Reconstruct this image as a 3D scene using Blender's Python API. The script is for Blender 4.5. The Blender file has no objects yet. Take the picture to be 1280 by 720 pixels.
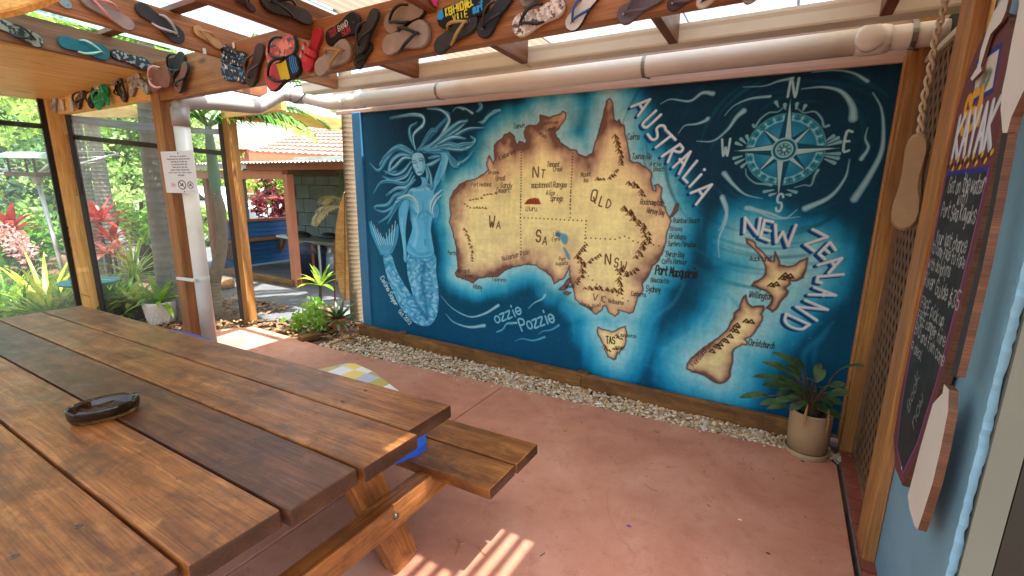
import bpy, bmesh, math, random
import numpy as np
from mathutils import Vector, Matrix, Euler
rnd = random.Random(11)
nr = np.random.default_rng(5)
sc = bpy.context.scene
C = sc.collection

# ------------------------------------------------------------------ camera
F, CAMH = 585.0, 1.6                       # focal length in photo pixels (1280 wide), eye height
_p, _r = math.radians(12.34), math.radians(0.75)
_A = (np.array([[1, 0, 0], [0, math.cos(_p), math.sin(_p)], [0, -math.sin(_p), math.cos(_p)]])
      @ np.array([[math.cos(_r), -math.sin(_r), 0], [math.sin(_r), math.cos(_r), 0], [0, 0, 1]]))
_y = math.radians(30.1865)
_W = np.array([[math.cos(_y), -math.sin(_y), 0], [math.sin(_y), math.cos(_y), 0], [0, 0, 1]])

def _cam2world(c):
    d = _A @ np.array(c, float)
    return _W @ np.array([d[0], -d[2], d[1]])

def ray(u, v): return _cam2world((u - 640, 360 - v, -F))
def G(u, v, z=0.0):                        # sight line of a photo point met with the level z
    d = ray(u, v); return Vector(np.array([0, 0, CAMH]) + d * (z - CAMH) / d[2])
def PY(u, v, y):
    d = ray(u, v); return Vector(np.array([0, 0, CAMH]) + d * y / d[1])
def PX(u, v, x):
    d = ray(u, v); return Vector(np.array([0, 0, CAMH]) + d * x / d[0])
def PD(u, v, t):                           # at depth t along the camera axis
    d = ray(u, v); return Vector(np.array([0, 0, CAMH]) + d * t / F)

cam = bpy.data.cameras.new('camera')
cam.sensor_width = 36.0
cam.lens = F / 1280 * 36
cam.clip_start = 0.02
cam.clip_end = 3000
camo = bpy.data.objects.new('camera', cam)
C.objects.link(camo)
_cols = [_cam2world(e) for e in ((1, 0, 0), (0, 1, 0), (0, 0, 1))]
camo.matrix_world = Matrix([[_cols[0][i], _cols[1][i], _cols[2][i], (0, 0, CAMH)[i]] for i in range(3)] + [[0, 0, 0, 1]])
sc.camera = camo

# ------------------------------------------------------------------ light
SUN = Vector((0.40, -0.04, 1.15)).normalized()      # towards the sun
w = bpy.data.worlds.new('World'); sc.world = w; w.use_nodes = True
nt = w.node_tree; bg = nt.nodes['Background']
sky = nt.nodes.new('ShaderNodeTexSky'); sky.sky_type = 'NISHITA'; sky.sun_disc = False
sky.sun_elevation = math.asin(SUN.z); sky.sun_rotation = math.atan2(SUN.x, SUN.y)
sky.air_density = 1.6; sky.dust_density = 5.0; sky.ozone_density = 0.8
nt.links.new(sky.outputs[0], bg.inputs[0]); bg.inputs[1].default_value = 0.15
sl = bpy.data.lights.new('sun', 'SUN'); sl.energy = 4.6; sl.angle = math.radians(0.55); sl.color = (1, .95, .87)
so = bpy.data.objects.new('sun', sl); C.objects.link(so)
so.rotation_euler = SUN.to_track_quat('Z', 'Y').to_euler()
sc.view_settings.view_transform = 'Standard'; sc.view_settings.look = 'None'
sc.view_settings.exposure = 2.12; sc.view_settings.gamma = 1
sc.cycles.max_bounces = 10; sc.cycles.diffuse_bounces = 6; sc.cycles.transparent_max_bounces = 24

# ------------------------------------------------------------------ materials
def sr(c):
    if isinstance(c, str):
        c = [int(c[i:i + 2], 16) / 255 for i in (0, 2, 4)]
    return tuple((x / 12.92 if x <= .04045 else ((x + .055) / 1.055) ** 2.4) for x in c[:3]) + (1,)

class N:
    def __init__(s, name):
        s.m = bpy.data.materials.new(name); s.m.use_nodes = True
        s.t = s.m.node_tree; s.b = s.t.nodes['Principled BSDF']; s.o = s.t.nodes['Material Output']
    def n(s, k, **kw):
        x = s.t.nodes.new('ShaderNode' + k)
        for a, b in kw.items(): setattr(x, a, b)
        return x
    def l(s, a, b): s.t.links.new(a, b)
    def noise(s, vec, scale, detail=4, rough=.55, dist=0):
        x = s.n('TexNoise'); x.inputs['Scale'].default_value = scale; x.inputs['Detail'].default_value = detail
        x.inputs['Roughness'].default_value = rough; x.inputs['Distortion'].default_value = dist
        if vec is not None: s.l(vec, x.inputs['Vector'])
        return x.outputs['Fac']
    def ramp(s, fac, stops):
        x = s.n('ValToRGB'); r = x.color_ramp
        while len(r.elements) > 1: r.elements.remove(r.elements[-1])
        r.elements[0].position = stops[0][0]; r.elements[0].color = stops[0][1]
        for p, c in stops[1:]:
            e = r.elements.new(p); e.color = c
        s.l(fac, x.inputs[0]); return x.outputs[0]
    def mix(s, fac, a, b, mode='MIX'):
        x = s.n('Mix', data_type='RGBA', blend_type=mode)
        for sock, v in ((x.inputs[0], fac), (x.inputs[6], a), (x.inputs[7], b)):
            if hasattr(v, 'is_linked'): s.l(v, sock)
            else: sock.default_value = v
        return x.outputs[2]
    def math(s, op, a, b=0.0):
        x = s.n('Math', operation=op)
        for sock, v in ((x.inputs[0], a), (x.inputs[1], b)):
            if hasattr(v, 'is_linked'): s.l(v, sock)
            else: sock.default_value = v
        return x.outputs[0]
    def coords(s, scale=(1, 1, 1), world=False, jitter=True):
        mp = s.n('Mapping'); mp.inputs['Scale'].default_value = scale
        if world:
            g = s.n('NewGeometry'); s.l(g.outputs['Position'], mp.inputs[0])
        else:
            tc = s.n('TexCoord'); s.l(tc.outputs['Object'], mp.inputs[0])
            if jitter:
                oi = s.n('ObjectInfo'); k = s.n('CombineXYZ')
                s.l(s.math('MULTIPLY', oi.outputs['Random'], 37.0), k.inputs[0])
                s.l(s.math('MULTIPLY', oi.outputs['Random'], 71.0), k.inputs[1])
                s.l(s.math('MULTIPLY', oi.outputs['Random'], 13.0), k.inputs[2])
                s.l(k.outputs[0], mp.inputs['Location'])
        return mp.outputs[0]
    def bump(s, h, strength=.3, dist=.01):
        x = s.n('Bump'); x.inputs['Strength'].default_value = strength; x.inputs['Distance'].default_value = dist
        s.l(h, x.inputs['Height']); s.l(x.outputs[0], s.b.inputs['Normal'])

M = {}
def plain(name, col, rough=.5, metal=0, var=.12, scale=6, bump=.0, bscale=60, spec=None, dirt=None, world=False):
    k = N(name); c = sr(col); v = k.coords(world=world)
    f = k.noise(v, scale, 5)
    d = tuple(x * (1 - var) for x in c[:3]) + (1,); h = tuple(min(1, x * (1 + var)) for x in c[:3]) + (1,)
    o = k.ramp(f, [(.3, d), (.7, h)])
    if dirt:
        f2 = k.noise(v, scale * .37, 6, .65)
        o = k.mix(k.ramp(f2, [(.52, (0, 0, 0, 1)), (.72, (.7, .7, .7, 1))]), o, sr(dirt))
    k.l(o, k.b.inputs['Base Color']); k.b.inputs['Roughness'].default_value = rough
    k.b.inputs['Metallic'].default_value = metal
    if spec is not None: k.b.inputs['Specular IOR Level'].default_value = spec
    if bump: k.bump(k.noise(v, bscale, 4), bump, .004)
    M[name] = k.m; return k.m

def wood(name, dark, mid, light, rough=.45, stretch=14, stain=None, knots=False, bump=.25, tint=.18):
    """grain runs along the object's own X axis"""
    k = N(name)
    v = k.coords((1, stretch, stretch))
    f = k.noise(v, 1.6, 6, .6, .6)
    o = k.ramp(f, [(.25, sr(dark)), (.5, sr(mid)), (.74, sr(light))])
    v2 = k.coords((3, 130, 130)); g = k.noise(v2, 1.5, 3, .6)
    o = k.mix(k.ramp(g, [(.38, (.45, .45, .45, 1)), (.6, (0, 0, 0, 1))]), o, tuple(x * .45 for x in sr(dark)[:3]) + (1,))
    v4 = k.coords((2.2, 55, 55)); g4 = k.noise(v4, 1.7, 6, .7, .25)
    o = k.mix(k.ramp(g4, [(.28, (.5, .5, .5, 1)), (.46, (0, 0, 0, 1))]), o, tuple(x * .6 for x in sr(dark)[:3]) + (1,))
    o = k.mix(k.ramp(g4, [(.58, (0, 0, 0, 1)), (.78, (.35, .35, .35, 1))]), o, tuple(min(1, x * 1.25) for x in sr(light)[:3]) + (1,))
    v3 = k.coords((1, 1.6, 1.6))
    if stain:
        sx_ = k.noise(k.coords((5, 260, 260)), 1.1, 2, .5, .1); pm = k.noise(v3, 2.3, 5, .7)
        o = k.mix(k.math('MULTIPLY', k.ramp(sx_, [(.60, (0, 0, 0, 1)), (.66, (1, 1, 1, 1))]), k.ramp(pm, [(.4, (0, 0, 0, 1)), (.62, (.7, .7, .7, 1))])), o, tuple(x * .35 for x in sr(dark)[:3]) + (1,))
        o = k.mix(k.ramp(k.noise(v3, 6.5, 8, .75, .6), [(.56, (0, 0, 0, 1)), (.76, (.6, .6, .6, 1))]), o, tuple(min(1, x * 1.35) for x in sr(light)[:3]) + (1,))
        o = k.mix(k.ramp(k.noise(v3, 17, 4, .6), [(.66, (0, 0, 0, 1)), (.74, (.7, .7, .7, 1))]), o, tuple(x * .5 for x in sr(dark)[:3]) + (1,))
    if stain:
        f3 = k.noise(v3, 4.2, 9, .74, .5)
        o = k.mix(k.ramp(f3, [(.44, (0, 0, 0, 1)), (.66, (.85, .85, .85, 1))]), o, sr(stain))
    if knots:
        vo = k.n('TexVoronoi'); vo.inputs['Scale'].default_value = 1.0
        k.l(k.coords((2.2, 7, 7)), vo.inputs['Vector'])
        o = k.mix(k.ramp(vo.outputs['Distance'], [(.07, (.9, .9, .9, 1)), (.17, (0, 0, 0, 1))]), o, sr('5a2c10'))
    oi = k.n('ObjectInfo'); hs = k.n('HueSaturation')
    k.l(k.math('ADD', k.math('MULTIPLY', oi.outputs['Random'], tint * 2), 1 - tint), hs.inputs['Value'])
    k.l(o, hs.inputs['Color']); k.l(hs.outputs[0], k.b.inputs['Base Color'])
    rr = k.math('ADD', k.math('MULTIPLY', k.noise(v3, 9, 5), .35), rough - .17)
    k.l(rr, k.b.inputs['Roughness'])
    k.bump(k.math('ADD', g, k.math('MULTIPLY', f, .6)), bump, .003)
    M[name] = k.m; return k.m

def leafmat(name, cols, trans=.35, rough=.42, scale=2.5):
    k = N(name)
    v = k.coords(world=True)
    f = k.noise(v, scale, 5, .7)
    oi = k.n('ObjectInfo')
    f = k.math('ADD', f, k.math('MULTIPLY', k.math('SUBTRACT', oi.outputs['Random'], .5), .12))
    n = len(cols); o = k.ramp(f, [(.32 + .36 * i / max(1, n - 1), sr(c)) for i, c in enumerate(cols)])
    k.l(o, k.b.inputs['Base Color']); k.b.inputs['Roughness'].default_value = rough
    tr = k.n('BsdfTranslucent'); k.l(o, tr.inputs[0])
    mx = k.n('MixShader'); mx.inputs[0].default_value = trans
    k.l(k.b.outputs[0], mx.inputs[1]); k.l(tr.outputs[0], mx.inputs[2]); k.l(mx.outputs[0], k.o.inputs[0])
    M[name] = k.m; return k.m

def glassy(name, col, alpha_tr, rough=.08, haze=None):
    """thin clear sheet: see-through with a glossy skin and some milky scatter"""
    k = N(name); tr = k.n('BsdfTransparent'); tr.inputs[0].default_value = sr(col)
    gl = k.n('BsdfGlossy'); gl.inputs['Roughness'].default_value = rough
    fr = k.n('Fresnel'); fr.inputs[0].default_value = 1.4
    m1 = k.n('MixShader'); k.l(fr.outputs[0], m1.inputs[0]); k.l(tr.outputs[0], m1.inputs[1]); k.l(gl.outputs[0], m1.inputs[2])
    di = k.n('BsdfTranslucent'); di.inputs[0].default_value = (.85, .87, .9, 1)
    m2 = k.n('MixShader'); k.l(m1.outputs[0], m2.inputs[1]); k.l(di.outputs[0], m2.inputs[2])
    v = k.coords((.6, .6, 5)); f = k.noise(v, 1.7, 5, .6)
    k.l(k.math('MULTIPLY', f, (1 - alpha_tr) * 2), m2.inputs[0])
    k.l(m2.outputs[0], k.o.inputs[0]); M[name] = k.m; return k.m

# ------------------------------------------------------------------ geometry helpers
def new_obj(name, me, mat=None, parent=None):
    o = bpy.data.objects.new(name, me)
    if mat is not None and not me.materials: me.materials.append(M[mat] if isinstance(mat, str) else mat)
    C.objects.link(o)
    if parent is not None: attach(o, parent)
    return o

def attach(o, parent):
    o.parent = parent
    o.matrix_parent_inverse = rootmat(parent).inverted()
def rootmat(p):
    m = p.matrix_basis.copy()
    return rootmat(p.parent) @ p.matrix_parent_inverse @ m if p.parent is not None else m

def thing(name, label, cat, loc=(0, 0, 0), group=None):
    o = bpy.data.objects.new(name, None); o.empty_display_size = .05
    C.objects.link(o); o.location = loc
    return tag(o, label, cat, group)
def tag(o, label=None, cat=None, group=None, kind=None):
    if label: o['label'] = label
    if cat: o['category'] = cat
    if group: o['group'] = group
    if kind: o['kind'] = kind
    return o

def catmull(pts, k=6):
    P = [np.array(p, float) for p in pts]
    if len(P) < 3: return [tuple(P[0] * (1 - t) + P[-1] * t) for t in np.linspace(0, 1, k + 1)]
    P = [2 * P[0] - P[1]] + P + [2 * P[-1] - P[-2]]; out = []
    for i in range(1, len(P) - 2):
        a, b, c, d = P[i - 1:i + 3]
        for t in np.linspace(0, 1, k, endpoint=False):
            out.append(tuple(.5 * (2 * b + (c - a) * t + (2 * a - 5 * b + 4 * c - d) * t * t + (3 * b - 3 * c + d - a) * t ** 3)))
    out.append(tuple(P[-2])); return out

class MB:
    def __init__(s): s.v = []; s.f = []; s.mi = []; s.cur = 0
    def add(s, vs, fs):
        b = len(s.v); s.v += [tuple(x) for x in vs]
        s.f += [tuple(b + i for i in f) for f in fs]; s.mi += [s.cur] * len(fs); return s
    def box(s, c, d, rot=None):
        c = Vector(c); h = Vector(d) / 2
        vs = [Vector((x * h.x, y * h.y, z * h.z)) for z in (-1, 1) for y in (-1, 1) for x in (-1, 1)]
        if rot is not None: vs = [rot @ v for v in vs]
        return s.add([v + c for v in vs], [(0, 2, 3, 1), (4, 5, 7, 6), (0, 1, 5, 4), (2, 6, 7, 3), (0, 4, 6, 2), (1, 3, 7, 5)])
    def bar(s, p, q, w, t, up=(0, 0, 1)):
        p, q = Vector(p), Vector(q); x = (q - p).normalized(); u = Vector(up)
        if abs(x.dot(u)) > .97: u = Vector((0, 1, 0)) if abs(x.y) < .9 else Vector((1, 0, 0))
        y = u.cross(x).normalized(); z = x.cross(y)
        return s.box((p + q) / 2, ((q - p).length, w, t), Matrix((x, y, z)).transposed())
    def tube(s, pts, r, n=8, cap=True):
        P = [Vector(p) for p in pts]; R = r if hasattr(r, '__len__') else [r] * len(P)
        x0 = None; rings = []
        for i, p in enumerate(P):
            d = (P[min(i + 1, len(P) - 1)] - P[max(i - 1, 0)]).normalized()
            if x0 is None:
                a = Vector((0, 0, 1)) if abs(d.z) < .9 else Vector((1, 0, 0)); x0 = a.cross(d).normalized()
            else: x0 = (x0 - d * x0.dot(d)).normalized()
            y0 = d.cross(x0)
            rings.append([p + (x0 * math.cos(2 * math.pi * k / n) + y0 * math.sin(2 * math.pi * k / n)) * R[i] for k in range(n)])
        vs = [v for g in rings for v in g]; fs = []
        for i in range(len(P) - 1):
            for k in range(n):
                a, b = i * n + k, i * n + (k + 1) % n; fs.append((a, b, b + n, a + n))
        if cap: fs += [tuple(reversed(range(n))), tuple((len(P) - 1) * n + k for k in range(n))]
        return s.add(vs, fs)
    def lathe(s, prof, c=(0, 0, 0), n=20, sx=1, sy=1, cap=True):
        c = Vector(c); vs = []; fs = []
        for r, z in prof:
            vs += [c + Vector((r * sx * math.cos(2 * math.pi * k / n), r * sy * math.sin(2 * math.pi * k / n), z)) for k in range(n)]
        for i in range(len(prof) - 1):
            for k in range(n):
                a, b = i * n + k, i * n + (k + 1) % n; fs.append((a, b, b + n, a + n))
        if cap: fs += [tuple(reversed(range(n))), tuple((len(prof) - 1) * n + k for k in range(n))]
        return s.add(vs, fs)
    def prism(s, poly, o, a, b, t, bev=0):
        """poly in (a,b) coordinates, pushed by t along a x b, front edge chamfered by bev"""
        o, a, b = Vector(o), Vector(a), Vector(b); nn = a.cross(b).normalized()
        n = len(poly); cx = sum(p[0] for p in poly) / n; cy = sum(p[1] for p in poly) / n
        lay = [(0, 0), (t - bev, 0), (t, bev)] if bev else [(0, 0), (t, 0)]
        vs = []
        for h, ins in lay:
            for p in poly:
                dx, dy = cx - p[0], cy - p[1]; L = math.hypot(dx, dy) or 1
                vs.append(o + a * (p[0] + dx / L * ins) + b * (p[1] + dy / L * ins) + nn * h)
        fs = [tuple(reversed(range(n)))]
        for k in range(len(lay) - 1):
            fs += [(k * n + i, k * n + (i + 1) % n, (k + 1) * n + (i + 1) % n, (k + 1) * n + i) for i in range(n)]
        fs.append(tuple((len(lay) - 1) * n + i for i in range(n)))
        return s.add(vs, fs)
    def blade(s, base, d, L, wd, droop=.5, seg=5, fold=.25, up=(0, 0, 1), tip=.05, broad=.45):
        """a leaf: a folded strip that widens and narrows, bending down with its length"""
        p = Vector(base); d = Vector(d).normalized(); u = Vector(up)
        vs = []; fs = []
        for i in range(seg + 1):
            t = i / seg
            side = d.cross(u)
            side = side.normalized() if side.length > 1e-4 else Vector((1, 0, 0))
            nn = side.cross(d).normalized()
            q = .5 * t / broad if t < broad else .5 + .5 * (t - broad) / (1 - broad)
            ww = wd * .5 * max(tip, math.sin(math.pi * q) ** .75)
            if i == 0: ww = wd * .5 * .3
            vs += [p - side * ww + nn * ww * fold, p, p + side * ww + nn * ww * fold]
            if i:
                a = 3 * (i - 1); fs += [(a, a + 1, a + 4, a + 3), (a + 1, a + 2, a + 5, a + 4)]
            p = p + d * (L / seg)
            d = (d + Vector((0, 0, -1)) * droop / seg).normalized()
        return s.add(vs, fs)
    def build(s, name, mat, parent=None, smooth=False, org=None):
        me = bpy.data.meshes.new(name)
        if org is None:
            org = Vector((0, 0, 0))
        org = Vector(org)
        me.from_pydata([tuple(Vector(v) - org) for v in s.v], [], s.f)
        mats = mat if isinstance(mat, (list, tuple)) else [mat]
        for m in mats: me.materials.append(M[m] if isinstance(m, str) else m)
        if len(mats) > 1: me.polygons.foreach_set('material_index', s.mi)
        if smooth: me.polygons.foreach_set('use_smooth', [True] * len(me.polygons))
        me.update()
        o = bpy.data.objects.new(name, me); C.objects.link(o); o.location = org
        if parent is not None: attach(o, parent)
        return o
    def mid(s):
        a = np.array(s.v); return Vector(((a[:, 0].min() + a[:, 0].max()) / 2, (a[:, 1].min() + a[:, 1].max()) / 2, a[:, 2].min()))

_bc = {}
def board_mesh(L, wd, t, bev, seg=1):
    k = (round(L, 4), round(wd, 4), round(t, 4), bev)
    if k in _bc: return _bc[k]
    bm = bmesh.new(); bmesh.ops.create_cube(bm, size=1)
    bmesh.ops.scale(bm, vec=(L, wd, t), verts=bm.verts)
    if bev: bmesh.ops.bevel(bm, geom=list(bm.edges), offset=bev, segments=2 if bev > .004 else 1, profile=.6, affect='EDGES')
    me = bpy.data.meshes.new('board'); bm.to_mesh(me); bm.free(); _bc[k] = me; return me

def board(name, p, q, wd, t, mat, parent=None, up=(0, 0, 1), bev=.003, roll=0):
    """a plank from p to q, its own X axis along the grain; wd across, t along up"""
    p, q = Vector(p), Vector(q); x = (q - p).normalized(); u = Vector(up)
    if abs(x.dot(u)) > .97: u = Vector((0, 1, 0)) if abs(x.y) < .9 else Vector((1, 0, 0))
    y = u.cross(x).normalized(); z = x.cross(y)
    me = board_mesh((q - p).length, wd, t, bev)
    key = me.name + mat
    if me.materials and me.materials[0] != M[mat]:
        me = me.copy(); me.materials.clear()
    if not me.materials: me.materials.append(M[mat])
    o = bpy.data.objects.new(name, me); C.objects.link(o)
    R = Matrix((x, y, z)).transposed()
    if roll: R = R @ Matrix.Rotation(roll, 3, 'X')
    o.matrix_basis = Matrix.Translation((p + q) / 2) @ R.to_4x4()
    if parent is not None: attach(o, parent)
    return o

def quads(name, cen, ax, bx, mat, parent=None, fold=.0):
    """many rhombic leaves at once: centres, half-axes (n,3)"""
    n = len(cen); v = np.empty((n, 4, 3), np.float32)
    v[:, 0] = cen - ax; v[:, 1] = cen + bx - ax * .1; v[:, 2] = cen + ax; v[:, 3] = cen - bx - ax * .1
    me = bpy.data.meshes.new(name); me.vertices.add(n * 4); me.loops.add(n * 4); me.polygons.add(n)
    me.vertices.foreach_set('co', v.ravel()); me.loops.foreach_set('vertex_index', np.arange(n * 4, dtype=np.int32))
    me.polygons.foreach_set('loop_start', np.arange(0, n * 4, 4, dtype=np.int32))
    me.update(calc_edges=True); me.validate()
    return new_obj(name, me, mat, parent)

def leaf_cloud(name, blobs, n, size, mat, parent=None, clump=.22, long=2.0, up=.3, seed=1):
    """leaves gathered in clumps through a set of ellipsoids [(centre, radii)]"""
    g = np.random.default_rng(seed)
    vol = np.array([b[1][0] * b[1][1] * b[1][2] for b in blobs]); vol = vol / vol.sum()
    cen = []
    for (c, r), f in zip(blobs, vol):
        m = max(1, int(n * f)); k = max(3, m // 60)
        d = g.normal(size=(k, 3)); d /= np.linalg.norm(d, axis=1, keepdims=True)
        cc = d * (g.random((k, 1)) ** .45)
        p = cc[g.integers(0, k, m)] + g.normal(size=(m, 3)) * clump * (.5 + g.random((m, 1)))
        cen.append(p * np.array(r) + np.array(c))
    cen = np.concatenate(cen); m = len(cen)
    a = g.normal(size=(m, 3)); a[:, 2] -= up; a /= np.linalg.norm(a, axis=1, keepdims=True)
    b = np.cross(a, g.normal(size=(m, 3))); b /= np.linalg.norm(b, axis=1, keepdims=True)
    s = size * (.6 + .8 * g.random((m, 1)))
    return quads(name, cen, a * s, b * s / long, mat, parent)

# ------------------------------------------------------------------ painting: a small raster for flat painted surfaces
_gl = {
 'A': '02 28 42|14 34', 'B': '02 08 38 47 46 35 05|35 44 43 32 02', 'C': '47 38 18 07 03 12 32 43', 'D': '02 08 28 46 44 22 02',
 'E': '42 02 08 48|05 35', 'F': '02 08 48|05 35', 'G': '47 38 18 07 03 12 32 43 45 25', 'H': '02 08|42 48|05 45', 'I': '22 28',
 'J': '38 33 22 12 03', 'K': '02 08|48 05 42', 'L': '08 02 42', 'M': '02 08 24 48 42', 'N': '02 08 42 48',
 'O': '18 07 03 12 32 43 47 38 18', 'P': '02 08 38 47 46 35 05', 'Q': '18 07 03 12 32 43 47 38 18|24 41', 'R': '02 08 38 47 46 35 05|25 42',
 'S': '47 38 18 07 06 15 35 44 43 32 12 03', 'T': '22 28|08 48', 'U': '08 03 12 32 43 48', 'V': '08 22 48', 'W': '08 12 25 32 48',
 'X': '02 48|08 42', 'Y': '08 25 48|25 22', 'Z': '08 48 02 42',
 'a': '36 16 05 03 12 22 34|36 33 42', 'b': '08 02|05 16 26 35 33 22 12 03', 'c': '35 26 16 05 03 12 22 33', 'd': '38 32|35 26 16 05 03 12 22 33',
 'e': '04 34 35 26 16 05 03 12 22 33', 'f': '37 28 17 12|05 25', 'g': '36 16 05 04 13 33|36 31 20 10 01', 'h': '08 02|05 16 26 35 32',
 'i': '16 12|18 19', 'j': '26 21 10 01|28 29', 'k': '08 02|36 04 32', 'l': '18 13 22', 'm': '06 02|05 16 25 22|25 36 45 42', 'n': '06 02|05 16 26 35 32',
 'o': '16 05 03 12 22 33 35 26 16', 'p': '06 00|05 16 26 35 33 22 12 03', 'q': '35 26 16 05 03 12 22 33|36 30 41', 'r': '06 02|04 16 26 35',
 's': '35 26 16 05 14 24 33 22 12 03', 't': '18 13 22 32|06 36', 'u': '06 03 12 22 33 36|33 42', 'v': '06 12 26', 'w': '06 02 14 22 36', 'x': '06 32|02 36',
 'y': '06 13 24|36 20 10', 'z': '06 36 02 32', '.': '12 13', "'": '18 17', '-': '05 35', ',': '13 11', '!': '18 14|12 13', '$': '47 37 16 15 35 44 43 12 03|29 21',
 '0': '18 07 03 12 32 43 47 38 18', '1': '07 28 22', '2': '07 18 38 47 46 02 42', '3': '08 48 25 44 43 32 12 03', '5': '48 08 05 35 44 43 32 12 03', '8': '25 07 18 38 47 25 03 12 32 43 25', '/': '02 48', '&': '42 07 18 27 04 12 22 44', ' ': ''}

class Ras:
    """colours are laid in metres on a flat surface (x across, y up)"""
    def __init__(s, w, h, S, col):
        s.S = S; s.W = int(w * S); s.H = int(h * S)
        s.a = np.empty((s.H, s.W, 3), np.float32); s.a[:] = s.c(col)
        s.X, s.Y = np.meshgrid((np.arange(s.W) + .5) / S, (np.arange(s.H) + .5) / S)
    @staticmethod
    def c(col):
        if isinstance(col, str): return np.array([int(col[i:i + 2], 16) / 255 for i in (0, 2, 4)], np.float32)
        return np.array(col, np.float32)
    def blend(s, m, col, box=None):
        j0, j1, i0, i1 = box or (0, s.H, 0, s.W)
        t = s.a[j0:j1, i0:i1]; m = m[..., None]
        t += (s.c(col) - t) * m
    def win(s, P, pad):
        P = np.array(P); S = s.S
        i0 = max(0, int((P[:, 0].min() - pad) * S) - 1); i1 = min(s.W, int((P[:, 0].max() + pad) * S) + 2)
        j0 = max(0, int((P[:, 1].min() - pad) * S) - 1); j1 = min(s.H, int((P[:, 1].max() + pad) * S) + 2)
        return (j0, max(j0, j1), i0, max(i0, i1))
    def cover(s, P, R, soft=0):
        R = list(R) if hasattr(R, '__len__') else [R] * len(P)
        px = 1 / s.S; sf = max(soft, px * .7)
        bx = s.win(P, max(R) + sf * 2); j0, j1, i0, i1 = bx
        m = np.zeros((j1 - j0, i1 - i0), np.float32)
        for k in range(len(P) - 1):
            a, b = np.array(P[k]), np.array(P[k + 1])
            q = s.win([a, b], max(R[k], R[k + 1]) + sf * 2)
            q = (max(q[0], j0), min(q[1], j1), max(q[2], i0), min(q[3], i1))
            if q[1] <= q[0] or q[3] <= q[2]: continue
            X = s.X[q[0]:q[1], q[2]:q[3]]; Y = s.Y[q[0]:q[1], q[2]:q[3]]
            d = b - a; L = max(1e-12, float(d @ d)); t = np.clip(((X - a[0]) * d[0] + (Y - a[1]) * d[1]) / L, 0, 1)
            D = np.hypot(X - a[0] - d[0] * t, Y - a[1] - d[1] * t) - (R[k] + (R[k + 1] - R[k]) * t)
            v = np.clip(.5 - D / (2 * sf), 0, 1)
            sub = m[q[0] - j0:q[1] - j0, q[2] - i0:q[3] - i0]; np.maximum(sub, v, out=sub)
        return m, bx
    def stroke(s, P, R, col, al=1, soft=0):
        m, bx = s.cover(P, R, soft); s.blend(m * al, col, bx)
    def inside(s, P, bx):
        j0, j1, i0, i1 = bx; X = s.X[j0:j1, i0:i1]; Y = s.Y[j0:j1, i0:i1]
        m = np.zeros(X.shape, bool); n = len(P)
        for k in range(n):
            (x0, y0), (x1, y1) = P[k], P[(k + 1) % n]
            if y0 == y1: continue
            m ^= ((Y < y0) != (Y < y1)) & (X < (x1 - x0) * (Y - y0) / (y1 - y0) + x0)
        return m
    def sdf(s, P, pad=None, full=False):
        """signed distance (negative inside) near a closed outline"""
        bx = (0, s.H, 0, s.W) if full else s.win(P, pad or .02)
        st = 4 if full else 1
        j0, j1, i0, i1 = bx
        X = s.X[j0:j1:st, i0:i1:st]; Y = s.Y[j0:j1:st, i0:i1:st]; D = np.full(X.shape, 9e9, np.float32); n = len(P)
        for k in range(n):
            a, b = np.array(P[k]), np.array(P[(k + 1) % n]); d = b - a; L = max(1e-12, float(d @ d))
            t = np.clip(((X - a[0]) * d[0] + (Y - a[1]) * d[1]) / L, 0, 1)
            np.minimum(D, (X - a[0] - d[0] * t) ** 2 + (Y - a[1] - d[1] * t) ** 2, out=D)
        D = np.sqrt(D)
        if st > 1:
            jj = np.clip((np.arange(j1 - j0) - 1.5) / st, 0, D.shape[0] - 1); ii = np.clip((np.arange(i1 - i0) - 1.5) / st, 0, D.shape[1] - 1)
            ja = jj.astype(int); ia = ii.astype(int); jb = np.minimum(ja + 1, D.shape[0] - 1); ib = np.minimum(ia + 1, D.shape[1] - 1)
            fj = (jj - ja)[:, None]; fi = (ii - ia)[None]
            D = (D[ja][:, ia] * (1 - fi) + D[ja][:, ib] * fi) * (1 - fj) + (D[jb][:, ia] * (1 - fi) + D[jb][:, ib] * fi) * fj
        m = s.inside(P, bx)
        return np.where(m, -D, D), bx
    def poly(s, P, col, al=1, soft=0):
        D, bx = s.sdf(P, .02 + soft); sf = max(soft, .7 / s.S)
        s.blend(np.clip(.5 - D / (2 * sf), 0, 1) * al, col, bx)
    def fbm(s, sx, sy, seed=0, oct=3):
        g = np.random.default_rng(seed); out = np.zeros((s.H, s.W), np.float32); amp = 1; tot = 0
        for o in range(oct):
            nx, ny = int(s.W / s.S * sx * 2 ** o) + 2, int(s.H / s.S * sy * 2 ** o) + 2
            t = g.random((ny, nx)).astype(np.float32)
            xx = np.linspace(0, nx - 1.001, s.W); yy = np.linspace(0, ny - 1.001, s.H)
            xi = xx.astype(int); yi = yy.astype(int); fx = xx - xi; fy = (yy - yi)[:, None]
            fx = fx * fx * (3 - 2 * fx); fy = fy * fy * (3 - 2 * fy)
            a = t[yi][:, xi] * (1 - fx) + t[yi][:, xi + 1] * fx; b = t[yi + 1][:, xi] * (1 - fx) + t[yi + 1][:, xi + 1] * fx
            out += amp * (a * (1 - fy) + b * fy); tot += amp; amp *= .55
        return out / tot
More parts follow.
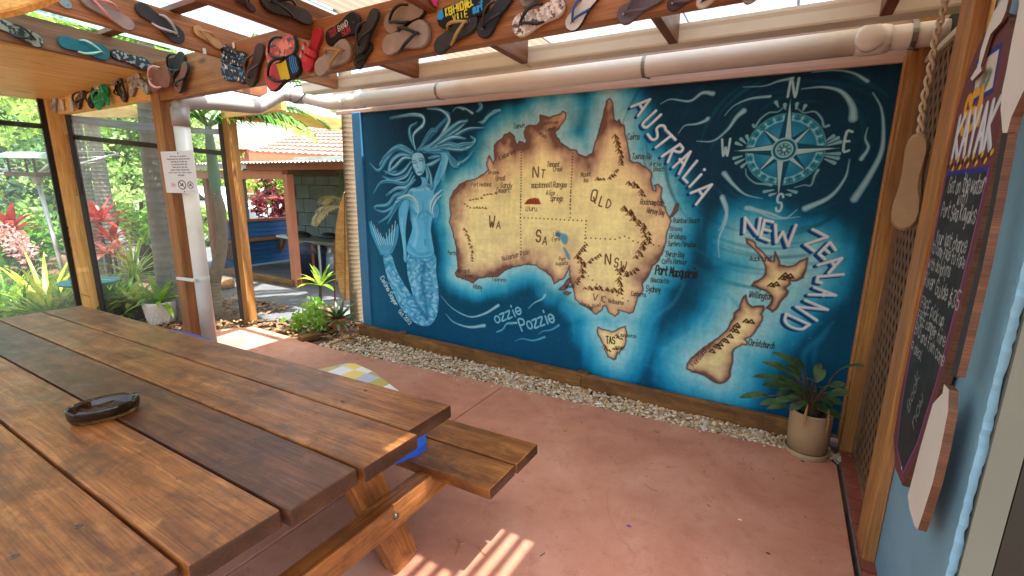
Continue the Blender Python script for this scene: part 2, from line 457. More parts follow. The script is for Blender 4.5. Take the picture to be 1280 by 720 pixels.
    def text(s, txt, p, q, h, col, wt=.09, al=1, jit=.0, seed=0, fit=True, slant=0.0):
        """hand lettering along the line p -> q, cap height h"""
        g = random.Random(seed + len(txt)); p, q = np.array(p, float), np.array(q, float)
        L = np.linalg.norm(q - p); e = (q - p) / L; f = np.array([-e[1], e[0]])
        adv = [(.62 if ch in "il.'!,I" else .6 if ch == ' ' else .95 if ch.islower() else 1.12) for ch in txt]
        k = L / max(.01, sum(adv)) if fit else h * .75
        x = 0.0; M_ = None
        for ch, a_ in zip(txt, adv):
            gl = _gl.get(ch, '')
            oy = g.uniform(-jit, jit) * h; sc_ = 1 + g.uniform(-jit, jit)
            for st in gl.split('|'):
                if not st: continue
                P = []
                for tk in st.split():
                    cx, cy = int(tk[0]) / 4 * (.78 if not ch.islower() else .9), (int(tk[1]) - 2) / 6
                    P.append(p + e * (x + cx * k * sc_ + cy * h * slant) + f * (cy * h * sc_ + oy))
                if len(P) > 3: P = [np.array(z) for z in catmull(P, 3)]
                s.stroke(P, wt * h, col, al)
            x += a_ * k
    def image(s, name):
        im = bpy.data.images.new(name, s.W, s.H)
        b = np.ones((s.H, s.W, 4), np.float32); b[..., :3] = np.clip(s.a, 0, 1)
        im.pixels.foreach_set(b.ravel()); im.update(); im.pack(); return im

def printed(name, ras, rough=.5, bump=.1, bscale=90, spec=.3):
    """a matte painted face carrying the raster by its UVs"""
    k = N(name); t = k.n('TexImage'); t.image = ras.image(name); t.extension = 'EXTEND'
    u = k.n('UVMap'); k.l(u.outputs[0], t.inputs[0])
    k.l(t.outputs[0], k.b.inputs['Base Color']); k.b.inputs['Roughness'].default_value = rough
    k.b.inputs['Specular IOR Level'].default_value = spec
    if bump: k.bump(k.noise(k.coords(jitter=False), bscale, 4), bump, .003)
    M[name] = k.m; return k.m

def face_uv(o, fn):
    me = o.data; uv = me.uv_layers.new(name='UVMap')
    for lp in me.loops: uv.data[lp.index].uv = fn(me.vertices[lp.vertex_index].co)

# ------------------------------------------------------------------ the mural picture
MX0, MX1, MZ0, MZ1, MY = -3.745, 0.445, 0.05, 2.30, 3.455
def wp(u, v):
    p = PY(u, v, MY); return (p.x - MX0, p.z - MZ0)
def W_(L): return [wp(*p) for p in L]
def zz(ox, oy, k, L): return [wp(ox + L[i] / k, oy + L[i + 1] / k) for i in range(0, len(L), 2)]
def z1(*L): return zz(440, 120, 4.5, L)
def z2(*L): return zz(440, 260, 4.235, L)
def z3(*L): return zz(560, 110, 4.267, L)
def z4(*L): return zz(560, 240, 4, L)
def z5(*L): return zz(700, 340, 4, L)
def z6(*L): return zz(840, 240, 2.571, L)
def z7(*L): return zz(780, 80, 3.4286, L)

def rough_edge(P, amp=.004, seed=0):
    g = random.Random(seed); out = []
    for i in range(len(P)):
        a, b = np.array(P[i]), np.array(P[(i + 1) % len(P)]); out.append(tuple(a))
        L = np.linalg.norm(b - a); n = max(1, int(L / .02))
        for k in range(1, n):
            t = k / n; q = a + (b - a) * t; out.append((q[0] + g.uniform(-amp, amp), q[1] + g.uniform(-amp, amp)))
    return out

def paint_mural():
    R = Ras(MX1 - MX0, MZ1 - MZ0, 330, '0b4a66')
    c = R.c
    aus = (z3(860,57, 878,85, 880,110, 885,170, 900,182, 912,170, 920,195, 938,200, 942,240, 950,280, 962,330, 968,385, 990,400, 1010,398, 1035,415, 1060,428, 1085,455, 1080,490, 1092,545, 1107,550, 1100,520, 1120,515, 1140,535, 1135,590, 1150,620)
           + z4(1062,25, 1065,65, 1085,75, 1095,110, 1115,145, 1105,175, 1090,220, 1085,260, 1070,310, 1045,350, 1020,370, 1000,420, 970,460, 975,490, 945,530, 925,600, 905,608, 850,590, 855,605, 832,622, 800,600, 790,570, 775,570, 770,590, 740,612, 700,580, 660,560, 635,535, 630,500, 610,440, 607,370, 600,395, 580,430, 530,460, 520,430, 490,400, 455,380, 440,365, 380,362, 330,375, 280,395, 250,422, 190,425, 155,430, 125,455, 90,440, 45,425, 35,405, 50,380, 45,330, 40,270, 20,190, 5,150, 14,120, 10,90)
           + z3(10,590, 25,560, 60,515, 100,495, 140,490, 190,460, 215,435, 205,400, 220,360, 242,405, 250,380, 245,310, 265,285, 290,270, 300,250, 330,237, 355,260, 360,290, 370,305, 380,285, 400,292, 410,300, 420,280, 410,265, 405,240, 415,210, 440,200, 475,200, 490,180, 490,145, 510,150, 540,160, 560,150, 600,140, 610,125, 628,135, 625,165, 600,200, 590,220, 570,240, 580,265, 610,300, 650,330, 685,335, 690,350, 740,368, 770,350, 780,310, 795,260, 815,190, 830,130, 845,70))
    tas = z5(190,275, 205,285, 225,290, 260,300, 290,285, 305,278, 325,272, 332,300, 330,345, 325,365, 310,385, 300,395, 295,410, 285,400, 278,435, 265,438, 240,425, 230,400, 215,360, 200,330, 185,300)
    nzn = (z6(237,150, 255,155, 280,185, 300,207, 318,222, 326,222, 330,192, 340,215, 345,235, 370,240, 395,235, 410,222, 435,212, 430,245, 420,275, 400,285, 375,285)
           + z5(1150,60, 1125,80, 1140,100, 1130,120, 1100,150, 1080,185, 1060,200, 1030,180, 1050,160, 1060,130, 1030,95, 1000,85, 955,70, 970,50) + z6(275,285, 298,265, 300,240, 290,215, 265,185, 240,165))
    nzs = z5(928,115, 915,125, 905,150, 895,185, 870,205, 865,235, 840,280, 800,320, 760,350, 720,375, 690,400, 655,430, 635,460, 632,485, 660,500, 700,510, 740,530, 770,550, 800,558, 830,545, 850,520, 850,495, 862,450, 860,405, 870,385, 910,360, 930,365, 935,350, 920,335, 950,325, 985,280, 1010,240, 1005,210, 1020,185, 1015,170, 985,170, 960,175, 940,160, 930,130)
    kang = z4(575,505, 590,497, 615,503, 600,515); yorke = z4(553,488, 575,470, 595,440, 606,430, 612,445, 600,470, 580,490)
    fras = z4(1108,128, 1128,90, 1138,62, 1152,60, 1147,95, 1122,122)
    lands = [rough_edge(p, .0045, i) for i, p in enumerate((aus, tas, nzn, nzs, kang, yorke, fras))]
    # sea: bands of paint around the land, streaky
    n1 = R.fbm(5, 5, 1, 4); n2 = R.fbm(22, 3, 2, 3); n3 = R.fbm(60, 60, 3, 2)
    U = R.X / (MX1 - MX0); V = R.Y / (MZ1 - MZ0)
    def stops(t, S):
        out = np.empty(t.shape + (3,), np.float32); xs = [k for k, _ in S]; cs = np.array([c(h) for _, h in S])
        for i in range(3): out[..., i] = np.interp(t, xs, cs[:, i])
        return out
    base = stops(np.clip(V * .9 + (n1 - .5) * .35, 0, 1), [(0, '0a4e74'), (.35, '084764'), (.6, '0a3c56'), (1, '082a3e')])
    left = np.clip((.13 - U) / .13, 0, 1)[..., None]; base = base * (1 - left * .55) + c('2f6d90') * left * .55
    R.a[:] = base
    d = np.full(R.a.shape[:2], 9, np.float32)
    for i, P in enumerate(lands[:4]):
        D, _ = R.sdf(P, full=True)
        d = np.minimum(d, D * (1.35, 1.15, 1.05, 1.0)[i])
    d1 = d + (n1 - .5) * .09 + (n2 - .5) * .035
    halo = stops(d1, [(0, '9accd4'), (.06, '8cc4d0'), (.13, '5fb0c6'), (.19, '2f93b6'), (.25, '0f6f94'), (.33, '07455e')])
    hot = stops(d1, [(0, '96d2de'), (.07, '74c4d8'), (.14, '3caace'), (.21, '158abA'), (.28, '0a6086'), (.33, '064a68')])
    k = np.clip(1.15 - V * 1.5, 0, 1)[..., None]; halo = halo * (1 - k) + hot * k
    a = np.clip((.37 - d1) / .12, 0, 1)[..., None]; R.a[:] = R.a * (1 - a) + halo * a
    R.a *= (1 + (n3[..., None] - .5) * .10)
    g = random.Random(4)
    # loose swirls of lighter and darker blue round the compass and along the currents
    cc = np.array(wp(979.8, 187.3))
    for i in range(75):
        r = g.uniform(.3, .95); t0 = g.uniform(0, 6.28); sp = g.uniform(.3, 1.1); dr = g.uniform(-.08, .08)
        P = [cc + np.array([math.cos(t0 + sp * t) * (r + dr * t) * 1.12, math.sin(t0 + sp * t) * (r + dr * t)]) for t in np.linspace(0, 1, 12)]
        if max(p[0] for p in P) > MX1 - MX0 - .01: continue
        wv = [.010 * math.sin(math.pi * t) + .001 for t in np.linspace(0, 1, 12)]
        R.stroke(P, wv, g.choice(['0a6a86', '0d7a94', '063548', '126d8c', '0b4f74']), g.uniform(.15, .4), .008)
    for L, col in ((z6(165,560, 205,480, 215,380, 180,330), '2a9cc8'), (z6(330,620, 345,520, 390,440, 480,420), '1c8fc0'), (z6(420,600, 425,520, 470,470, 515,420), '2a9cc8'), (z6(455,560, 460,500, 500,450), '1484b4'), (z6(300,660, 318,560, 330,500), '1484b4'),
                   (z5(420,460, 480,490, 540,530, 580,590), '2389b4'), (z5(505,420, 520,390, 580,350, 660,300, 720,230, 770,140), '6fb3d0'), (z5(600,560, 520,470, 510,410), '3d98bd'), (z5(430,330, 470,230, 560,160, 620,60), '3aa5cc'), (z5(70,310, 60,230, 20,190), '3aa5cc'), (z5(330,470, 400,420, 420,330), '3aa5cc')):
        R.stroke(catmull(L, 8), np.interp(np.linspace(0, 1, 8 * (len(L) - 1) + 1), [0, .4, 1], [.004, .016, .004]), col, .45, .015)
    dk = '06404f'
    for L in (z2(470,330, 480,400, 540,500, 640,540, 760,520, 847,480), z4(0,470, 60,530, 160,565, 260,540, 330,510, 450,480, 560,530, 640,570), z3(640,120, 690,215, 720,150), z5(520,330, 600,260, 700,120, 760,20), z3(0,480, 60,400, 190,300)):
        R.stroke(catmull(L, 8), .03, dk, .28, .05)
    # land
    for i, P in enumerate(lands):
        D, bx = R.sdf(P, .05)
        j0, j1, i0, i1 = bx
        nn = (n1[j0:j1, i0:i1] - .5); n_ = n3[j0:j1, i0:i1] - .5
        dep = (.24, .06, .075, .085, .01, .02, .02)[i]
        t = np.clip(-D / dep + nn * .9, 0, 1)
        col = stops(t, [(0, '7c5a4c'), (.10, 'a6846e'), (.28, 'cfb08a'), (.55, 'e6d09c'), (1, 'f2e6a6')] if i < 4 else [(0, '7a5648'), (1, '8e6450')])
        col *= (1 + n_[..., None] * .08 + nn[..., None] * .12)
        m = np.clip(.5 - D * R.S * .7, 0, 1)[..., None]
        R.a[j0:j1, i0:i1] = R.a[j0:j1, i0:i1] * (1 - m) + col * m
        e = np.clip(1 - np.abs(D) / .009, 0, 1) * .8
        R.blend(e, '4a3034', bx)
    # state lines
    def dots(P, n):
        P = np.array(P); L = np.r_[0, np.cumsum(np.linalg.norm(np.diff(P, axis=0), axis=1))]
        for t in np.linspace(0, L[-1], n):
            q = np.array([np.interp(t, L, P[:, 0]), np.interp(t, L, P[:, 1])]); R.stroke([q, q + .0005], .0055, '5a3a30', .9)
    dots(z3(390,330, 388,640), 22); dots(z4(362,20, 362,130), 7); dots(z4(362,130, 365,330), 13); dots(z4(362,128, 690,145), 17)
    dots(z3(665,350, 650,640), 19); dots(z4(612,0, 610,128), 7); dots(z4(690,145, 682,270), 8); dots(z4(690,230, 830,238, 890,220, 930,250, 1000,260, 1080,275), 17); dots(z4(650,350, 700,420, 750,470, 900,545), 12)
    # mountains
    def peaks(P, n, h=.018, sp=.014, seed=0):
        q = random.Random(seed); P = np.array(P); L = np.r_[0, np.cumsum(np.linalg.norm(np.diff(P, axis=0), axis=1))]
        pts = []
        for t in np.linspace(0, L[-1], n):
            pts.append((np.interp(t, L, P[:, 0]) + q.uniform(-sp, sp), np.interp(t, L, P[:, 1]) + q.uniform(-sp, sp) * .7))
        for x, y in sorted(pts, key=lambda p: -p[1]):
            s = h * q.uniform(.7, 1.25)
            R.poly([(x - s * .75, y), (x, y + s), (x + s * .75, y)], 'c9a468', .8)
            R.poly([(x + s * .05, y), (x, y + s), (x + s * .8, y)], '3a2218', .9)
            R.stroke([(x - s * .8, y), (x, y + s), (x + s * .85, y)], .0024, '4a2e20', .85)
    for L, n, h, sp in ((z4(180,20, 235,12), 5, .014, .006), (z4(110,45, 165,35), 5, .013, .005), (z4(85,65, 105,80, 190,85), 8, .014, .006), (z4(85,195, 105,240, 120,300, 125,345), 14, .018, .014),
                        (z3(895,270, 905,310, 920,360, 930,410), 14, .022, .012), (z3(800,500, 850,485, 890,470, 910,440), 8, .02, .012), (z3(960,515, 1000,530, 1040,580), 10, .024, .014),
                        (z4(880,90, 910,110, 930,140), 9, .028, .018), (z4(940,160, 985,200, 995,250, 975,300, 945,325), 20, .026, .020), (z4(695,275, 660,300, 655,330), 8, .024, .014), (z4(650,340, 680,370, 670,420, 650,460), 14, .026, .018), (z4(700,360, 760,325), 6, .02, .01),
                        (z4(690,490, 760,490, 830,500, 870,510), 14, .024, .014), (z4(870,500, 855,450, 850,390, 905,430, 945,390), 18, .026, .018),
                        (z5(225,375, 240,400), 4, .022, .01), (z5(285,320, 300,340), 4, .018, .01), (z5(270,385, 300,390), 4, .016, .01)):
        peaks(L, n, h, sp, n)
    for x, y in ((1055, 65), (1080, 60), (1110, 30), (1135, 25), (1150, 20), (1125, 15), (930, 245), (955, 248), (880, 270), (865, 290), (880, 295), (850, 320), (820, 340), (830, 345), (800, 360), (780, 370), (790, 375), (760, 395), (885, 265)):
        (px_, py_), = z5(x, y); s = .022
        R.poly([(px_ - s * .8, py_ - s * .5), (px_, py_ + s * .6), (px_ + s * .8, py_ - s * .5)], 'd8c080', .9)
        R.stroke([(px_ - s * .9, py_ - s * .5), (px_, py_ + s * .6), (px_ + s * .9, py_ - s * .5), (px_ - s * .2, py_ - s * .4)], .0045, '33231c', .9)
    # rock and lake
    R.poly(z4(380,62, 392,45, 405,35, 430,30, 452,33, 465,62), 'a04a2c'); [R.stroke(z4(x, 40, x - 3, 60), .003, '6e2a1a', .8) for x in (400, 412, 425, 438, 450)]
    R.poly(catmull(z4(535,205, 548,195, 565,205, 590,212, 600,235, 592,262, 575,258, 560,235, 545,225), 4), '5b9cc0', .95, .008); R.stroke(z4(580,280, 595,310, 605,335), [.008, .014, .01], '5aa0bb', .95)
    # place names
    ink = '2c1c1a'
    def T(t, a, b, h, col=ink, wt=.085, jit=.05, slant=.1, al=.92):
        R.text(t, a, b, h, col, wt, al, jit, slant=slant, seed=int(a[0] * 997))
    def tz(zf, t, x0, y0, x1, y1, hz, **kw):
        p, q = zf(x0, y0, x1, y1); hh = abs(zf(x0, y0 - hz)[0][1] - p[1]); T(t, p, q, hh, **kw)
    S = dict(wt=.062, al=.75)
    for zf, t, x0, y0, x1, y1, h in ((z3,'Darwin',352,218,410,210,24),(z3,'Arnhem',512,198,585,192,20),(z3,'Land',518,228,565,230,20),(z3,'Kakadu',472,238,522,272,18),(z3,'Kimberley',275,388,360,345,24),(z3,'Broome',215,460,272,460,20),(z3,'Great',255,495,308,492,26),(z3,'Sandy',278,530,342,535,26),(z3,'Desert',260,560,332,556,26),(z3,'Port Hedland',125,525,230,525,20),
            (z3,'Tennant',527,420,595,420,26),(z3,'Creek',560,445,612,445,24),(z3,'macdonnell Ranges',445,533,635,530,28),(z3,'Alice',522,570,570,572,24),(z3,'Springs',545,602,612,604,28),(z3,'Mount',708,475,765,470,24),(z3,'Isa',720,503,748,503,22),(z3,'Cairns',955,275,1022,275,30),(z3,'Townsville',980,380,1085,380,30),(z3,'Airlie',1075,415,1138,418,26),(z3,'Beach',1095,444,1152,444,24),
            (z4,'Uluru',388,95,445,95,22),(z4,'Lake',525,220,562,220,18),(z4,'Eyre',520,245,560,245,18),(z4,'Nullarbor Plain',272,345,410,308,22),(z4,'Port',555,345,590,345,18),(z4,'Augusta',538,368,600,362,18),(z4,'Adelaide',585,482,632,478,18),(z4,'Margaret',50,405,112,402,18),(z4,'River',85,425,128,428,18),(z4,'Perth',0,312,40,316,20),(z4,'Albany',125,480,170,488,22),(z4,'Esperance',222,445,292,448,18),(z4,'Great Ocean',660,560,720,590,16),(z4,'Road',725,580,765,570,16),(z4,'Melbourne',800,555,878,565,20),
            (z4,'Rockhampton',960,62,1075,68,26),(z4,'Hervey Bay',992,104,1080,118,26),(z4,'Rainbow Beach',1125,155,1258,155,24),(z4,'Noosa',1110,193,1170,195,20),(z4,'Brisbane',1105,233,1190,238,24),(z4,'Surfers Paradise',1098,270,1238,276,24),(z4,'Byron Bay',1088,322,1182,328,26),(z4,'Coffs Harbour',1070,358,1195,362,24),(z4,'Newcastle',1012,450,1105,458,24),(z4,'Sydney',988,496,1062,504,30),(z4,'Canberra',915,518,988,524,22),
            (z5,'Launceston',290,322,382,330,18),(z5,'Hobart',275,385,325,385,16),(z5,'Christchurch',940,365,1070,385,30),(z5,'Wellington',942,125,1060,140,32),(z5,'Fiordland',668,475,735,395,22),(z6,'Auckland',248,222,318,222,16)):
        tz(zf, t, x0, y0, x1, y1, h, **S)
    tz(z4, 'Port Macquarie', 1035, 412, 1245, 432, 42, wt=.075)
    for zf, t, x0, y0, x1, y1, h in ((z3,'N',452,475,490,475,52),(z3,'T',495,478,520,480,42),(z4,'W',205,175,240,178,52),(z4,'A',242,182,270,184,36),(z4,'S',440,248,470,250,56),(z4,'A',472,262,500,266,38),(z4,'Q',712,45,745,50,52),(z4,'L',752,70,775,76,50),(z4,'D',788,78,815,84,40),(z4,'N',785,360,820,362,50),(z4,'S',830,375,852,378,42),(z4,'W',862,385,900,388,38),(z4,'V',722,540,752,546,30),(z4,'I',758,546,768,548,28),(z4,'C',772,550,790,552,28),(z5,'TAS',230,355,278,358,34)):
        tz(zf, t, x0, y0, x1, y1, h, col='5c3a2c' if t not in ('TAS',) else ink, wt=.07, slant=.05)
    # big lettering with a blue drop edge
    def za(*L): return zz(780, 110, 4.5, L)
    def zb(*L): return zz(920, 260, 4.5, L)
    LET = [za(40,108, 145,66, 78,158), za(84,90, 104,122), catmull(za(178,130, 112,192, 104,212, 122,224, 150,204, 206,152), 4), catmull(za(234,238, 224,216, 200,214, 182,232, 186,256, 184,282, 158,292, 132,262), 4),
           za(243,246, 288,292), za(266,268, 178,336), za(312,318, 212,386), catmull(za(312,318, 330,342, 312,362, 274,352), 4), za(272,352, 246,418), za(275,448, 372,360, 308,484), za(312,402, 336,434), za(408,412, 330,508, 354,532), za(432,488, 368,556), za(450,460, 451,461), za(374,592, 492,545, 404,656), za(418,574, 442,608),
           zb(45,140, 50,55, 120,150, 135,58), zb(205,80, 160,70, 135,165, 185,185), zb(150,120, 190,130), zb(220,95, 225,195, 262,135, 290,215, 335,98), zb(430,122, 512,164, 388,206, 436,242), zb(556,236, 526,194, 464,258, 496,288), zb(494,228, 520,252), zb(460,322, 592,284, 520,366), zb(536,300, 552,330), zb(600,374, 458,388, 452,416, 478,422), zb(440,448, 558,492, 408,488), zb(494,470, 490,494), zb(388,520, 512,572, 336,556, 452,632), catmull(zb(280,596, 274,636, 306,668, 366,682, 410,656), 4), zb(280,596, 410,656)]
    for dx, col, wt in ((np.array([-.018, -.011]), '0a3a70', .0105), (np.array([-.010, -.006]), '0c4a80', .0105), (np.zeros(2), 'a4b8cc', .0105), (np.array([.001, .002]), 'd4dee4', .0065)):
        for st in LET:
            R.stroke([np.array(p) + dx for p in st], wt, col, .97)
    # compass rose
    N_, S_, E_, Wt = (np.array(z) for z in z7(718,155, 665,575, 925,358, 475,380))
    ex = (E_ - Wt) / 2; ey = (N_ - S_) / 2; ce = (z7(685, 368))[0]; ce = np.array(ce)
    rx = np.linalg.norm(np.array(z7(860, 360)[0]) - np.array(z7(537, 362)[0])) / 2
    ring = lambda r, n=60: [ce + r * np.array([math.cos(2 * math.pi * k / n), math.sin(2 * math.pi * k / n)]) for k in range(n + 1)]
    R.poly(ring(rx * 1.0)[:-1], '1a86a8', .75, .01); R.poly(ring(rx * .8)[:-1], '1b7cae', .7, .05); R.poly(ring(rx * .55)[:-1], '57b4d2', .6, .06)
    R.stroke(ring(rx * .98), .009, '2f93ad', .9); R.stroke(ring(rx * .86), .006, '86c6d2', .8); R.stroke(ring(rx * 1.05), .004, '6fb6c4', .7)
    for k in range(48):
        t = 2 * math.pi * k / 48; u_ = np.array([math.cos(t), math.sin(t)]); R.stroke([ce + u_ * rx * .89, ce + u_ * rx * .99], .006, '9fd0d6' if k % 2 else '0f6a84', .75)
    tilt = math.atan2(ey[0], ey[1])
    def star(ang, L, wd):
        u_ = np.array([math.sin(ang), math.cos(ang)]); s_ = np.array([u_[1], -u_[0]])
        R.poly([ce, ce + u_ * .22 * L + s_ * wd, ce + u_ * L], '9cc7cf'); R.poly([ce, ce + u_ * .22 * L - s_ * wd, ce + u_ * L], '0f4c66')
        R.stroke([ce, ce + u_ * L], .0025, 'd8eaec', .8)
        R.stroke([ce + u_ * .22 * L + s_ * wd, ce + u_ * L, ce + u_ * .22 * L - s_ * wd], .0025, '0a3c52', .7)
    for k in range(4): star(tilt + math.pi / 4 + k * math.pi / 2, rx * .93, rx * .14)
    LN, LE = np.linalg.norm(ey), np.linalg.norm(ex)
    for k, L in ((0, LN), (1, LE), (2, LN), (3, LE)): star(tilt * .6 + k * math.pi / 2, L, rx * .17)
    R.poly(ring(rx * .33)[:-1], '1a5f7a'); R.stroke(ring(rx * .33), .005, '86c0cc'); R.stroke(ring(rx * .22), .004, '9fd0d8'); R.poly(ring(rx * .19)[:-1], '8cc4ce', .8); 
    for k in range(8):
        t = k * math.pi / 4 + .2; u_ = np.array([math.cos(t), math.sin(t)]); R.stroke([ce, ce + u_ * rx * .16], [.006, .003], '1b5a74')
    R.stroke([ce, ce + .0005], .011, 'a8d4da')
    tl = '86bac6'
    def swirl(L, w0, w1, col=tl, al=.9, k=8, soft=.004):
        P = catmull(L, k); n = len(P); R.stroke(P, [w0 + (w1 - w0) * (i / (n - 1)) ** 1.3 for i in range(n)], col, al, soft)
    for L, r in ((z7(690,180, 660,205, 620,210, 585,235, 560,270, 552,262), .008), (z7(740,190, 770,210, 815,205, 845,235, 855,268, 875,265), .008), (z7(520,450, 525,480, 560,510, 600,515, 630,520), .008), (z7(730,530, 770,520, 800,520, 815,480, 830,455), .008)):
        swirl(L, .003, r)
    for a in ((660,185,650,165),(690,195,688,175),(735,195,740,172),(765,200,775,180),(640,540,600,548),(650,555,625,562),(700,540,735,550),(690,560,710,562),(505,350,480,340),(520,340,500,322),(532,330,525,310),(505,395,470,405),(515,408,480,425),(528,420,505,440),(865,330,895,310),(870,340,915,318),(870,350,925,335),(860,385,920,385),(860,395,915,405),(858,408,900,425)):
        P = z7(*a); R.stroke(P, [.004, .011], tl, .9)
    for t, a, b in (('N',(700,142),(745,142)),('E',(938,372),(972,372)),('S',(648,630),(680,632)),('W',(415,395),(465,392))):
        p, q = z7(*a, *b); R.text(t, p, q, .105, 'a9d0d6', .07, .95)
    # white swooshes
    sw = '7db4c6'
    for L, w0, w1 in ((z7(155,172, 200,152, 280,160, 335,125, 380,128), .003, .017), (z7(232,298, 260,265, 310,258, 345,245, 358,235), .003, .016), (z7(310,332, 380,330, 440,285, 480,230, 512,202), .003, .02), (z7(430,222, 470,180, 540,150, 625,140), .003, .010),
                      (z7(510,100, 600,95, 660,75, 722,62), .002, .011), (z7(805,36, 900,28, 980,40, 1042,75), .003, .011), (z7(760,108, 850,100, 930,120, 975,180, 980,235), .004, .026), (z7(1065,125, 1100,190, 1110,280, 1100,380, 1050,480, 985,580), .004, .024), (z7(1042,275, 1032,320, 1045,360, 1015,408), .003, .014),
                      (z7(965,410, 945,490, 880,570, 775,620), .003, .022), (z7(592,578, 520,560, 470,520, 428,470), .002, .020), (z7(405,715, 425,680, 440,620, 420,570), .003, .018), (z7(740,625, 690,660, 620,640, 525,618), .003, .019), (z6(150,210, 150,150, 175,80, 160,20), .003, .016), (z6(410,80, 330,85, 250,50), .002, .012),
                      (z2(470,465, 530,530, 620,575, 700,560, 775,515), .003, .016), (z2(497,562, 540,605, 620,630, 700,622), .003, .020), (z4(402,582, 430,555, 470,535, 485,515), .003, .014), (z2(765,655, 800,640, 820,612, 870,608), .003, .012), (z3(60,100, 90,110, 130,135), .003, .014), (z3(22,130, 45,105, 85,115), .002, .010), (z3(160,85, 178,95, 160,125), .004, .012), (z3(160,185, 210,160, 240,125, 275,120), .002, .012)):
        swirl(L, w0 * .8, w1 * .9, sw, .8)
        swirl(L, w0 * .3, w1 * .45, 'b4d6e0', .6)
    def zo(*L): return zz(540, 370, 7.11, L)
    for L in (zo(570,325, 620,305, 660,252, 715,245), zo(945,340, 985,312, 1060,300, 1125,260), zo(740,400, 800,380, 900,395, 1000,365)): swirl(L, .003, .010, '4fa9c8')
    p, q = zo(572,242, 812,150); R.text('ozzie', p, q, .088, '7cc0d6', .085, .95, .03)
    p, q = zo(800,312, 1105,222); R.text('Pozzie', p, q, .1, '7cc0d6', .08, .95, .03)
    # sea woman: tail, body, hair
    lo, md, hi, sh = '2f86b4', '5cb2dc', 'b4def0', '12527c'
    tail = z2(300,222, 290,290, 296,360, 312,420, 322,470, 300,440, 262,380, 232,320, 208,250, 165,252, 175,320, 195,390, 225,460, 270,545, 330,605, 380,625, 420,615, 448,570, 458,500, 456,420, 445,340, 432,235)
    fl = z2(152,250, 125,190, 100,130, 90,70, 130,130, 172,165, 195,140, 225,110, 244,85, 245,150, 228,205, 205,245)
    body = z1(385,455, 392,490, 370,512, 300,525, 280,545, 310,580, 325,620, 330,680) + z2(310,60, 318,110, 300,170, 290,230, 340,262, 400,262, 434,240, 425,170, 418,110, 430,50) + z1(480,690, 490,640, 478,590, 462,540, 500,470, 530,400, 548,335, 540,312, 500,300, 440,298, 400,300, 395,318, 450,325, 500,330, 492,380, 470,440, 450,505, 425,500, 412,462)
    arm = z1(300,525, 268,560, 262,640, 255,700) + z2(245,30, 250,90, 262,160, 272,230, 272,270, 284,290, 290,270, 288,200, 284,130, 290,60) + z1(315,650, 322,600)
    for P in (tail, body, arm, fl): R.poly(catmull(list(P) + [P[0]], 4), '0a3f60', .55, .03)
    for P in (tail, fl): R.poly(catmull(list(P) + [P[0]], 4), '3f9ac6', 1, .004)
    q = random.Random(9)
    tl_ = np.array(tail); x0, y0 = tl_.min(0); x1, y1 = tl_.max(0); row = 0; yy = y1
    cols = ('2c84b4', '54a9d2', '8cc8e4', '3c96c4')
    Dt, bxt = R.sdf(catmull(list(tail) + [tail[0]], 3), .02)
    keep = R.a.copy()
    while yy > y0:
        xx = x0 + (row % 2) * .016
        while xx < x1:
            rr = .019
            arc = [(xx + rr * math.cos(t), yy + rr * math.sin(t) * 1.1) for t in np.linspace(math.pi, 2 * math.pi, 7)]
            R.poly(arc + [(xx + rr, yy + .014), (xx - rr, yy + .014)], q.choice(cols), .75)
            R.stroke(arc, .0028, 'b8e0f0', .8); R.stroke([(a + .002, b - .004) for a, b in arc], .002, '12507c', .7)
            xx += .033
        yy -= .021; row += 1
    m = np.clip(.5 - Dt * R.S * .5, 0, 1)[..., None]; j0, j1, i0, i1 = bxt
    full = keep; full[j0:j1, i0:i1] = keep[j0:j1, i0:i1] * (1 - m) + R.a[j0:j1, i0:i1] * m; R.a[:] = full
    for L in (z2(380,290, 372,380, 385,480, 400,590), z2(330,470, 360,540, 400,590)): R.stroke(catmull(L, 8), [.004] + [.022] * (8 * (len(L) - 1) - 1) + [.004], '145e90', .6, .02)
    R.stroke(catmull(z2(320,300, 335,400, 350,500), 8), .018, 'a4d8ee', .45, .02); R.stroke(catmull(z2(420,300, 440,420, 440,520), 8), .015, '9ed4ee', .45, .02); R.stroke(catmull(z2(200,330, 240,430, 300,540), 8), .015, 'a8dcf0', .4, .02)
    for i in range(9):
        t = i / 8; a = (100 + 130 * t, 95 + 25 * abs(t - .5) * -2 + 60 * (1 - abs(2 * t - 1))); R.stroke(catmull(z2(165 + 30 * t, 240, 140 + 75 * t, 190, *a), 5), [.002] * 5 + [.006] * 6, 'b8e0ee', .75); R.stroke(catmull(z2(170 + 30 * t, 240, 147 + 75 * t, 190, a[0] + 9, a[1] + 6), 5), .003, '1a6a9c', .7)
    for P in (body, arm): R.poly(catmull(list(P) + [P[0]], 4), md, 1, .004); R.stroke(catmull(list(P) + [P[0]], 4), .003, '185e8c', .7)
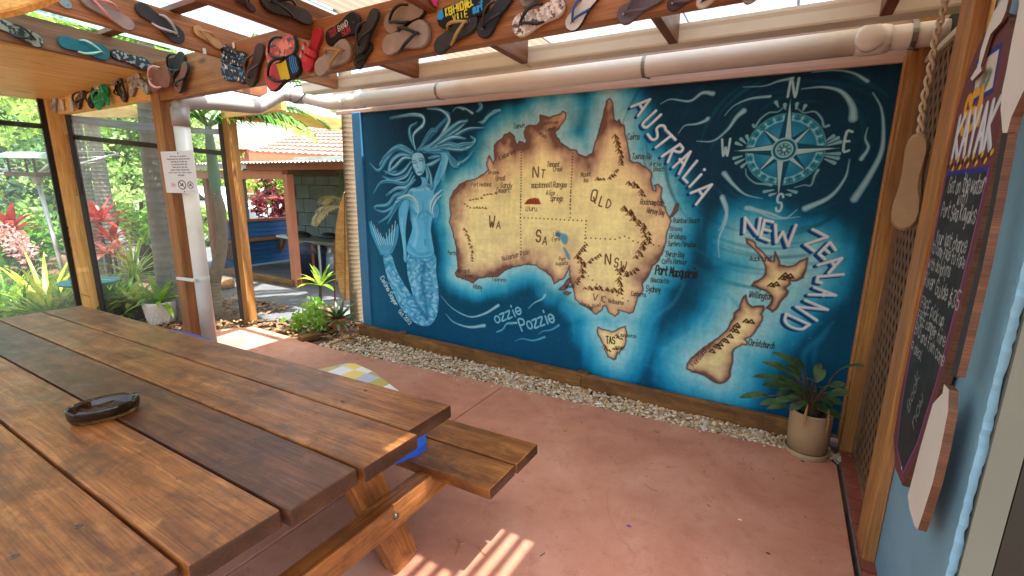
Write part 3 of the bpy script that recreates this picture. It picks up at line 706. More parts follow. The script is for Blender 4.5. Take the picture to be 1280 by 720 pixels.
    for L, wv, cl, al in ((z1(330,540, 325,600, 335,690), .02, '3a8fbe', .6), (z1(470,560, 478,640, 470,700), .016, '3a8fbe', .7), (z1(400,600, 405,680, 410,720), .008, '3a8fbe', .5), (z1(335,640, 365,668, 395,650), .010, '2f80b0', .7), (z1(415,650, 445,668, 472,640), .010, '2f80b0', .7), (z1(360,600, 370,640), .03, 'a4d8ee', .55), (z1(440,600, 448,640), .026, 'a4d8ee', .55), (z1(320,530, 390,525, 440,520), .012, 'aadcf0', .6),
                          (z1(510,470, 530,380, 535,330), .010, 'a8dcf0', .6), (z1(485,470, 500,400), .010, '2f80b0', .6), (z2(330,60, 345,130, 330,200), .016, '9ed2ea', .5), (z2(400,60, 395,130, 410,220), .02, '3c94c2', .5), (z2(386,170, 388,195), .005, '1f6a98', .8), (z2(345,40, 370,60, 400,45), .006, '3a8fbe', .6), (z2(300,190, 350,245, 420,235), .012, '2d7fae', .5), (z2(262,60, 270,150, 278,240), .008, 'a8dcf0', .6), (z1(400,505, 412,530), .005, '3a8fbe', .7), (z1(360,520, 392,516), .004, '2f80b0', .7)):
        R.stroke(catmull(L, 8), wv, cl, al, .014)
    hair = [(360,312, 420,250, 480,180, 545,110, 520,85), (380,300, 470,260, 520,190, 545,130, 500,80, 420,70), (360,305, 330,240, 325,180, 365,150), (355,300, 345,220, 400,160, 395,115, 330,105, 210,125), (375,310, 420,230, 450,190, 480,200), (390,305, 500,240, 600,180, 650,130), (400,300, 520,260, 640,190, 740,180), (410,305, 540,270, 640,290, 690,250, 665,225), (420,310, 560,290, 620,270, 690,265),
            (520,290, 560,350, 600,380, 650,350, 680,310), (540,320, 560,380, 590,395, 610,370), (500,290, 600,300, 650,300), (480,270, 560,230, 640,240), (440,280, 520,210, 600,150, 650,140),
            (345,315, 270,280, 210,320, 160,380, 160,395), (340,325, 250,300, 200,350, 150,420, 100,382), (335,335, 270,330, 220,370, 210,430, 250,420), (335,350, 290,350, 240,400, 190,440), (330,370, 290,420, 240,440, 180,420), (335,400, 300,450, 230,470, 170,450), (340,430, 300,490, 220,480, 160,490, 120,550), (350,450, 310,510, 250,520, 190,560), (355,470, 290,540, 240,560, 200,610, 135,620, 130,640),
            (330,500, 270,560, 230,620, 180,650, 130,640), (310,530, 250,600, 210,670, 150,715), (290,560, 240,640, 200,720), (345,330, 290,300, 240,290, 170,350), (430,350, 470,340, 500,340), (415,390, 450,380, 500,350), (425,400, 440,450, 445,510, 425,500), (410,390, 425,440, 420,490, 440,500), (720,40, 725,65, 700,90), (820,85, 770,110, 740,145, 720,150)]
    for i, L in enumerate(hair):
        P = catmull(z1(*L), 8); n = len(P); wv = [.003 + .015 * math.sin(math.pi * min(1, .12 + .88 * t)) for t in np.linspace(0, 1, n)]
        R.stroke([(x + .006, y - .012) for x, y in P], [a * 1.2 for a in wv], '0f4a70', .6, .008)
        R.stroke(P, wv, ('3f93b8', '5aa6c6', '4a9cc0')[i % 3], .85, .004)
        for j in range(4):
            o = q.uniform(-.011, .011); o2 = q.uniform(-.009, .009)
            PP = [(x + o * math.sin(2.5 * t) + o2 * t, y + o2 * math.sin(2.5 * t) - o * t) for (x, y), t in zip(P, np.linspace(0, 1, n))]
            R.stroke(PP, [a * q.uniform(.14, .28) for a in wv], q.choice(['9fd0e0', '7cbcd4', 'b4dcea', '1d628e', '2c78a4']), .75, .002)
    face = z1(338,335, 350,322, 375,318, 398,330, 410,365, 412,400, 400,435, 380,450, 362,440, 345,405, 335,370)
    R.poly(catmull(list(face) + [face[0]], 5), '8cc8e2', 1, .003); R.stroke(catmull(list(face) + [face[0]], 5), .003, '1b5f8c', .7)
    R.poly(z1(395,335, 410,365, 412,400, 400,435, 385,445, 398,400, 392,365), '4a9cc4', .6, .008)
    for L, wv, cl in ((z1(340,384, 350,376, 360,380), .004, '164f78'), (z1(378,368, 390,362, 402,370), .004, '164f78'), (z1(336,370, 350,362, 362,370), .003, '164f78'), (z1(376,356, 390,350, 404,358), .003, '164f78'), (z1(366,370, 366,400, 374,406), .0035, '3a82b0'), (z1(368,432, 380,428, 392,430), .005, '1f6292'), (z1(350,405, 356,420), .006, '5aa8cc')):
        R.stroke(catmull(L, 5), wv, cl, .85)
    for i, L in enumerate(((245,600, 300,570, 345,590, 372,640, 365,690), (255,580, 320,560, 365,600, 380,660), (500,560, 470,590, 452,640, 462,690), (505,530, 462,570, 440,620, 448,670))):
        P = catmull(z1(*L), 8); n = len(P); wv = [.003 + .013 * math.sin(math.pi * min(1, .1 + .9 * t)) for t in np.linspace(0, 1, n)]
        R.stroke([(x + .005, y - .01) for x, y in P], wv, '1d628e', .55, .006); R.stroke(P, wv, '79b8d0', .9, .004); R.stroke([(x, y + .004) for x, y in P], [a * .35 for a in wv], 'cfe8f0', .75)
    p, q = z2(150, 372, 232, 525); R.text('Celine Sayer', p, q, .055, 'b8d4dc', .09, .95, .05)
    p, q = z2(246, 552, 308, 622); R.text('Oct 2012', p, q, .045, 'b8d4dc', .09, .95, .05)
    # brush streaks over everything, thin wear
    st = R.fbm(40, 5, 8, 3) - .5; st2 = R.fbm(5, 40, 9, 3) - .5
    R.a *= (1 + (st * .09 + st2 * .07 + (n1 - .5) * .06)[..., None])
    q = random.Random(3)
    for i in range(60):
        x, y = q.uniform(0, MX1 - MX0), q.uniform(0, .7); R.stroke([(x, y), (x + q.uniform(-.01, .01), y + q.uniform(-.01, .01))], q.uniform(.001, .0025), '9fb4b8', .5)
    return R

# ------------------------------------------------------------------ material library
wood('table_wood', '6a3c1c', '9c602e', 'c2854a', .36, 11, stain='4a2a16', bump=.35, tint=.2)
wood('table_dark', '42261a', '683e28', '8a5a3c', .38, 11, stain='35201a', bump=.35, tint=.1)
wood('end_grain', '2a170e', '452715', '5a3520', .5, 5, bump=.4)
wood('beam_wood', '7a4a26', 'a4693a', 'bd8450', .5, 12, knots=True, tint=.06)
wood('rafter_wood', '583018', '7e4a2a', '966038', .5, 12, tint=.1)
wood('post_wood', '7c5228', 'a4743a', 'bc8c4a', .5, 12, knots=True, tint=.08)
wood('pine_wood', 'd8a254', 'ecbe70', 'f2cc88', .45, 9, knots=True, bump=.12, tint=.05)
wood('sleeper_wood', '5e3c1c', '8a5e2e', 'a4763e', .65, 10, stain='4a3018', tint=.1)
wood('stud_wood', '92602e', 'b88048', 'cc965a', .5, 10, tint=.06)
wood('dark_timber', '3e2418', '5a3826', '6c4630', .55, 10, tint=.06)
wood('board_core', '4a2c1c', '6a4430', '7c5238', .6, 10, tint=.06)
wood('surfboard_wood', 'a47840', 'c8985a', 'd4a868', .35, 8, stain='7a5228', tint=.04)
plain('pvc_white', 'dedad4', .32, var=.04, scale=3, dirt='bcb0a6')
plain('pvc_grey', '9c938e', .4, var=.06, scale=3, dirt='857a74')
plain('gutter_cream', 'd8d2bc', .4, var=.04, scale=2, dirt='b8ae98')
plain('wall_pink', 'b2988c', .7, var=.08, scale=3, bump=.15)
plain('edge_blue', '2f6f9a', .55, var=.15, scale=2, dirt='275878', bump=.1)
plain('steel', '8a8a88', .35, .9, var=.1)
plain('screw', '6a6660', .4, .8)
plain('black_metal', '0f1112', .45, var=.2, bump=.1)
plain('black_rubber', '131212', .6, var=.25, scale=30)
plain('brick_red', '8c4634', .75, var=.25, scale=9, bump=.5, bscale=70, dirt='6e3a2c')
plain('mortar', '6e625a', .9, var=.2, scale=30, bump=.3)
plain('wall_blue', '74a3bd', .6, var=.07, scale=3, bump=.45, bscale=28, dirt='4f8ab0')
plain('reveal_grey', '6d7268', .6, var=.08, scale=2)
plain('door_dark', '1c2220', .5, var=.15, scale=3)
plain('lattice_brown', '745840', .6, var=.25, scale=12)
plain('interior_shade', '0c0a09', .8)  # near-black colour stands in for the shade of the interior
plain('asphalt', '57595c', .85, var=.16, scale=5, bump=.5, bscale=260, dirt='6a6b6b', world=True)
plain('soil', '5c4430', .95, var=.3, scale=5, bump=.8, bscale=40, dirt='7a5a40', world=True)
plain('litter', '8a6848', .9, var=.35, scale=14)
plain('stone', 'c9b59a', .7, var=.2, scale=25, bump=.3)
plain('paper', 'dcd8dc', .6, var=.02)
plain('glass_frame_white', 'cfd0cc', .5)
plain('shed_pink', 'c07a5c', .55, var=.08, scale=3)
plain('shed_brown', '8e5638', .6, var=.1, scale=3)
plain('slat_blue', '3a76bc', .5, var=.1, scale=3)
plain('block_grey', '6d7a76', .8, var=.12, scale=4, bump=.4, dirt='55605c')
plain('tile_red', 'b67a68', .7, var=.18, scale=3, bump=.2)
plain('fascia_salmon', 'd08a66', .55, var=.05)
plain('roof_white', 'dcdcda', .5, var=.04)
plain('bin_navy', '263248', .5, var=.1)
plain('gas_grey', '9fb0b8', .35, .2, var=.1)
plain('terracotta', 'b56a48', .8, var=.12, scale=8, bump=.2)
plain('pot_tan', 'a58a68', .55, var=.1, scale=5, dirt='8c7256', bump=.1)
plain('pot_white', 'cfcac2', .6, var=.06, scale=8)
plain('pot_black', '1c1e22', .5)
plain('potting_soil', '2e2018', .95, var=.3, scale=40, bump=.8)
plain('teal_paint', '2b8a8c', .45, var=.12, scale=5, dirt='256a70')
plain('feeder_green', 'a9c8b4', .5, var=.06)
plain('galvanised', 'b0b2ae', .4, .5, var=.1)
plain('rope', 'b8a488', .8, var=.15, scale=60, bump=.5, bscale=200)
plain('buoy', '947a5a', .7, var=.1, scale=9, bump=.6, bscale=130)
plain('white_paint', 'd9d6d0', .5, var=.04, scale=5, dirt='b8b0a8')
plain('car_white', 'e4e6e8', .25)
plain('car_glass', '1c2226', .1)
plain('brick_far', 'a86450', .8, var=.12)
plain('far_white', 'd8d8d6', .7)
plain('leaf_dead', 'a07848', .8, var=.3, scale=20)

def concrete():
    k = N('pink_concrete'); v = k.coords(world=True)
    f = k.noise(v, 1.6, 7, .62, .3); o = k.ramp(f, [(.3, sr('aa6c58')), (.5, sr('c0846c')), (.72, sr('d09a84'))])
    f2 = k.noise(v, 11, 5, .7); o = k.mix(k.ramp(f2, [(.54, (0, 0, 0, 1)), (.74, (.5, .5, .5, 1))]), o, sr('9c5c46'))
    f5 = k.noise(v, .9, 4, .6, .8); o = k.mix(k.ramp(f5, [(.56, (0, 0, 0, 1)), (.68, (.35, .35, .35, 1))]), o, sr('d8a890'))
    vo = k.n('TexVoronoi', feature='DISTANCE_TO_EDGE'); vo.inputs['Scale'].default_value = .55
    wn = k.n('TexNoise'); wn.inputs['Scale'].default_value = 2.5; wn.inputs['Detail'].default_value = 6; k.l(v, wn.inputs[0]); vm = k.n('VectorMath', operation='MULTIPLY_ADD'); k.l(wn.outputs['Color'], vm.inputs[0]); vm.inputs[1].default_value = (.35, .35, .35); k.l(v, vm.inputs[2]); k.l(vm.outputs[0], vo.inputs['Vector'])
    ck_ = k.math('MULTIPLY', k.ramp(vo.outputs['Distance'], [(.0, (1, 1, 1, 1)), (.0035, (0, 0, 0, 1))]), k.ramp(f5, [(.52, (0, 0, 0, 1)), (.62, (.35, .35, .35, 1))])); o = k.mix(ck_, o, sr('6a4238'))
    sc_ = k.noise(k.coords((9, 1.2, 1), world=True), 4, 5, .7, 1.2); o = k.mix(k.ramp(sc_, [(.6, (0, 0, 0, 1)), (.7, (.22, .22, .22, 1))]), o, sr('dab49e'))
    sp_ = k.noise(v, 26, 3, .6); o = k.mix(k.ramp(sp_, [(.69, (0, 0, 0, 1)), (.72, (.6, .6, .6, 1))]), o, sr('6e4034'))
    f3 = k.noise(v, 140, 3, .6); o = k.mix(k.ramp(f3, [(.60, (0, 0, 0, 1)), (.72, (.55, .55, .55, 1))]), o, sr('7c4a40'))
    f4 = k.noise(v, 60, 2, .5); o = k.mix(k.ramp(f4, [(.66, (0, 0, 0, 1)), (.74, (.5, .5, .5, 1))]), o, sr('d0a090'))
    k.l(o, k.b.inputs['Base Color']); k.l(k.math('ADD', k.math('MULTIPLY', f2, .3), .42), k.b.inputs['Roughness'])
    k.bump(k.math('ADD', f3, k.math('MULTIPLY', f2, 2.0)), .22, .004); M['pink_concrete'] = k.m
concrete()

def sheet_mat(name, col, amount, clear=0.0):
    """fibreglass roofing: light comes through, milky; clear sheets also get see-through stripes put in to shape the sun on the floor"""
    k = N(name); v = k.coords(jitter=False)
    f = k.noise(v, 2.5, 5, .6); c = k.ramp(f, [(.3, tuple(x * .86 for x in sr(col)[:3]) + (1,)), (.7, sr(col))])
    tr = k.n('BsdfTranslucent'); k.l(c, tr.inputs[0]); df = k.n('BsdfDiffuse'); k.l(c, df.inputs[0])
    m = k.n('MixShader'); m.inputs[0].default_value = amount; k.l(df.outputs[0], m.inputs[1]); k.l(tr.outputs[0], m.inputs[2])
    out = m.outputs[0]
    if clear:
        sx = k.n('SeparateXYZ'); k.l(v, sx.inputs[0])
        wv = k.math('SINE', k.math('MULTIPLY', sx.outputs[0], 2 * math.pi / .076))
        fac = k.ramp(k.math('ADD', k.math('MULTIPLY', wv, .5), .5), [(.35, (0, 0, 0, 1)), (.6, (clear, clear, clear, 1))])
        tp = k.n('BsdfTransparent'); tp.inputs[0].default_value = (.95, .95, .95, 1)
        m2 = k.n('MixShader'); k.l(fac, m2.inputs[0]); k.l(out, m2.inputs[1]); k.l(tp.outputs[0], m2.inputs[2]); out = m2.outputs[0]
    k.l(out, k.o.inputs[0]); M[name] = k.m
sheet_mat('sheet_opal', '939599', .58); sheet_mat('sheet_turquoise', '90b4bc', .6); sheet_mat('sheet_beige', '8e8070', .5); sheet_mat('sheet_sun_stripes', 'dfe4e4', .85, .5)
glassy('clear_pvc', 'f0f4f4', .88, .05)
glassy('rolled_pvc', 'c9c6d4', .62, .12)

def smoked_glass():
    k = N('smoked_glass'); k.b.inputs['Base Color'].default_value = sr('64492a'); k.b.inputs['Transmission Weight'].default_value = .92
    k.b.inputs['Roughness'].default_value = .06; k.b.inputs['IOR'].default_value = 1.48; M['smoked_glass'] = k.m
smoked_glass()

# ------------------------------------------------------------------ ground
def sheet(name, poly, z, mat, t=.0, bev=0, kind='structure'):
    mb = MB()
    if t: mb.prism(poly, (0, 0, z - t), (1, 0, 0), (0, 1, 0), t, bev)
    else: mb.add([(x, y, z) for x, y in poly], [tuple(range(len(poly)))])
    return tag(mb.build(name, mat), kind=kind)
sheet('ground', [(-400, -400), (400, -400), (400, 400), (-400, 400)], -.06, 'soil')
sheet('driveway', [(-5.30, 3.12), (-4.45, 3.30), (-3.9, 4.4), (-3.9, 14), (-30, 14), (-30, 4.2), (-9.0, 3.9), (-7.4, 3.55), (-6.2, 3.3)], -.02, 'asphalt')
g1, g2, g3 = G(220, 417), G(317, 408), G(378, 425)
sheet('concrete_slab', [(-6.3, -2.6), (-1.846, -2.6), (-1.846, 3.055), (-3.85, 2.90), (g3.x, g3.y), (g2.x, g2.y), (g1.x, g1.y), (-6.3, 2.0)], 0, 'pink_concrete', .1, .006)
sheet('concrete_slab', [(-1.838, -2.6), (.425, -2.6), (.425, 3.15), (.385, 3.205), (-1.838, 3.056)], 0, 'pink_concrete', .1, .006)
sheet('gravel_bed', [(-4.6, 2.7), (.6, 2.7), (.6, 3.44), (-4.6, 3.44)], -.035, 'soil')

def pebbles():
    g = nr; t = (1 + 5 ** .5) / 2
    iv = np.array([(-1, t, 0), (1, t, 0), (-1, -t, 0), (1, -t, 0), (0, -1, t), (0, 1, t), (0, -1, -t), (0, 1, -t), (t, 0, -1), (t, 0, 1), (-t, 0, -1), (-t, 0, 1)]) / 1.9
    fi = np.array([(0, 11, 5), (0, 5, 1), (0, 1, 7), (0, 7, 10), (0, 10, 11), (1, 5, 9), (5, 11, 4), (11, 10, 2), (10, 7, 6), (7, 1, 8), (3, 9, 4), (3, 4, 2), (3, 2, 6), (3, 6, 8), (3, 8, 9), (4, 9, 5), (2, 4, 11), (6, 2, 10), (8, 6, 7), (9, 8, 1)])
    V = []; n = 0
    while n < 7500:
        x = g.uniform(-3.95, .50); f = (x + 3.9) / 4.29; y0 = 2.895 + .31 * f
        y = y0 + (3.36 - y0) * g.random()
        if x > .41 and y > 3.3: continue
        r = g.uniform(.006, .0135) * (1.15 if g.random() < .2 else 1)
        v = iv * (1 + g.normal(size=(12, 1)) * .16) * np.array([g.uniform(.8, 1.4), g.uniform(.8, 1.3), g.uniform(.5, .9)]) * r
        a = g.uniform(0, 6.28); c, s_ = math.cos(a), math.sin(a)
        v = v @ np.array([[c, s_, 0], [-s_, c, 0], [0, 0, 1]]) + np.array([x, y, -.012 + g.uniform(-.012, .016)])
        V.append(v); n += 1
    for k in range(40):                       # a few strays on the slab
        x = g.uniform(-3.8, .35); f = (x + 3.9) / 4.29; V.append(iv * np.array([1.1, 1, .7]) * .007 + np.array([x, 2.895 + .31 * f - abs(g.normal()) * .06, .004]))
    n = len(V); V = np.concatenate(V).astype(np.float32); Fa = (fi[None] + 12 * np.arange(n)[:, None, None]).reshape(-1, 3)
    me = bpy.data.meshes.new('gravel'); me.from_pydata(V.tolist(), [], Fa.tolist())
    ca = me.color_attributes.new('tone', 'FLOAT_COLOR', 'POINT')
    pal = np.array([sr(c) for c in ('d9c9ae', 'c9b08c', 'e4dccb', 'b98d5e', 'cfc0a8', 'a8886a', 'd8b98e', 'e8e2d6')])
    ca.data.foreach_set('color', np.repeat(pal[g.integers(0, 8, n)] * g.uniform(.75, 1.1, (n, 1)), 12, axis=0).astype(np.float32).ravel())
    k = N('pebble'); at = k.n('Attribute', attribute_name='tone'); f = k.noise(k.coords(jitter=False), 90, 3)
    k.l(k.mix(k.ramp(f, [(.45, (0, 0, 0, 1)), (.7, (.4, .4, .4, 1))]), at.outputs['Color'], sr('a07e58')), k.b.inputs['Base Color']); k.b.inputs['Roughness'].default_value = .6
    me.materials.append(k.m); tag(new_obj('gravel', me), kind='stuff')
pebbles()

def litter(name, n, fn, mat, size):
    g = nr; P = np.array([fn(g) for _ in range(n)]); a = g.normal(size=(n, 3)); a[:, 2] *= .25; a /= np.linalg.norm(a, axis=1, keepdims=True)
    b = np.cross(a, np.array([0, 0, 1.0]) + g.normal(size=(n, 3)) * .25); b /= np.linalg.norm(b, axis=1, keepdims=True); s_ = size * (.5 + g.random((n, 1)))
    return tag(quads(name, P, a * s_, b * s_ * .35, mat), kind='stuff')
def _lit(g):
    while True:
        x, y = g.uniform(-6.8, -3.5), g.uniform(2.2, 3.7)
        e = 2.9 + (3.05 - 2.9) * (x + 5.1) / 1.1 if x > -5.15 else 2.35 + .55 * (x + 5.6) / .5
        if y > e + .02 and not (-4.45 < x < -3.95 and y < 2.95) and (y < e + .42 or x > -4.7 or x < -5.5): return (x, y, -.015 + g.uniform(0, .03))
litter('leaf_litter', 2600, _lit, 'litter', .035)
litter('fallen_leaves', 90, lambda g: (g.uniform(-3.8, .2), 2.9 + .31 * (g.random()) - abs(g.normal()) * .25, .004), 'leaf_dead', .012)
# the twiggy scraps and bits lying on the slab in front
def scrap(name, label, cat, P, r, mat='leaf_dead'):
    mb = MB(); [mb.tube(catmull(p, 5), r, 5) for p in P]; return tag(mb.build(name, mat, org=mb.mid()), label, cat)
scrap('twig', 'thin forked dry twig lying on the pink floor beside the bench end', 'twig', [[G(571, 672, .004), G(575, 680, .006), G(570, 693, .004)], [G(575, 680, .006), G(585, 677, .01)]], .0022)
scrap('twig', 'short curved dry stem lying on the floor, to the right of the forked twig', 'twig', [[G(596, 683, .004), G(603, 690, .008), G(607, 694, .004)]], .002)
scrap('twig', 'tiny dark twig lying alone on the open pink floor', 'twig', [[G(675, 695, .004), G(681, 691, .004)]], .002, 'dark_timber')
scrap('twig', 'fine pale straw lying on the floor near the mural gravel', 'twig', [[G(806, 605, .004), G(815, 612, .006), G(822, 613, .004)]], .0016)

plain('petal_purple', '5a3a90', .6)
for (u, v), r_, mt_, lb in (((786, 658), .009, 'petal_purple', 'small purple petal on the pink floor'), ((925, 650), .007, 'white_paint', 'small white paint chip on the pink floor'), ((1003, 577), .008, 'pot_black', 'small dark scrap on the floor in front of the tan pot'), ((820, 540), .016, 'leaf_dead', 'curled dead leaf on the gravel at the floor edge'), ((960, 692), .007, 'dark_timber', 'tiny brown scrap near the right floor edge')):
    mb = MB(); mb.lathe([(r_ * .3, 0), (r_, r_ * .3), (r_ * .7, r_ * .55), (0, r_ * .4)], G(u, v, .001), 7, 1.5, .8); tag(mb.build('floor_scrap', mt_, org=G(u, v, .001)), lb, 'scrap')

# ------------------------------------------------------------------ mural wall
mw = thing('mural_wall', 'wide blue wall panel painted with a mermaid, a map of Australia and New Zealand and a compass', 'mural', ((MX0 + MX1) / 2, MY, 0))
mb = MB(); mb.box(((MX0 + MX1) / 2, MY + .02, (MZ0 + MZ1) / 2), (MX1 - MX0, .04, MZ1 - MZ0))
o = mb.build('painted_panel', printed('mural_paint', paint_mural(), .6, .14, 45, .12), mw)
face_uv(o, lambda c: ((c.x - MX0) / (MX1 - MX0), (c.z - MZ0) / (MZ1 - MZ0)))
board('edge_board', (-3.806, MY + .005, .05), (-3.806, MY + .005, 2.285), .118, .07, 'edge_blue', mw, up=(0, -1, 0), bev=.004)
board('wall_strip', (-4.15, MY + .03, 2.435), (.62, MY + .03, 2.435), .07, .255, 'wall_pink', mw, up=(0, 0, 1))
board('wall_lip', (-4.1, MY - .012, 2.297), (.46, MY - .012, 2.297), .022, .034, 'wall_pink', mw, up=(0, 0, 1))
mb = MB(); mb.box(((MX0 + MX1) / 2 - .05, MY + .10, 1.2), (MX1 - MX0 + .2, .10, 2.4)); mb.build('backing', 'wall_pink', mw)
# sleepers in front of the mural, packed off it with blocks
q0, q1, q2 = -3.87, -1.30, .40
for a, b in ((q0, q1 - .004), (q1 + .004, q2)):
    s_ = board('sleeper', (a, 3.385, .05), (b, 3.395, .05), .045, .125, 'sleeper_wood', None, bev=.005)
    tag(s_, 'left timber sleeper edging the gravel below the mermaid and ozzie pozzie lettering' if a < -2 else 'right timber sleeper edging the gravel below Tasmania and New Zealand', 'sleeper', 'sleepers along the foot of the mural')
for x, lb in ((-3.84, 'small timber packing block at the left end of the mural sleeper'), (-3.29, 'small timber packing block behind the left sleeper under the mermaid tail'), (-1.30, 'pale timber packing block where the two mural sleepers meet')):
    tag(board('packing_block', (x - .045, 3.40, .105), (x + .045, 3.40, .105), .085, .03, 'sleeper_wood', None, bev=.003), lb, 'timber block', 'packing blocks behind the sleepers')

# ------------------------------------------------------------------ roof
BY = 2.0                                   # front face of the main beam
def zb(y): return 2.465 - .04 * (y - 1.1)  # underside of the rafters
board('main_beam', (-4.44, BY + .035, 2.368), (1.4, BY + .035, 2.425), .07, .285, 'beam_wood', None, bev=.004)
tag(bpy.data.objects['main_beam'], 'long brown timber roof beam crossing in front of the mural, hung with thongs', 'beam')
RX = [(-4.47, 'dark left roof rafter hung with a teal thong, next to the yellow ceiling'), (-3.485, 'roof rafter hung with a black thong with silver straps'), (-2.575, 'dark roof rafter hung with a big black thong sole'), (-1.635, 'roof rafter behind the pink thong at the top edge'), (-.675, 'roof rafter whose end shows right of the white thong with blue straps'), (.28, 'roof rafter at the right above the end of the white pipe')]
for x, lb in RX:
    o = board('rafter', (x, -2.4, zb(-2.4) + .095), (x, 2.94, zb(2.94) + .095), .05, .19, 'rafter_wood' if x not in (-3.485,) else 'beam_wood', None, bev=.003); tag(o, lb, 'rafter', 'roof rafters over the main beam')
for y, lb in ((2.72, 'roof batten nearest the gutter'), (1.72, 'roof batten above the tan thong between two roof panels'), (.72, 'roof batten over the near end of the picnic table'), (-.6, 'roof batten behind the viewer')):
    tag(board('roof_batten', (-4.5, y, zb(y) + .21), (1.4, y, zb(y) + .21), .07, .035, 'rafter_wood', None, bev=.003), lb, 'batten', 'battens on the rafters')
def corr(name, x0, x1, y0, y1, mat, label, amp=.008, pitch=.076, zf=None, group='roof sheets over the patio', cat='roof sheet', parent=None):
    zf = zf or (lambda y: zb(y) + .232); n = int((x1 - x0) / pitch * 8); mb = MB(); vs = []
    for j in range(9):
        y = y0 + (y1 - y0) * j / 8
        for i in range(n + 1):
            x = x0 + (x1 - x0) * i / n; vs.append((x, y, zf(y) + amp * math.sin(2 * math.pi * (x - x0) / pitch)))
    fs = [(j * (n + 1) + i, j * (n + 1) + i + 1, (j + 1) * (n + 1) + i + 1, (j + 1) * (n + 1) + i) for j in range(8) for i in range(n)]
    mb.add(vs, fs); o = mb.build(name, mat, parent, smooth=True, org=(x0, y0, 0) if parent is None else None)
    return tag(o, label, cat, group) if parent is None else o
_top = lambda y: zb(y) + .243
corr('roof_sheet', -4.5, -3.95, -2.4, 2.25, 'sheet_turquoise', 'turquoise translucent corrugated roof sheet at the left by the yellow ceiling')
corr('roof_sheet', -3.96, -3.48, -2.4, 2.15, 'sheet_turquoise', 'turquoise translucent roof sheet left of the grey thong with pink straps', zf=_top)
corr('roof_sheet', -3.49, -2.59, -2.4, 3.62, 'sheet_opal', 'grey white translucent corrugated roof sheet between the two thong rafters')
corr('roof_sheet', -2.60, -1.63, -2.4, 3.62, 'sheet_beige', 'beige corrugated roof sheet above the black thongs of the main beam', zf=_top)
corr('roof_sheet', -1.64, -.67, -2.4, 3.62, 'sheet_opal', 'milky corrugated roof sheet in the middle over the lettered thong')
corr('roof_sheet', -.68, .12, -2.4, .92, 'sheet_opal', 'milky corrugated roof sheet towards the right wall', zf=_top)
corr('roof_sheet', -.68, -.37, .90, 1.25, 'sheet_opal', 'narrow milky roof sheet left of the clear sheet', zf=_top)
corr('roof_sheet', -.38, -.085, .90, 1.25, 'sheet_sun_stripes', 'clear corrugated sheet added out of view to throw sun stripes on the floor')  # unseen overhead, added so that striped sun reaches the floor
corr('roof_sheet', -.09, .13, .90, 1.58, 'sheet_sun_stripes', 'long narrow clear sheet added out of view to widen the sun stripes', zf=lambda y: zb(y) + .238)  # second unseen sheet, added to spread the sun stripes past the bench
corr('roof_sheet', -.68, -.085, 1.23, 3.62, 'sheet_opal', 'milky corrugated roof sheet over the gutter towards the right wall', zf=_top)
corr('roof_sheet', -.095, .12, 1.56, 3.62, 'sheet_opal', 'narrow milky roof sheet between the long clear sheet and the gutter', zf=lambda y: zb(y) + .25)
corr('roof_sheet', .10, 1.4, -2.4, 3.62, 'sheet_beige', 'beige corrugated roof sheet over the right wall')
# gutter
prof = [(2.955, 2.398), (3.075, 2.398), (3.08, 2.492), (3.072, 2.492), (3.068, 2.405), (2.965, 2.405), (2.958, 2.45), (2.955, 2.482), (2.967, 2.494), (2.945, 2.496), (2.943, 2.48), (2.949, 2.46), (2.949, 2.408)]
mb = MB(); mb.prism(prof, (-3.95, 0, 0), (0, 1, 0), (0, 0, 1), 4.75, 0); gt = mb.build('gutter', 'gutter_cream', org=(-3.95, 3.0, 2.37)); tag(gt, 'long cream metal roof gutter running above the white pipe', 'gutter')
mb = MB(); mb.prism([(a * 1.0, b) for a, b in [(2.940, 2.392), (3.082, 2.392), (3.084, 2.494), (2.938, 2.494)]], (-1.66, 0, 0), (0, 1, 0), (0, 0, 1), .012); mb.build('joint_strip', 'gutter_cream', gt)

# ------------------------------------------------------------------ white drain pipe and grey down pipe
pz = lambda x: 2.356 + .0035 * (x + 3.9)
PYY = 3.27
pp = thing('drain_pipe', 'long white plastic drain pipe running along the top of the mural', 'pipe', (-1.8, PYY, 2.4))
mb = MB(); mb.tube([(-3.75, PYY, pz(-3.75)), (.30, PYY, pz(.3))], .066, 20); mb.tube([(.30, PYY, pz(.3)), (.72, PYY + .02, pz(.3) + .004)], .06, 20); mb.build('pipe_run', 'pvc_white', pp, True)
mb = MB(); mb.tube([(.20, PYY, pz(.2)), (.235, PYY, pz(.2)), (.31, PYY, pz(.2)), (.345, PYY, pz(.2))], [.066, .073, .073, .066], 20); mb.tube([(.255, PYY - .03, pz(.2)), (.255, PYY - .085, pz(.2)), (.255, PYY - .095, pz(.2))], [.066, .066, .05], 18); mb.build('capped_elbow', 'pvc_white', pp, True)
mb = MB(); mb.tube([(-3.69, PYY, pz(-3.7)), (-3.66, PYY, pz(-3.7)), (-3.52, PYY, pz(-3.7)), (-3.5, PYY, pz(-3.7))], [.065, .071, .071, .065], 20); mb.tube([(-3.60, PYY - .01, pz(-3.6) + .03), (-3.60, PYY - .01, 2.50)], .045, 16); mb.tube([(-3.60, PYY - .01, 2.485), (-3.60, PYY - .01, 2.515)], .056, 16); mb.build('tee_socket', 'pvc_white', pp, True)
mb = MB(); mb.tube(catmull([(-3.75, PYY, pz(-3.75)), (-3.95, PYY - .01, 2.362), (-4.12, PYY - .06, 2.40), (-4.22, PYY - .12, 2.425)], 5), .066, 18); mb.build('bend', 'pvc_white', pp, True)
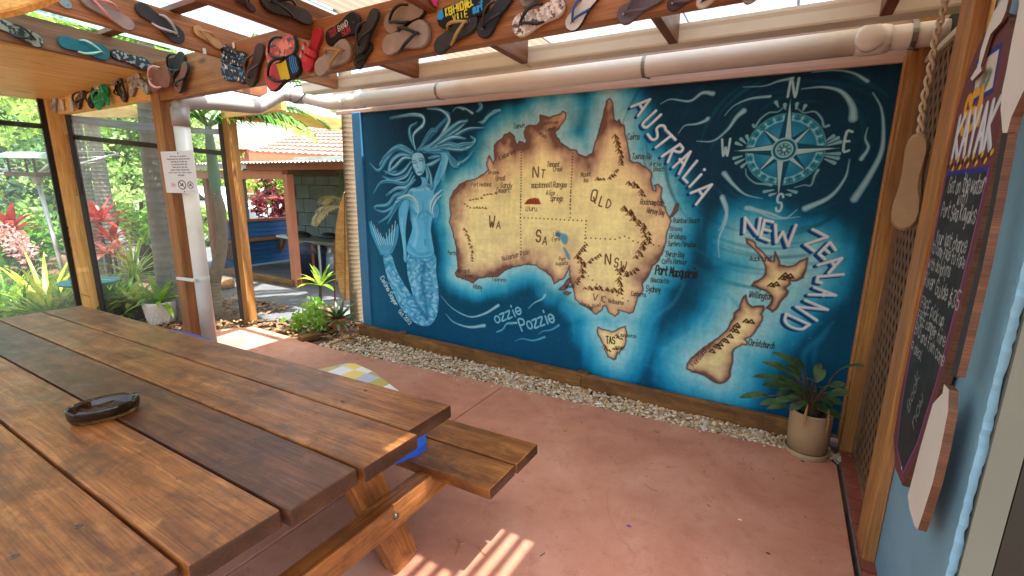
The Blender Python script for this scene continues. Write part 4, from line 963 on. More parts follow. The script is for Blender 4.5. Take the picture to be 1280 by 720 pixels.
for x in (-2.62, -.92, .44):
    mb = MB(); mb.tube([(x - .012, PYY, pz(x)), (x + .012, PYY, pz(x))], .067, 20); mb.bar((x, PYY, pz(x) + .06), (x, PYY + .03, pz(x) + .13), .022, .004); mb.bar((x - .004, PYY - .03, pz(x) - .064), (x + .03, PYY + .02, pz(x) - .07), .012, .006)
    mb.build('pipe_clip', 'steel', pp)
dp = thing('down_pipe', 'grey plastic down pipe strapped beside the post, fed from the white pipe', 'pipe', (-4.30, 2.07, 0))
A0 = Vector((-4.22, PYY - .12, 2.425))
mb = MB(); mb.tube([A0 + Vector((.015, .01, 0)), A0, A0 + Vector((-.06, -.05, -.0)), A0 + Vector((-.075, -.06, 0))], [.066, .074, .074, .066], 20); mb.build('collar', 'pvc_grey', dp, True)
mb = MB(); mb.tube(catmull([A0 + Vector((-.06, -.05, 0)), A0 + Vector((-.13, -.14, .0)), A0 + Vector((-.16, -.3, -.10)), (-4.36, 2.72, 2.28), (-4.33, 2.4, 2.26), (-4.30, 2.16, 2.23), (-4.30, 2.09, 2.20), (-4.30, 2.07, 2.10)], 6), .062, 18); mb.build('offset_bend', 'pvc_grey', dp, True)
mb = MB(); mb.tube([(-4.30, 2.07, 2.14), (-4.30, 2.07, 0)], .058, 20); mb.build('pipe_drop', 'pvc_white', dp, True)
mb = MB(); mb.tube([(-4.30, 2.07, 2.17), (-4.30, 2.07, 2.03)], .064, 20); mb.build('socket', 'pvc_grey', dp, True)
mb = MB(); mb.tube([(-4.30, 2.07, .775), (-4.30, 2.07, .80)], .0605, 20); mb.bar((-4.245, 1.985, .787), (-4.48, 1.965, .784), .022, .022); mb.build('strap', 'glass_frame_white', dp)
cw = thing('cable_loop', 'loose black cable looped round the grey pipe collar under the beam', 'cable', A0)
mb = MB(); mb.tube(catmull([A0 + Vector((-.2, -.2, .09)), A0 + Vector((.02, -.05, .12)), A0 + Vector((.10, -.02, .05)), A0 + Vector((.03, -.09, -.07)), A0 + Vector((-.07, -.1, -.03)), A0 + Vector((-.03, -.04, .09)), A0 + Vector((.25, -.03, .04))], 6), .006, 6); mb.build('wire', 'black_rubber', cw)

# ------------------------------------------------------------------ posts and verandah
def post(label, x, y, z0, z1, s, mat, group='timber posts of the patio', name='timber_post', t2=None):
    o = board(name, (x, y, z0), (x, y, z1), s, t2 or s, mat, None, up=(0, -1, 0), bev=.005); return tag(o, label, 'post', group)
p200 = post('brown timber post with a notice and a white pipe at its side', -4.50, 2.06, 0, 2.46, .135, 'beam_wood')
p62 = post('orange timber post at the left between the clear screens', -6.62, 2.00, -.05, 2.42, .15, 'pine_wood')
p287 = post('slim timber post standing at the edge of the driveway', -5.36, 3.06, -.03, 2.27, .10, 'post_wood')
mb = MB()
for k_ in range(3):
    c_ = PY(84 + k_ * 2.2, 287 + k_ * 13, 1.915); mb.tube([c_ + Vector((.028 * math.cos(t), 0, .034 * math.sin(t))) for t in np.linspace(0, 5.6, 12)], .004, 5)
mb.build('painted_squiggle', 'black_rubber', p62)
o = board('cross_beam', (-6.72, 2.03, 2.325), (-4.57, 2.03, 2.325), .06, .16, 'pine_wood', None); tag(o, 'short yellow cross beam hung with small thongs at the left', 'beam')
a, b = PY(118, 130, 2.75), PY(180, 137, 2.75)
o = board('eave_beam', (a.x - 1.2, 2.75, a.z - .02), (b.x, 2.75, b.z - .03), .07, .13, 'pine_wood', None); tag(o, 'yellow beam end beyond the small thongs, cut square', 'beam')
o = board('corner_beam', (-5.45, 3.06, 2.33), (-4.45, 3.10, 2.36), .06, .12, 'pine_wood', None); tag(o, 'yellow beam on top of the slim post under the grey pipe', 'beam')
o = board('outer_beam', (-5.36, 3.12, 2.34), (-5.0, 5.9, 2.36), .06, .15, 'pine_wood', None); tag(o, 'yellow beam running out over the driveway from the slim post', 'beam')
ce = thing('verandah_ceiling', 'yellow pine panelled ceiling at the upper left', 'ceiling', (-5.6, .6, 2.42))
zc = lambda x: 2.445 + (x + 4.5) * .028
xs = [-4.50, -5.22, -5.93, -6.72]
for i in range(3):
    a, b = xs[i] - .003, xs[i + 1] + .003
    p, q = Vector(((a + b) / 2, -1.6, zc((a + b) / 2) + .012)), Vector(((a + b) / 2, 2.35, zc((a + b) / 2) + .012))
    board('ceiling_panel', p, q, abs(a - b), .02, 'pine_wood', ce, up=Vector((-.028, 0, 1)), bev=.004)
hb = thing('hanging_board', 'curved varnished yellow board hanging close overhead at the top left corner', 'board', PD(0, 0, 1.0))
pts = [PD(u, v, 1.0) for u, v in ((-60, 48), (0, 24), (20, 20), (40, 15), (60, 8), (75, 1), (92, -12), (110, -40), (-60, -40))]
o_, ax_ = pts[0], (pts[1] - pts[0]).normalized(); nv = (pts[4] - pts[0]).cross(pts[-1] - pts[0]).normalized(); ay_ = nv.cross(ax_)
poly = [((p - o_).dot(ax_), (p - o_).dot(ay_)) for p in pts]
mb = MB(); mb.prism(poly, o_, ax_, ay_, .02, .004); mb.build('plank', 'pine_wood', hb)
for q_ in (pts[0].lerp(pts[8], .5), pts[7].lerp(pts[8], .3)):
    mb = MB(); mb.tube([q_, (q_.x, q_.y, zb(q_.y) + .02)], .004, 6); mb.build('hanger', 'steel', hb)

def screen(label, A, B, zbot, ztop, zbar, rolled=None, group='clear roll-up screens'):
    A, B = Vector(A), Vector(B); t = thing('clear_screen', label, 'screen', ((A + B) / 2).to_tuple(), group)
    d = B - A; d.z = 0; d.normalize()
    def P(p, z): return Vector((p.x, p.y, z))
    zt0, zt1 = ztop; zr0, zr1 = zbar
    mb = MB(); n = d.cross(Vector((0, 0, 1)))
    vs = []
    for i in range(13):
        f = i / 12; p = A.lerp(B, f); wv = .012 * math.sin(9 * f) + .006 * math.sin(23 * f + 1)
        for j in range(7):
            h = j / 6; vs.append(p + n * (wv * (1 - h * .5)) + Vector((0, 0, zbot + (zt0 + (zt1 - zt0) * f - zbot) * h)))
    mb.add(vs, [(i * 7 + j, (i + 1) * 7 + j, (i + 1) * 7 + j + 1, i * 7 + j + 1) for i in range(12) for j in range(6)]); mb.build('pvc_sheet', 'clear_pvc', t, True)
    for p, z in ((A, zt0), (B, zt1)):
        mb = MB(); mb.bar(P(p, zbot), P(p, z), .045, .03, up=n); mb.build('stile', 'black_metal', t)
    mb = MB(); mb.bar(P(A, zr0) - n * .02, P(B, zr1) - n * .02, .03, .05); b = mb.build('cross_rail', 'black_metal', t)
    mb = MB(); mb.bar(P(A.lerp(B, .06), zr0 + (zr1 - zr0) * .06 + .004) - n * .04, P(A.lerp(B, .94), zr0 + (zr1 - zr0) * .94 + .004) - n * .04, .004, .01); mb.build('slot', 'steel', b)
    if rolled:
        mb = MB(); mb.tube([P(A.lerp(B, f), rolled[0] + (rolled[1] - rolled[0]) * f - .02 * math.sin(math.pi * f)) - n * .03 for f in np.linspace(0, 1, 10)], [.035 + .008 * math.sin(5 * f) for f in np.linspace(0, 1, 10)], 12); mb.build('rolled_blind', 'rolled_pvc', t, True)
    return t
screen('clear plastic screen with a black rail, left of the orange post', (-6.60, .2, 0), (-6.60, 1.90, 0), 0, (2.40, 2.40), (2.135, 2.125))
screen('clear plastic screen with a rolled blind between the orange post and the slim post', (-6.47, 2.06, 0), (-5.44, 3.01, 0), 0, (2.36, 2.25), (2.035, 1.905), (2.215, 2.135))
mb = MB(); a = PX(83, 168, -6.5); mb.tube([PY(83, 168, 2.0), PY(96, 245, 2.0)], .012, 8); o = mb.build('wooden_rod', 'stud_wood', org=PY(96, 245, 2.0)); tag(o, 'thin wooden rod hanging beside the orange post', 'rod')

# notice on the post
def notice():
    R = Ras(.30, .33, 900, 'd6d2d8'); ink = '5a5a62'
    y = .285
    for t, w_ in (('Notice to guests', .15), ('Please keep this shared area clean', .21), ('and tidy at all times and', .15), ('no loud music after dark', .15), ('Thank you for your help', .14), ('please smoke outside only', .17), ('and use the ash trays', .21), ('on the tables', .06)):
        x = .15 - w_ / 2; R.text(t, (x, y), (x + w_, y), .010, ink, .16, .75); y -= .021
    for cx, col in ((.145, '4a3230'), (.225, '7a6050')):
        r = .034 if cx < .2 else .027
        R.stroke([(cx + r * math.cos(t), .066 + r * math.sin(t)) for t in np.linspace(0, 6.29, 30)], .0035, col); R.stroke([(cx - r * .7, .066 + r * .7), (cx + r * .7, .066 - r * .7)], .003, col)
        R.stroke([(cx - r * .5, .06), (cx + r * .2, .066)], .004, '2a2422'); R.poly([(cx - .006, .07), (cx + .01, .085), (cx + .014, .07)], '6a4438')
    R.poly([(.045, .05), (.085, .045), (.088, .075), (.05, .085)], 'c9a8ae', .8); R.stroke([(.05, .06), (.085, .07)], .002, 'b88890'); R.stroke([(.21, .02), (.26, .02)], .0015, '8a8a70')
    return R
nq = [PY(203, 191, 1.978), PY(246, 193, 1.978), PY(249, 241, 1.978), PY(211, 242, 1.978)]
n0 = Vector(((nq[0].x + nq[3].x) / 2, 1.978, (nq[3].z + nq[2].z) / 2)); nw, nh = (nq[1].x - nq[0].x + nq[2].x - nq[3].x) / 2, nq[0].z - nq[3].z
mb = MB(); vs = []
for i in range(7):
    for j in range(7):
        f, h = i / 6, j / 6; vs.append((n0.x + nw * f, 1.984 - .006 - .012 * (f - .5) ** 2 * 4 - .004 * h, n0.z + nh * h))
mb.add(vs, [(i * 7 + j, (i + 1) * 7 + j, (i + 1) * 7 + j + 1, i * 7 + j + 1) for i in range(6) for j in range(6)])
no = mb.build('notice_sheet', printed('notice_print', notice(), .5, 0), org=n0); tag(no, 'white printed notice with a no smoking circle pinned to the post', 'notice')
face_uv(no, lambda c: (c.x / nw, c.z / nh))
for f, h in ((.5, .95), (.55, .04)):
    mb = MB(); mb.lathe([(.001, 0), (.006, .001), (.006, .003), (.001, .005)], (0, 0, 0), 10); o = mb.build('pin', 'black_metal', None); o.matrix_basis = Matrix.Translation((n0.x + nw * f, 1.974, n0.z + nh * h)) @ Matrix.Rotation(math.pi / 2, 4, 'X'); attach(o, no)

# ------------------------------------------------------------------ picnic table
KT = .04
def tz_(x): return .75 + KT * (x + 1.05)
tb = thing('picnic_table', 'long varnished timber picnic table with attached bench in the foreground', 'table', (-2.9, .65, 0))
edges = [1.365, 1.120, .874, .639, .406, .172, -.065]
ends = [-1.065, -1.022, -1.045, -1.072, -1.10, -1.13]
for i in range(6):
    yc = (edges[i] + edges[i + 1]) / 2; w_ = edges[i] - edges[i + 1] - .009; fan = .075
    b = board('table_board', (-4.92, yc + fan, tz_(-4.92) - .027), (ends[i], yc, tz_(ends[i]) - .027 + .002 * (i % 2)), w_, .054, 'table_dark' if i == 2 else 'table_wood', tb, bev=.007)
    me = b.data.copy(); b.data = me; me.materials.append(M['end_grain'])
    for p in me.polygons:
        if abs(p.normal.x) > .8: p.material_index = 1
    for f in (.27, .77):
        xs_ = -1.475; q = Vector((xs_, edges[i] - (edges[i] - edges[i + 1]) * f, tz_(xs_) + .0015))
        mb = MB(); mb.lathe([(.0001, -.0035), (.0035, -.0032), (.0045, .0004), (.0072, .0012), (.0085, 0)], q, 12, cap=False); mb.build('screw', 'screw', b)
        mb = MB(); 
zs = .452
for (y0, y1) in ((1.345, 1.533), (1.545, 1.732)):
    b = board('seat_board', (-4.6, (y0 + y1) / 2 + .02, zs - .024 - KT * 3.72), (-.867 + (.006 if y0 > 1.5 else 0), (y0 + y1) / 2, zs - .024), y1 - y0, .047, 'table_wood', tb, bev=.005)
    b.data = b.data.copy(); b.data.materials.append(M['end_grain'])
    for p in b.data.polygons:
        if abs(p.normal.x) > .8: p.material_index = 1
    for f in (.28, .72):
        mb = MB(); mb.lathe([(.0001, .0012), (.0028, .0006), (.0045, .0012), (.0068, .0016), (.0072, 0)], (-1.24, y0 + (y1 - y0) * f, zs - .024 - KT * .37 + .0245 + .0145 - .0001), 10, cap=False); mb.build('screw', 'screw', b)
for (y0, y1) in ((-.62, -.44), (-.43, -.25)):
    board('seat_board', (-4.6, (y0 + y1) / 2, zs - .024 - KT * 3.72), (-.90, (y0 + y1) / 2, zs - .024), y1 - y0, .047, 'table_wood', tb, bev=.005)
for x0 in (-1.2, -4.25):
    dz = KT * (x0 + 1.2)
    br = board('bench_bearer', (x0, -.62, .352 + dz), (x0, 1.66, .352 + dz), .075, .11, 'table_wood', tb, bev=.006)
    board('top_bearer', (x0 - .275, .02, tz_(x0 - .275) - .1), (x0 - .275, 1.28, tz_(x0 - .275) - .1), .075, .09, 'table_wood', tb, bev=.006)
    for sg in (1, -1):
        c_ = .65; p = Vector((x0 - .075, c_ + sg * .36, tz_(x0) - .06)); q = Vector((x0 - .075, c_ + sg * .62, 0))
        board('leg', p, q, .135, .075, 'table_wood', tb, up=(1, 0, 0), bev=.006)
    for y in (1.135, .165):
        mb = MB(); mb.lathe([(.001, .010), (.008, .009), (.013, .004), (.014, 0)], (0, 0, 0), 12); o = mb.build('bolt', 'screw', None, True); o.matrix_basis = Matrix.Translation((x0 + .0375, y, .355 + dz)) @ Matrix.Rotation(math.pi / 2, 4, 'Y'); attach(o, br)
# a shallow brown glass ash tray
at = thing('ash_tray', 'oval brown smoked glass ash tray on the table boards', 'ash tray', (-2.19, .675, tz_(-2.19)))
def tray():
    n = 48; a_, b_ = .140, .098; mb = MB()
    prof = [(0.0, 0), (.80, 0), (.92, .004), (.98, .016), (1.0, .034), (.985, .042), (.93, .043), (.88, .034), (.80, .016), (.70, .011), (.0, .0105)]
    notch = lambda t: max(0, max(1 - abs(((t - c + math.pi) % (2 * math.pi)) - math.pi) / .11 for c in (.6, 2.5, 3.75, 5.65)))
    vs = []; fs = []
    for r, z in prof:
        for k in range(n):
            t = 2 * math.pi * k / n; z_ = z - (.012 * notch(t) if z > .038 else 0); vs.append((a_ * r * math.cos(t), b_ * r * math.sin(t), z_))
    for i in range(len(prof) - 1):
        for k in range(n):
            p, q = i * n + k, i * n + (k + 1) % n; fs.append((p, q, q + n, p + n))
    mb.add(vs, fs); o = mb.build('tray', 'smoked_glass', None, True)
    ta = PX(80, 528, -2.3); A1, A2 = G(82, 526, tz_(-2.19) + .02), G(176, 503, tz_(-2.19) + .02); d = A2 - A1
    ctr = (A1 + A2) / 2
    o.matrix_basis = Matrix.Translation((ctr.x, ctr.y, tz_(ctr.x) + .0015)) @ Matrix.Rotation(math.atan2(d.y, d.x), 4, 'Z') @ Matrix.Scale(d.length / .28, 4) @ Matrix.Diagonal((1, 1, 1.7, 1))
    at.location = (ctr.x, ctr.y, tz_(ctr.x)); attach(o, at)
tray()

# body boards lying on the far bench
def gingham():
    k = N('gingham'); v = k.coords(jitter=False); ch = k.n('TexChecker'); ch.inputs['Scale'].default_value = 9; ch.inputs[1].default_value = sr('e2c860'); ch.inputs[2].default_value = sr('d8dce0'); k.l(v, ch.inputs[0])
    c2 = k.n('TexChecker'); c2.inputs['Scale'].default_value = 4.5; c2.inputs[1].default_value = (1, 1, 1, 1); c2.inputs[2].default_value = sr('8ca4d8'); k.l(v, c2.inputs[0])
    k.l(k.mix(.55, ch.outputs[0], c2.outputs[0], 'MULTIPLY'), k.b.inputs['Base Color']); k.b.inputs['Roughness'].default_value = .35; M['gingham'] = k.m
gingham(); plain('foam_blue', '2258c0', .4, var=.05)
def bodyboard(label, ctr, ang, L, W_, top, side):
    t = thing('body_board', label, 'body board', ctr, 'body boards on the far bench')
    half = [(-.5, .62), (-.47, .78), (-.3, .95), (0, 1), (.25, .92), (.4, .75), (.48, .6), (.5, .42)]
    poly = [(L * a, -W_ / 2 * b) for a, b in half] + [(L * a, W_ / 2 * b) for a, b in reversed(half)]
    R = Matrix.Rotation(ang, 3, 'Z'); a_, b_ = R @ Vector((1, 0, 0)), R @ Vector((0, 1, 0))
    mb = MB(); mb.prism(poly, Vector(ctr), a_, b_, .045, .008); mb.build('foam_core', side, t)
    mb = MB(); mb.prism([(p[0] * .985, p[1] * .985) for p in poly if p[0] < L * .42] , Vector(ctr) + Vector((0, 0, .046)), a_, b_, .003); o = mb.build('deck', top, t, org=Vector(ctr))
zc_ = .452 - .001
bodyboard('body board with yellow, white and blue checked deck on the bench', (-1.86, 1.52, .455 - KT * .9 + .012), math.radians(-23), 1.16, .56, 'gingham', 'foam_blue')
bodyboard('plain blue body board showing only its rim past the table edge near the post', (-3.95, 1.60, .455 - KT * 3.05 + .012), math.radians(2), 1.0, .48, 'foam_blue', 'foam_blue')

# ------------------------------------------------------------------ thongs
def pat(name, base, cols, scale=60, kind='noise', thr=.55, rough=.6):
    k = N(name); v = k.coords(); o = sr(base)
    for i, c in enumerate(cols):
        if kind == 'wave':
            x = k.n('TexWave'); x.inputs['Scale'].default_value = scale * .35; x.inputs['Distortion'].default_value = 6 + 3 * i; x.inputs['Detail'].default_value = 1; k.l(v, x.inputs[0]); f = x.outputs['Fac']; lo = thr + .05
        elif kind == 'vor':
            x = k.n('TexVoronoi'); x.inputs['Scale'].default_value = scale * (1 + .5 * i); k.l(v, x.inputs[0]); f = k.math('SUBTRACT', 1.0, x.outputs['Distance']); lo = thr + .1
        else: f = k.noise(v, scale * (1 + .6 * i), 3, .6); lo = thr
        o = k.mix(k.ramp(f, [(lo, (0, 0, 0, 1)), (lo + .04, (1, 1, 1, 1))]), o, sr(c))
    k.l(o, k.b.inputs['Base Color']); k.b.inputs['Roughness'].default_value = rough; M[name] = k.m; return name
for n_, c in (('foam_black', '1a1918'), ('foam_charcoal', '2c2b2e'), ('foam_brown', '3a2a22'), ('foam_grey', '80766e'), ('foam_tan', 'b98f5c'), ('foam_pinkgrey', '9a8a84'), ('foam_taupe', '8e7a6c'), ('foam_beige', 'b8ab9c'), ('foam_purple', '584c54'), ('foam_teal', '0e5c66'), ('foam_red', 'b01a2c'), ('foam_pink', 'd83a80'), ('foam_white', 'c8c4be'), ('foam_green', '18a070'), ('foam_navy', '1e222e'), ('foam_coral', 'c0544c'), ('foam_rust', '7c4c3c'), ('foam_sky', '7fa4b4'), ('foam_yellow', 'd8bc20'), ('foam_plum', '3a2430')):
    plain(n_, c, .7, var=.16, scale=14, bump=.2, bscale=220, dirt='%02x%02x%02x' % tuple(int(int(c[i:i + 2], 16) * .6 + 70 * .4) for i in (0, 2, 4)))
for n_, c in (('strap_black', '121212'), ('strap_silver', 'a8a8a8'), ('strap_pink', 'd89088'), ('strap_gold', 'a8884a'), ('strap_blue', '1c4e94'), ('strap_tan', 'a8804c'), ('strap_brown', '4a342a'), ('strap_mint', '9cc4b8'), ('strap_red', 'c83848'), ('strap_green', '20b07c')):
    plain(n_, c, .4)
pat('print_swirl', '101114', ['d8d4cc', '2f9ad8'], 34, 'noise', .58); pat('print_palm', '141214', ['8a8484'], 42, 'vor', .42); pat('print_camo', '3a3a36', ['b0a8a0', '7a7468'], 26); pat('print_flower', 'b8aaa4', ['5e4a46', 'e0d8d0'], 40, 'noise', .5)
pat('print_dark', '15141a', ['6a2428', '8a8688'], 55, 'noise', .62); pat('print_sand', '8a8070', ['1e1a18'], 14, 'noise', .5); pat('print_silver', 'a4a4a2', ['6a6664', 'd4d2ce'], 24); pat('print_lightblue', 'd0dfe8', ['dfe4e6', '6f8ea0'], 40); pat('print_red_fade', 'c4564c', ['3a4a54', 'e08a78'], 12, 'noise', .54)

def lettered(name, base, words, L=1.0):
    R = Ras(1.0, .42, 420, base)
    for t, x, y, w_, h, c in words: R.text(t, (x, y), (x + w_, y), h, c, .10, 1, .05)
    printed(name, R, .6, 0); return name
lettered('print_name', '16171a', [('IBIZA', .03, .22, .12, .13, '2a9ad8'), ('KISH-MICHAEL', .2, .22, .55, .11, 'd8cc30'), ('VILLE', .33, .08, .3, .1, 'd8cc30'), ('surf', .72, .1, .2, .12, '2a9ad8'), ('blue', .35, .34, .5, .07, '2a80c0')])
lettered('print_sunset', 'c8544c', [('', 0, 0, .1, .1, 'ffffff')])
lettered('print_band', '17161b', [('BAND', .42, .22, .3, .09, 'b8b4b0'), ('SUN', .5, .1, .25, .1, 'a83038'), ('TOUR', .15, .2, .22, .12, '8a3038')])
def _half():
    R = Ras(1.0, .42, 300, 'c04a50'); R.poly([(0, 0), (.34, 0), (.30, .42), (0, .42)], '15171a'); R.poly([(.32, 0), (.6, 0), (.52, .42), (.28, .42)], 'd0b82a')
    for i in range(4): R.stroke(catmull([(.04 + .05 * i, .05), (.06 + .05 * i, .2), (.03 + .05 * i, .3)], 6), .012, '2f8ad0')
    printed('print_half', R, .6, 0)
_half()

SOLE = [(0, 0), (.02, .075), (.07, .125), (.16, .15), (.28, .14), (.42, .132), (.56, .15), (.70, .185), (.82, .195), (.91, .172), (.97, .11), (1.0, .03)]
def thong(label, heel, toe, surf, sole='foam_black', bed=None, strap='strap_black', kind='thong', wd=1.0, lift=0, roll=0, flip=1, group='thongs nailed to the roof timbers', name='thong'):
    h, t = surf(*heel), surf(*toe)
    if isinstance(h, tuple): pass
    nrm = surf.nrm; a = t - h; L = a.length; a = a / L; b = nrm.cross(a).normalized()
    if roll: 
        Rr = Matrix.Rotation(roll, 3, a); b = Rr @ b
    n = a.cross(b).normalized()
    o0 = h + nrm * (.006 + lift)
    th = thing(name, label, 'thong' if kind != 'slide' else 'sandal', h.lerp(t, .5) + nrm * .004, group)
    W_ = L * wd
    up_ = [(L * x, W_ * (y + .012 * math.sin(3 * x))) for x, y in SOLE]; dn = [(L * x, -W_ * (y * (.93 if x > .4 else 1) - .012 * math.sin(3 * x))) for x, y in SOLE[1:]]
    poly = dn[::-1][:0] + [up_[0]] + dn + up_[:0:-1]
    T = .05 * L + .004
    mb = MB(); mb.prism(poly, o0, a, b, T, .004); mb.build('sole', sole, th, org=h)
    if bed:
        m2 = [(x * .975 + L * .012, y * .93) for x, y in poly]
        mb = MB(); mb.prism(m2, o0 + n * T, a, b, .0015); o = mb.build('footbed', bed, th, org=h)
        M2 = Matrix((a, b, n)).transposed()
        if 'print_' in bed and bed in ('print_name', 'print_half', 'print_band', 'print_sunset'):
            inv = Matrix((a, b, n)); face_uv(o, lambda c: (((inv @ c).x / L), .5 + (inv @ (c)).y / W_ / .42))
    P0 = o0 + n * T
    if kind == 'slide':
        for f in (.52, .70):
            arc = [P0 + a * (L * f) + b * (W_ * .20 * math.cos(t_)) + n * (W_ * .17 * math.sin(t_)) for t_ in np.linspace(0, math.pi, 9)]
            mb = MB()
            for k in range(8): mb.bar(arc[k], arc[k + 1] , L * .12, .006, up=n)
            sp = mb.build('strap', strap, th, org=h)
            mb = MB(); mb.box(P0 + a * (L * f) + n * (W_ * .18) , (L * .06,) * 3); mb.build('buckle', 'strap_silver', sp)
        return th
    if strap:
        tp = P0 + a * (L * .80) + b * (L * .01); mb = MB(); r = .016 * L + .0012
        for s_ in (1, -1):
            e = P0 + a * (L * (.40 if s_ > 0 else .36)) + b * (s_ * W_ * .135)
            mb.tube(catmull([tp + n * -.002, tp + n * L * .06, P0 + a * (L * .62) + b * (s_ * W_ * .10) + n * L * .12, P0 + a * (L * .48) + b * (s_ * W_ * .15) + n * L * .08, e], 4), [r * .8, r * .9, r, r, r * 1.1, r * 1.2, r * 1.3, r * 1.4, r * 1.4, r * 1.5, r * 1.5, r * 1.4, r * 1.4, r * 1.3, r * 1.2, r * 1.1, r][:17], 6)
        mb.build('strap', strap, th, True, org=h)
    mb = MB(); c_ = P0 + a * (L * .86) + n * .002; mb.tube([c_, c_ + n * .003], .004, 8); mb.build('nail', 'steel', th)
    return th
class Surf:
    def __init__(s, fn, nrm): s.fn = fn; s.nrm = Vector(nrm)
    def __call__(s, u, v): return s.fn(u, v)
SB = Surf(lambda u, v: PY(u, v, BY - .002), (0, -1, 0))
SA = Surf(lambda u, v: PX(u, v, -3.459), (1, 0, 0)); SP = Surf(lambda u, v: PX(u, v, -4.444), (1, 0, 0)); SBB = Surf(lambda u, v: PX(u, v, -2.549), (1, 0, 0)); SC = Surf(lambda u, v: PX(u, v, -1.609), (1, 0, 0)); SR = Surf(lambda u, v: PY(u, v, 1.998), (0, -1, 0))
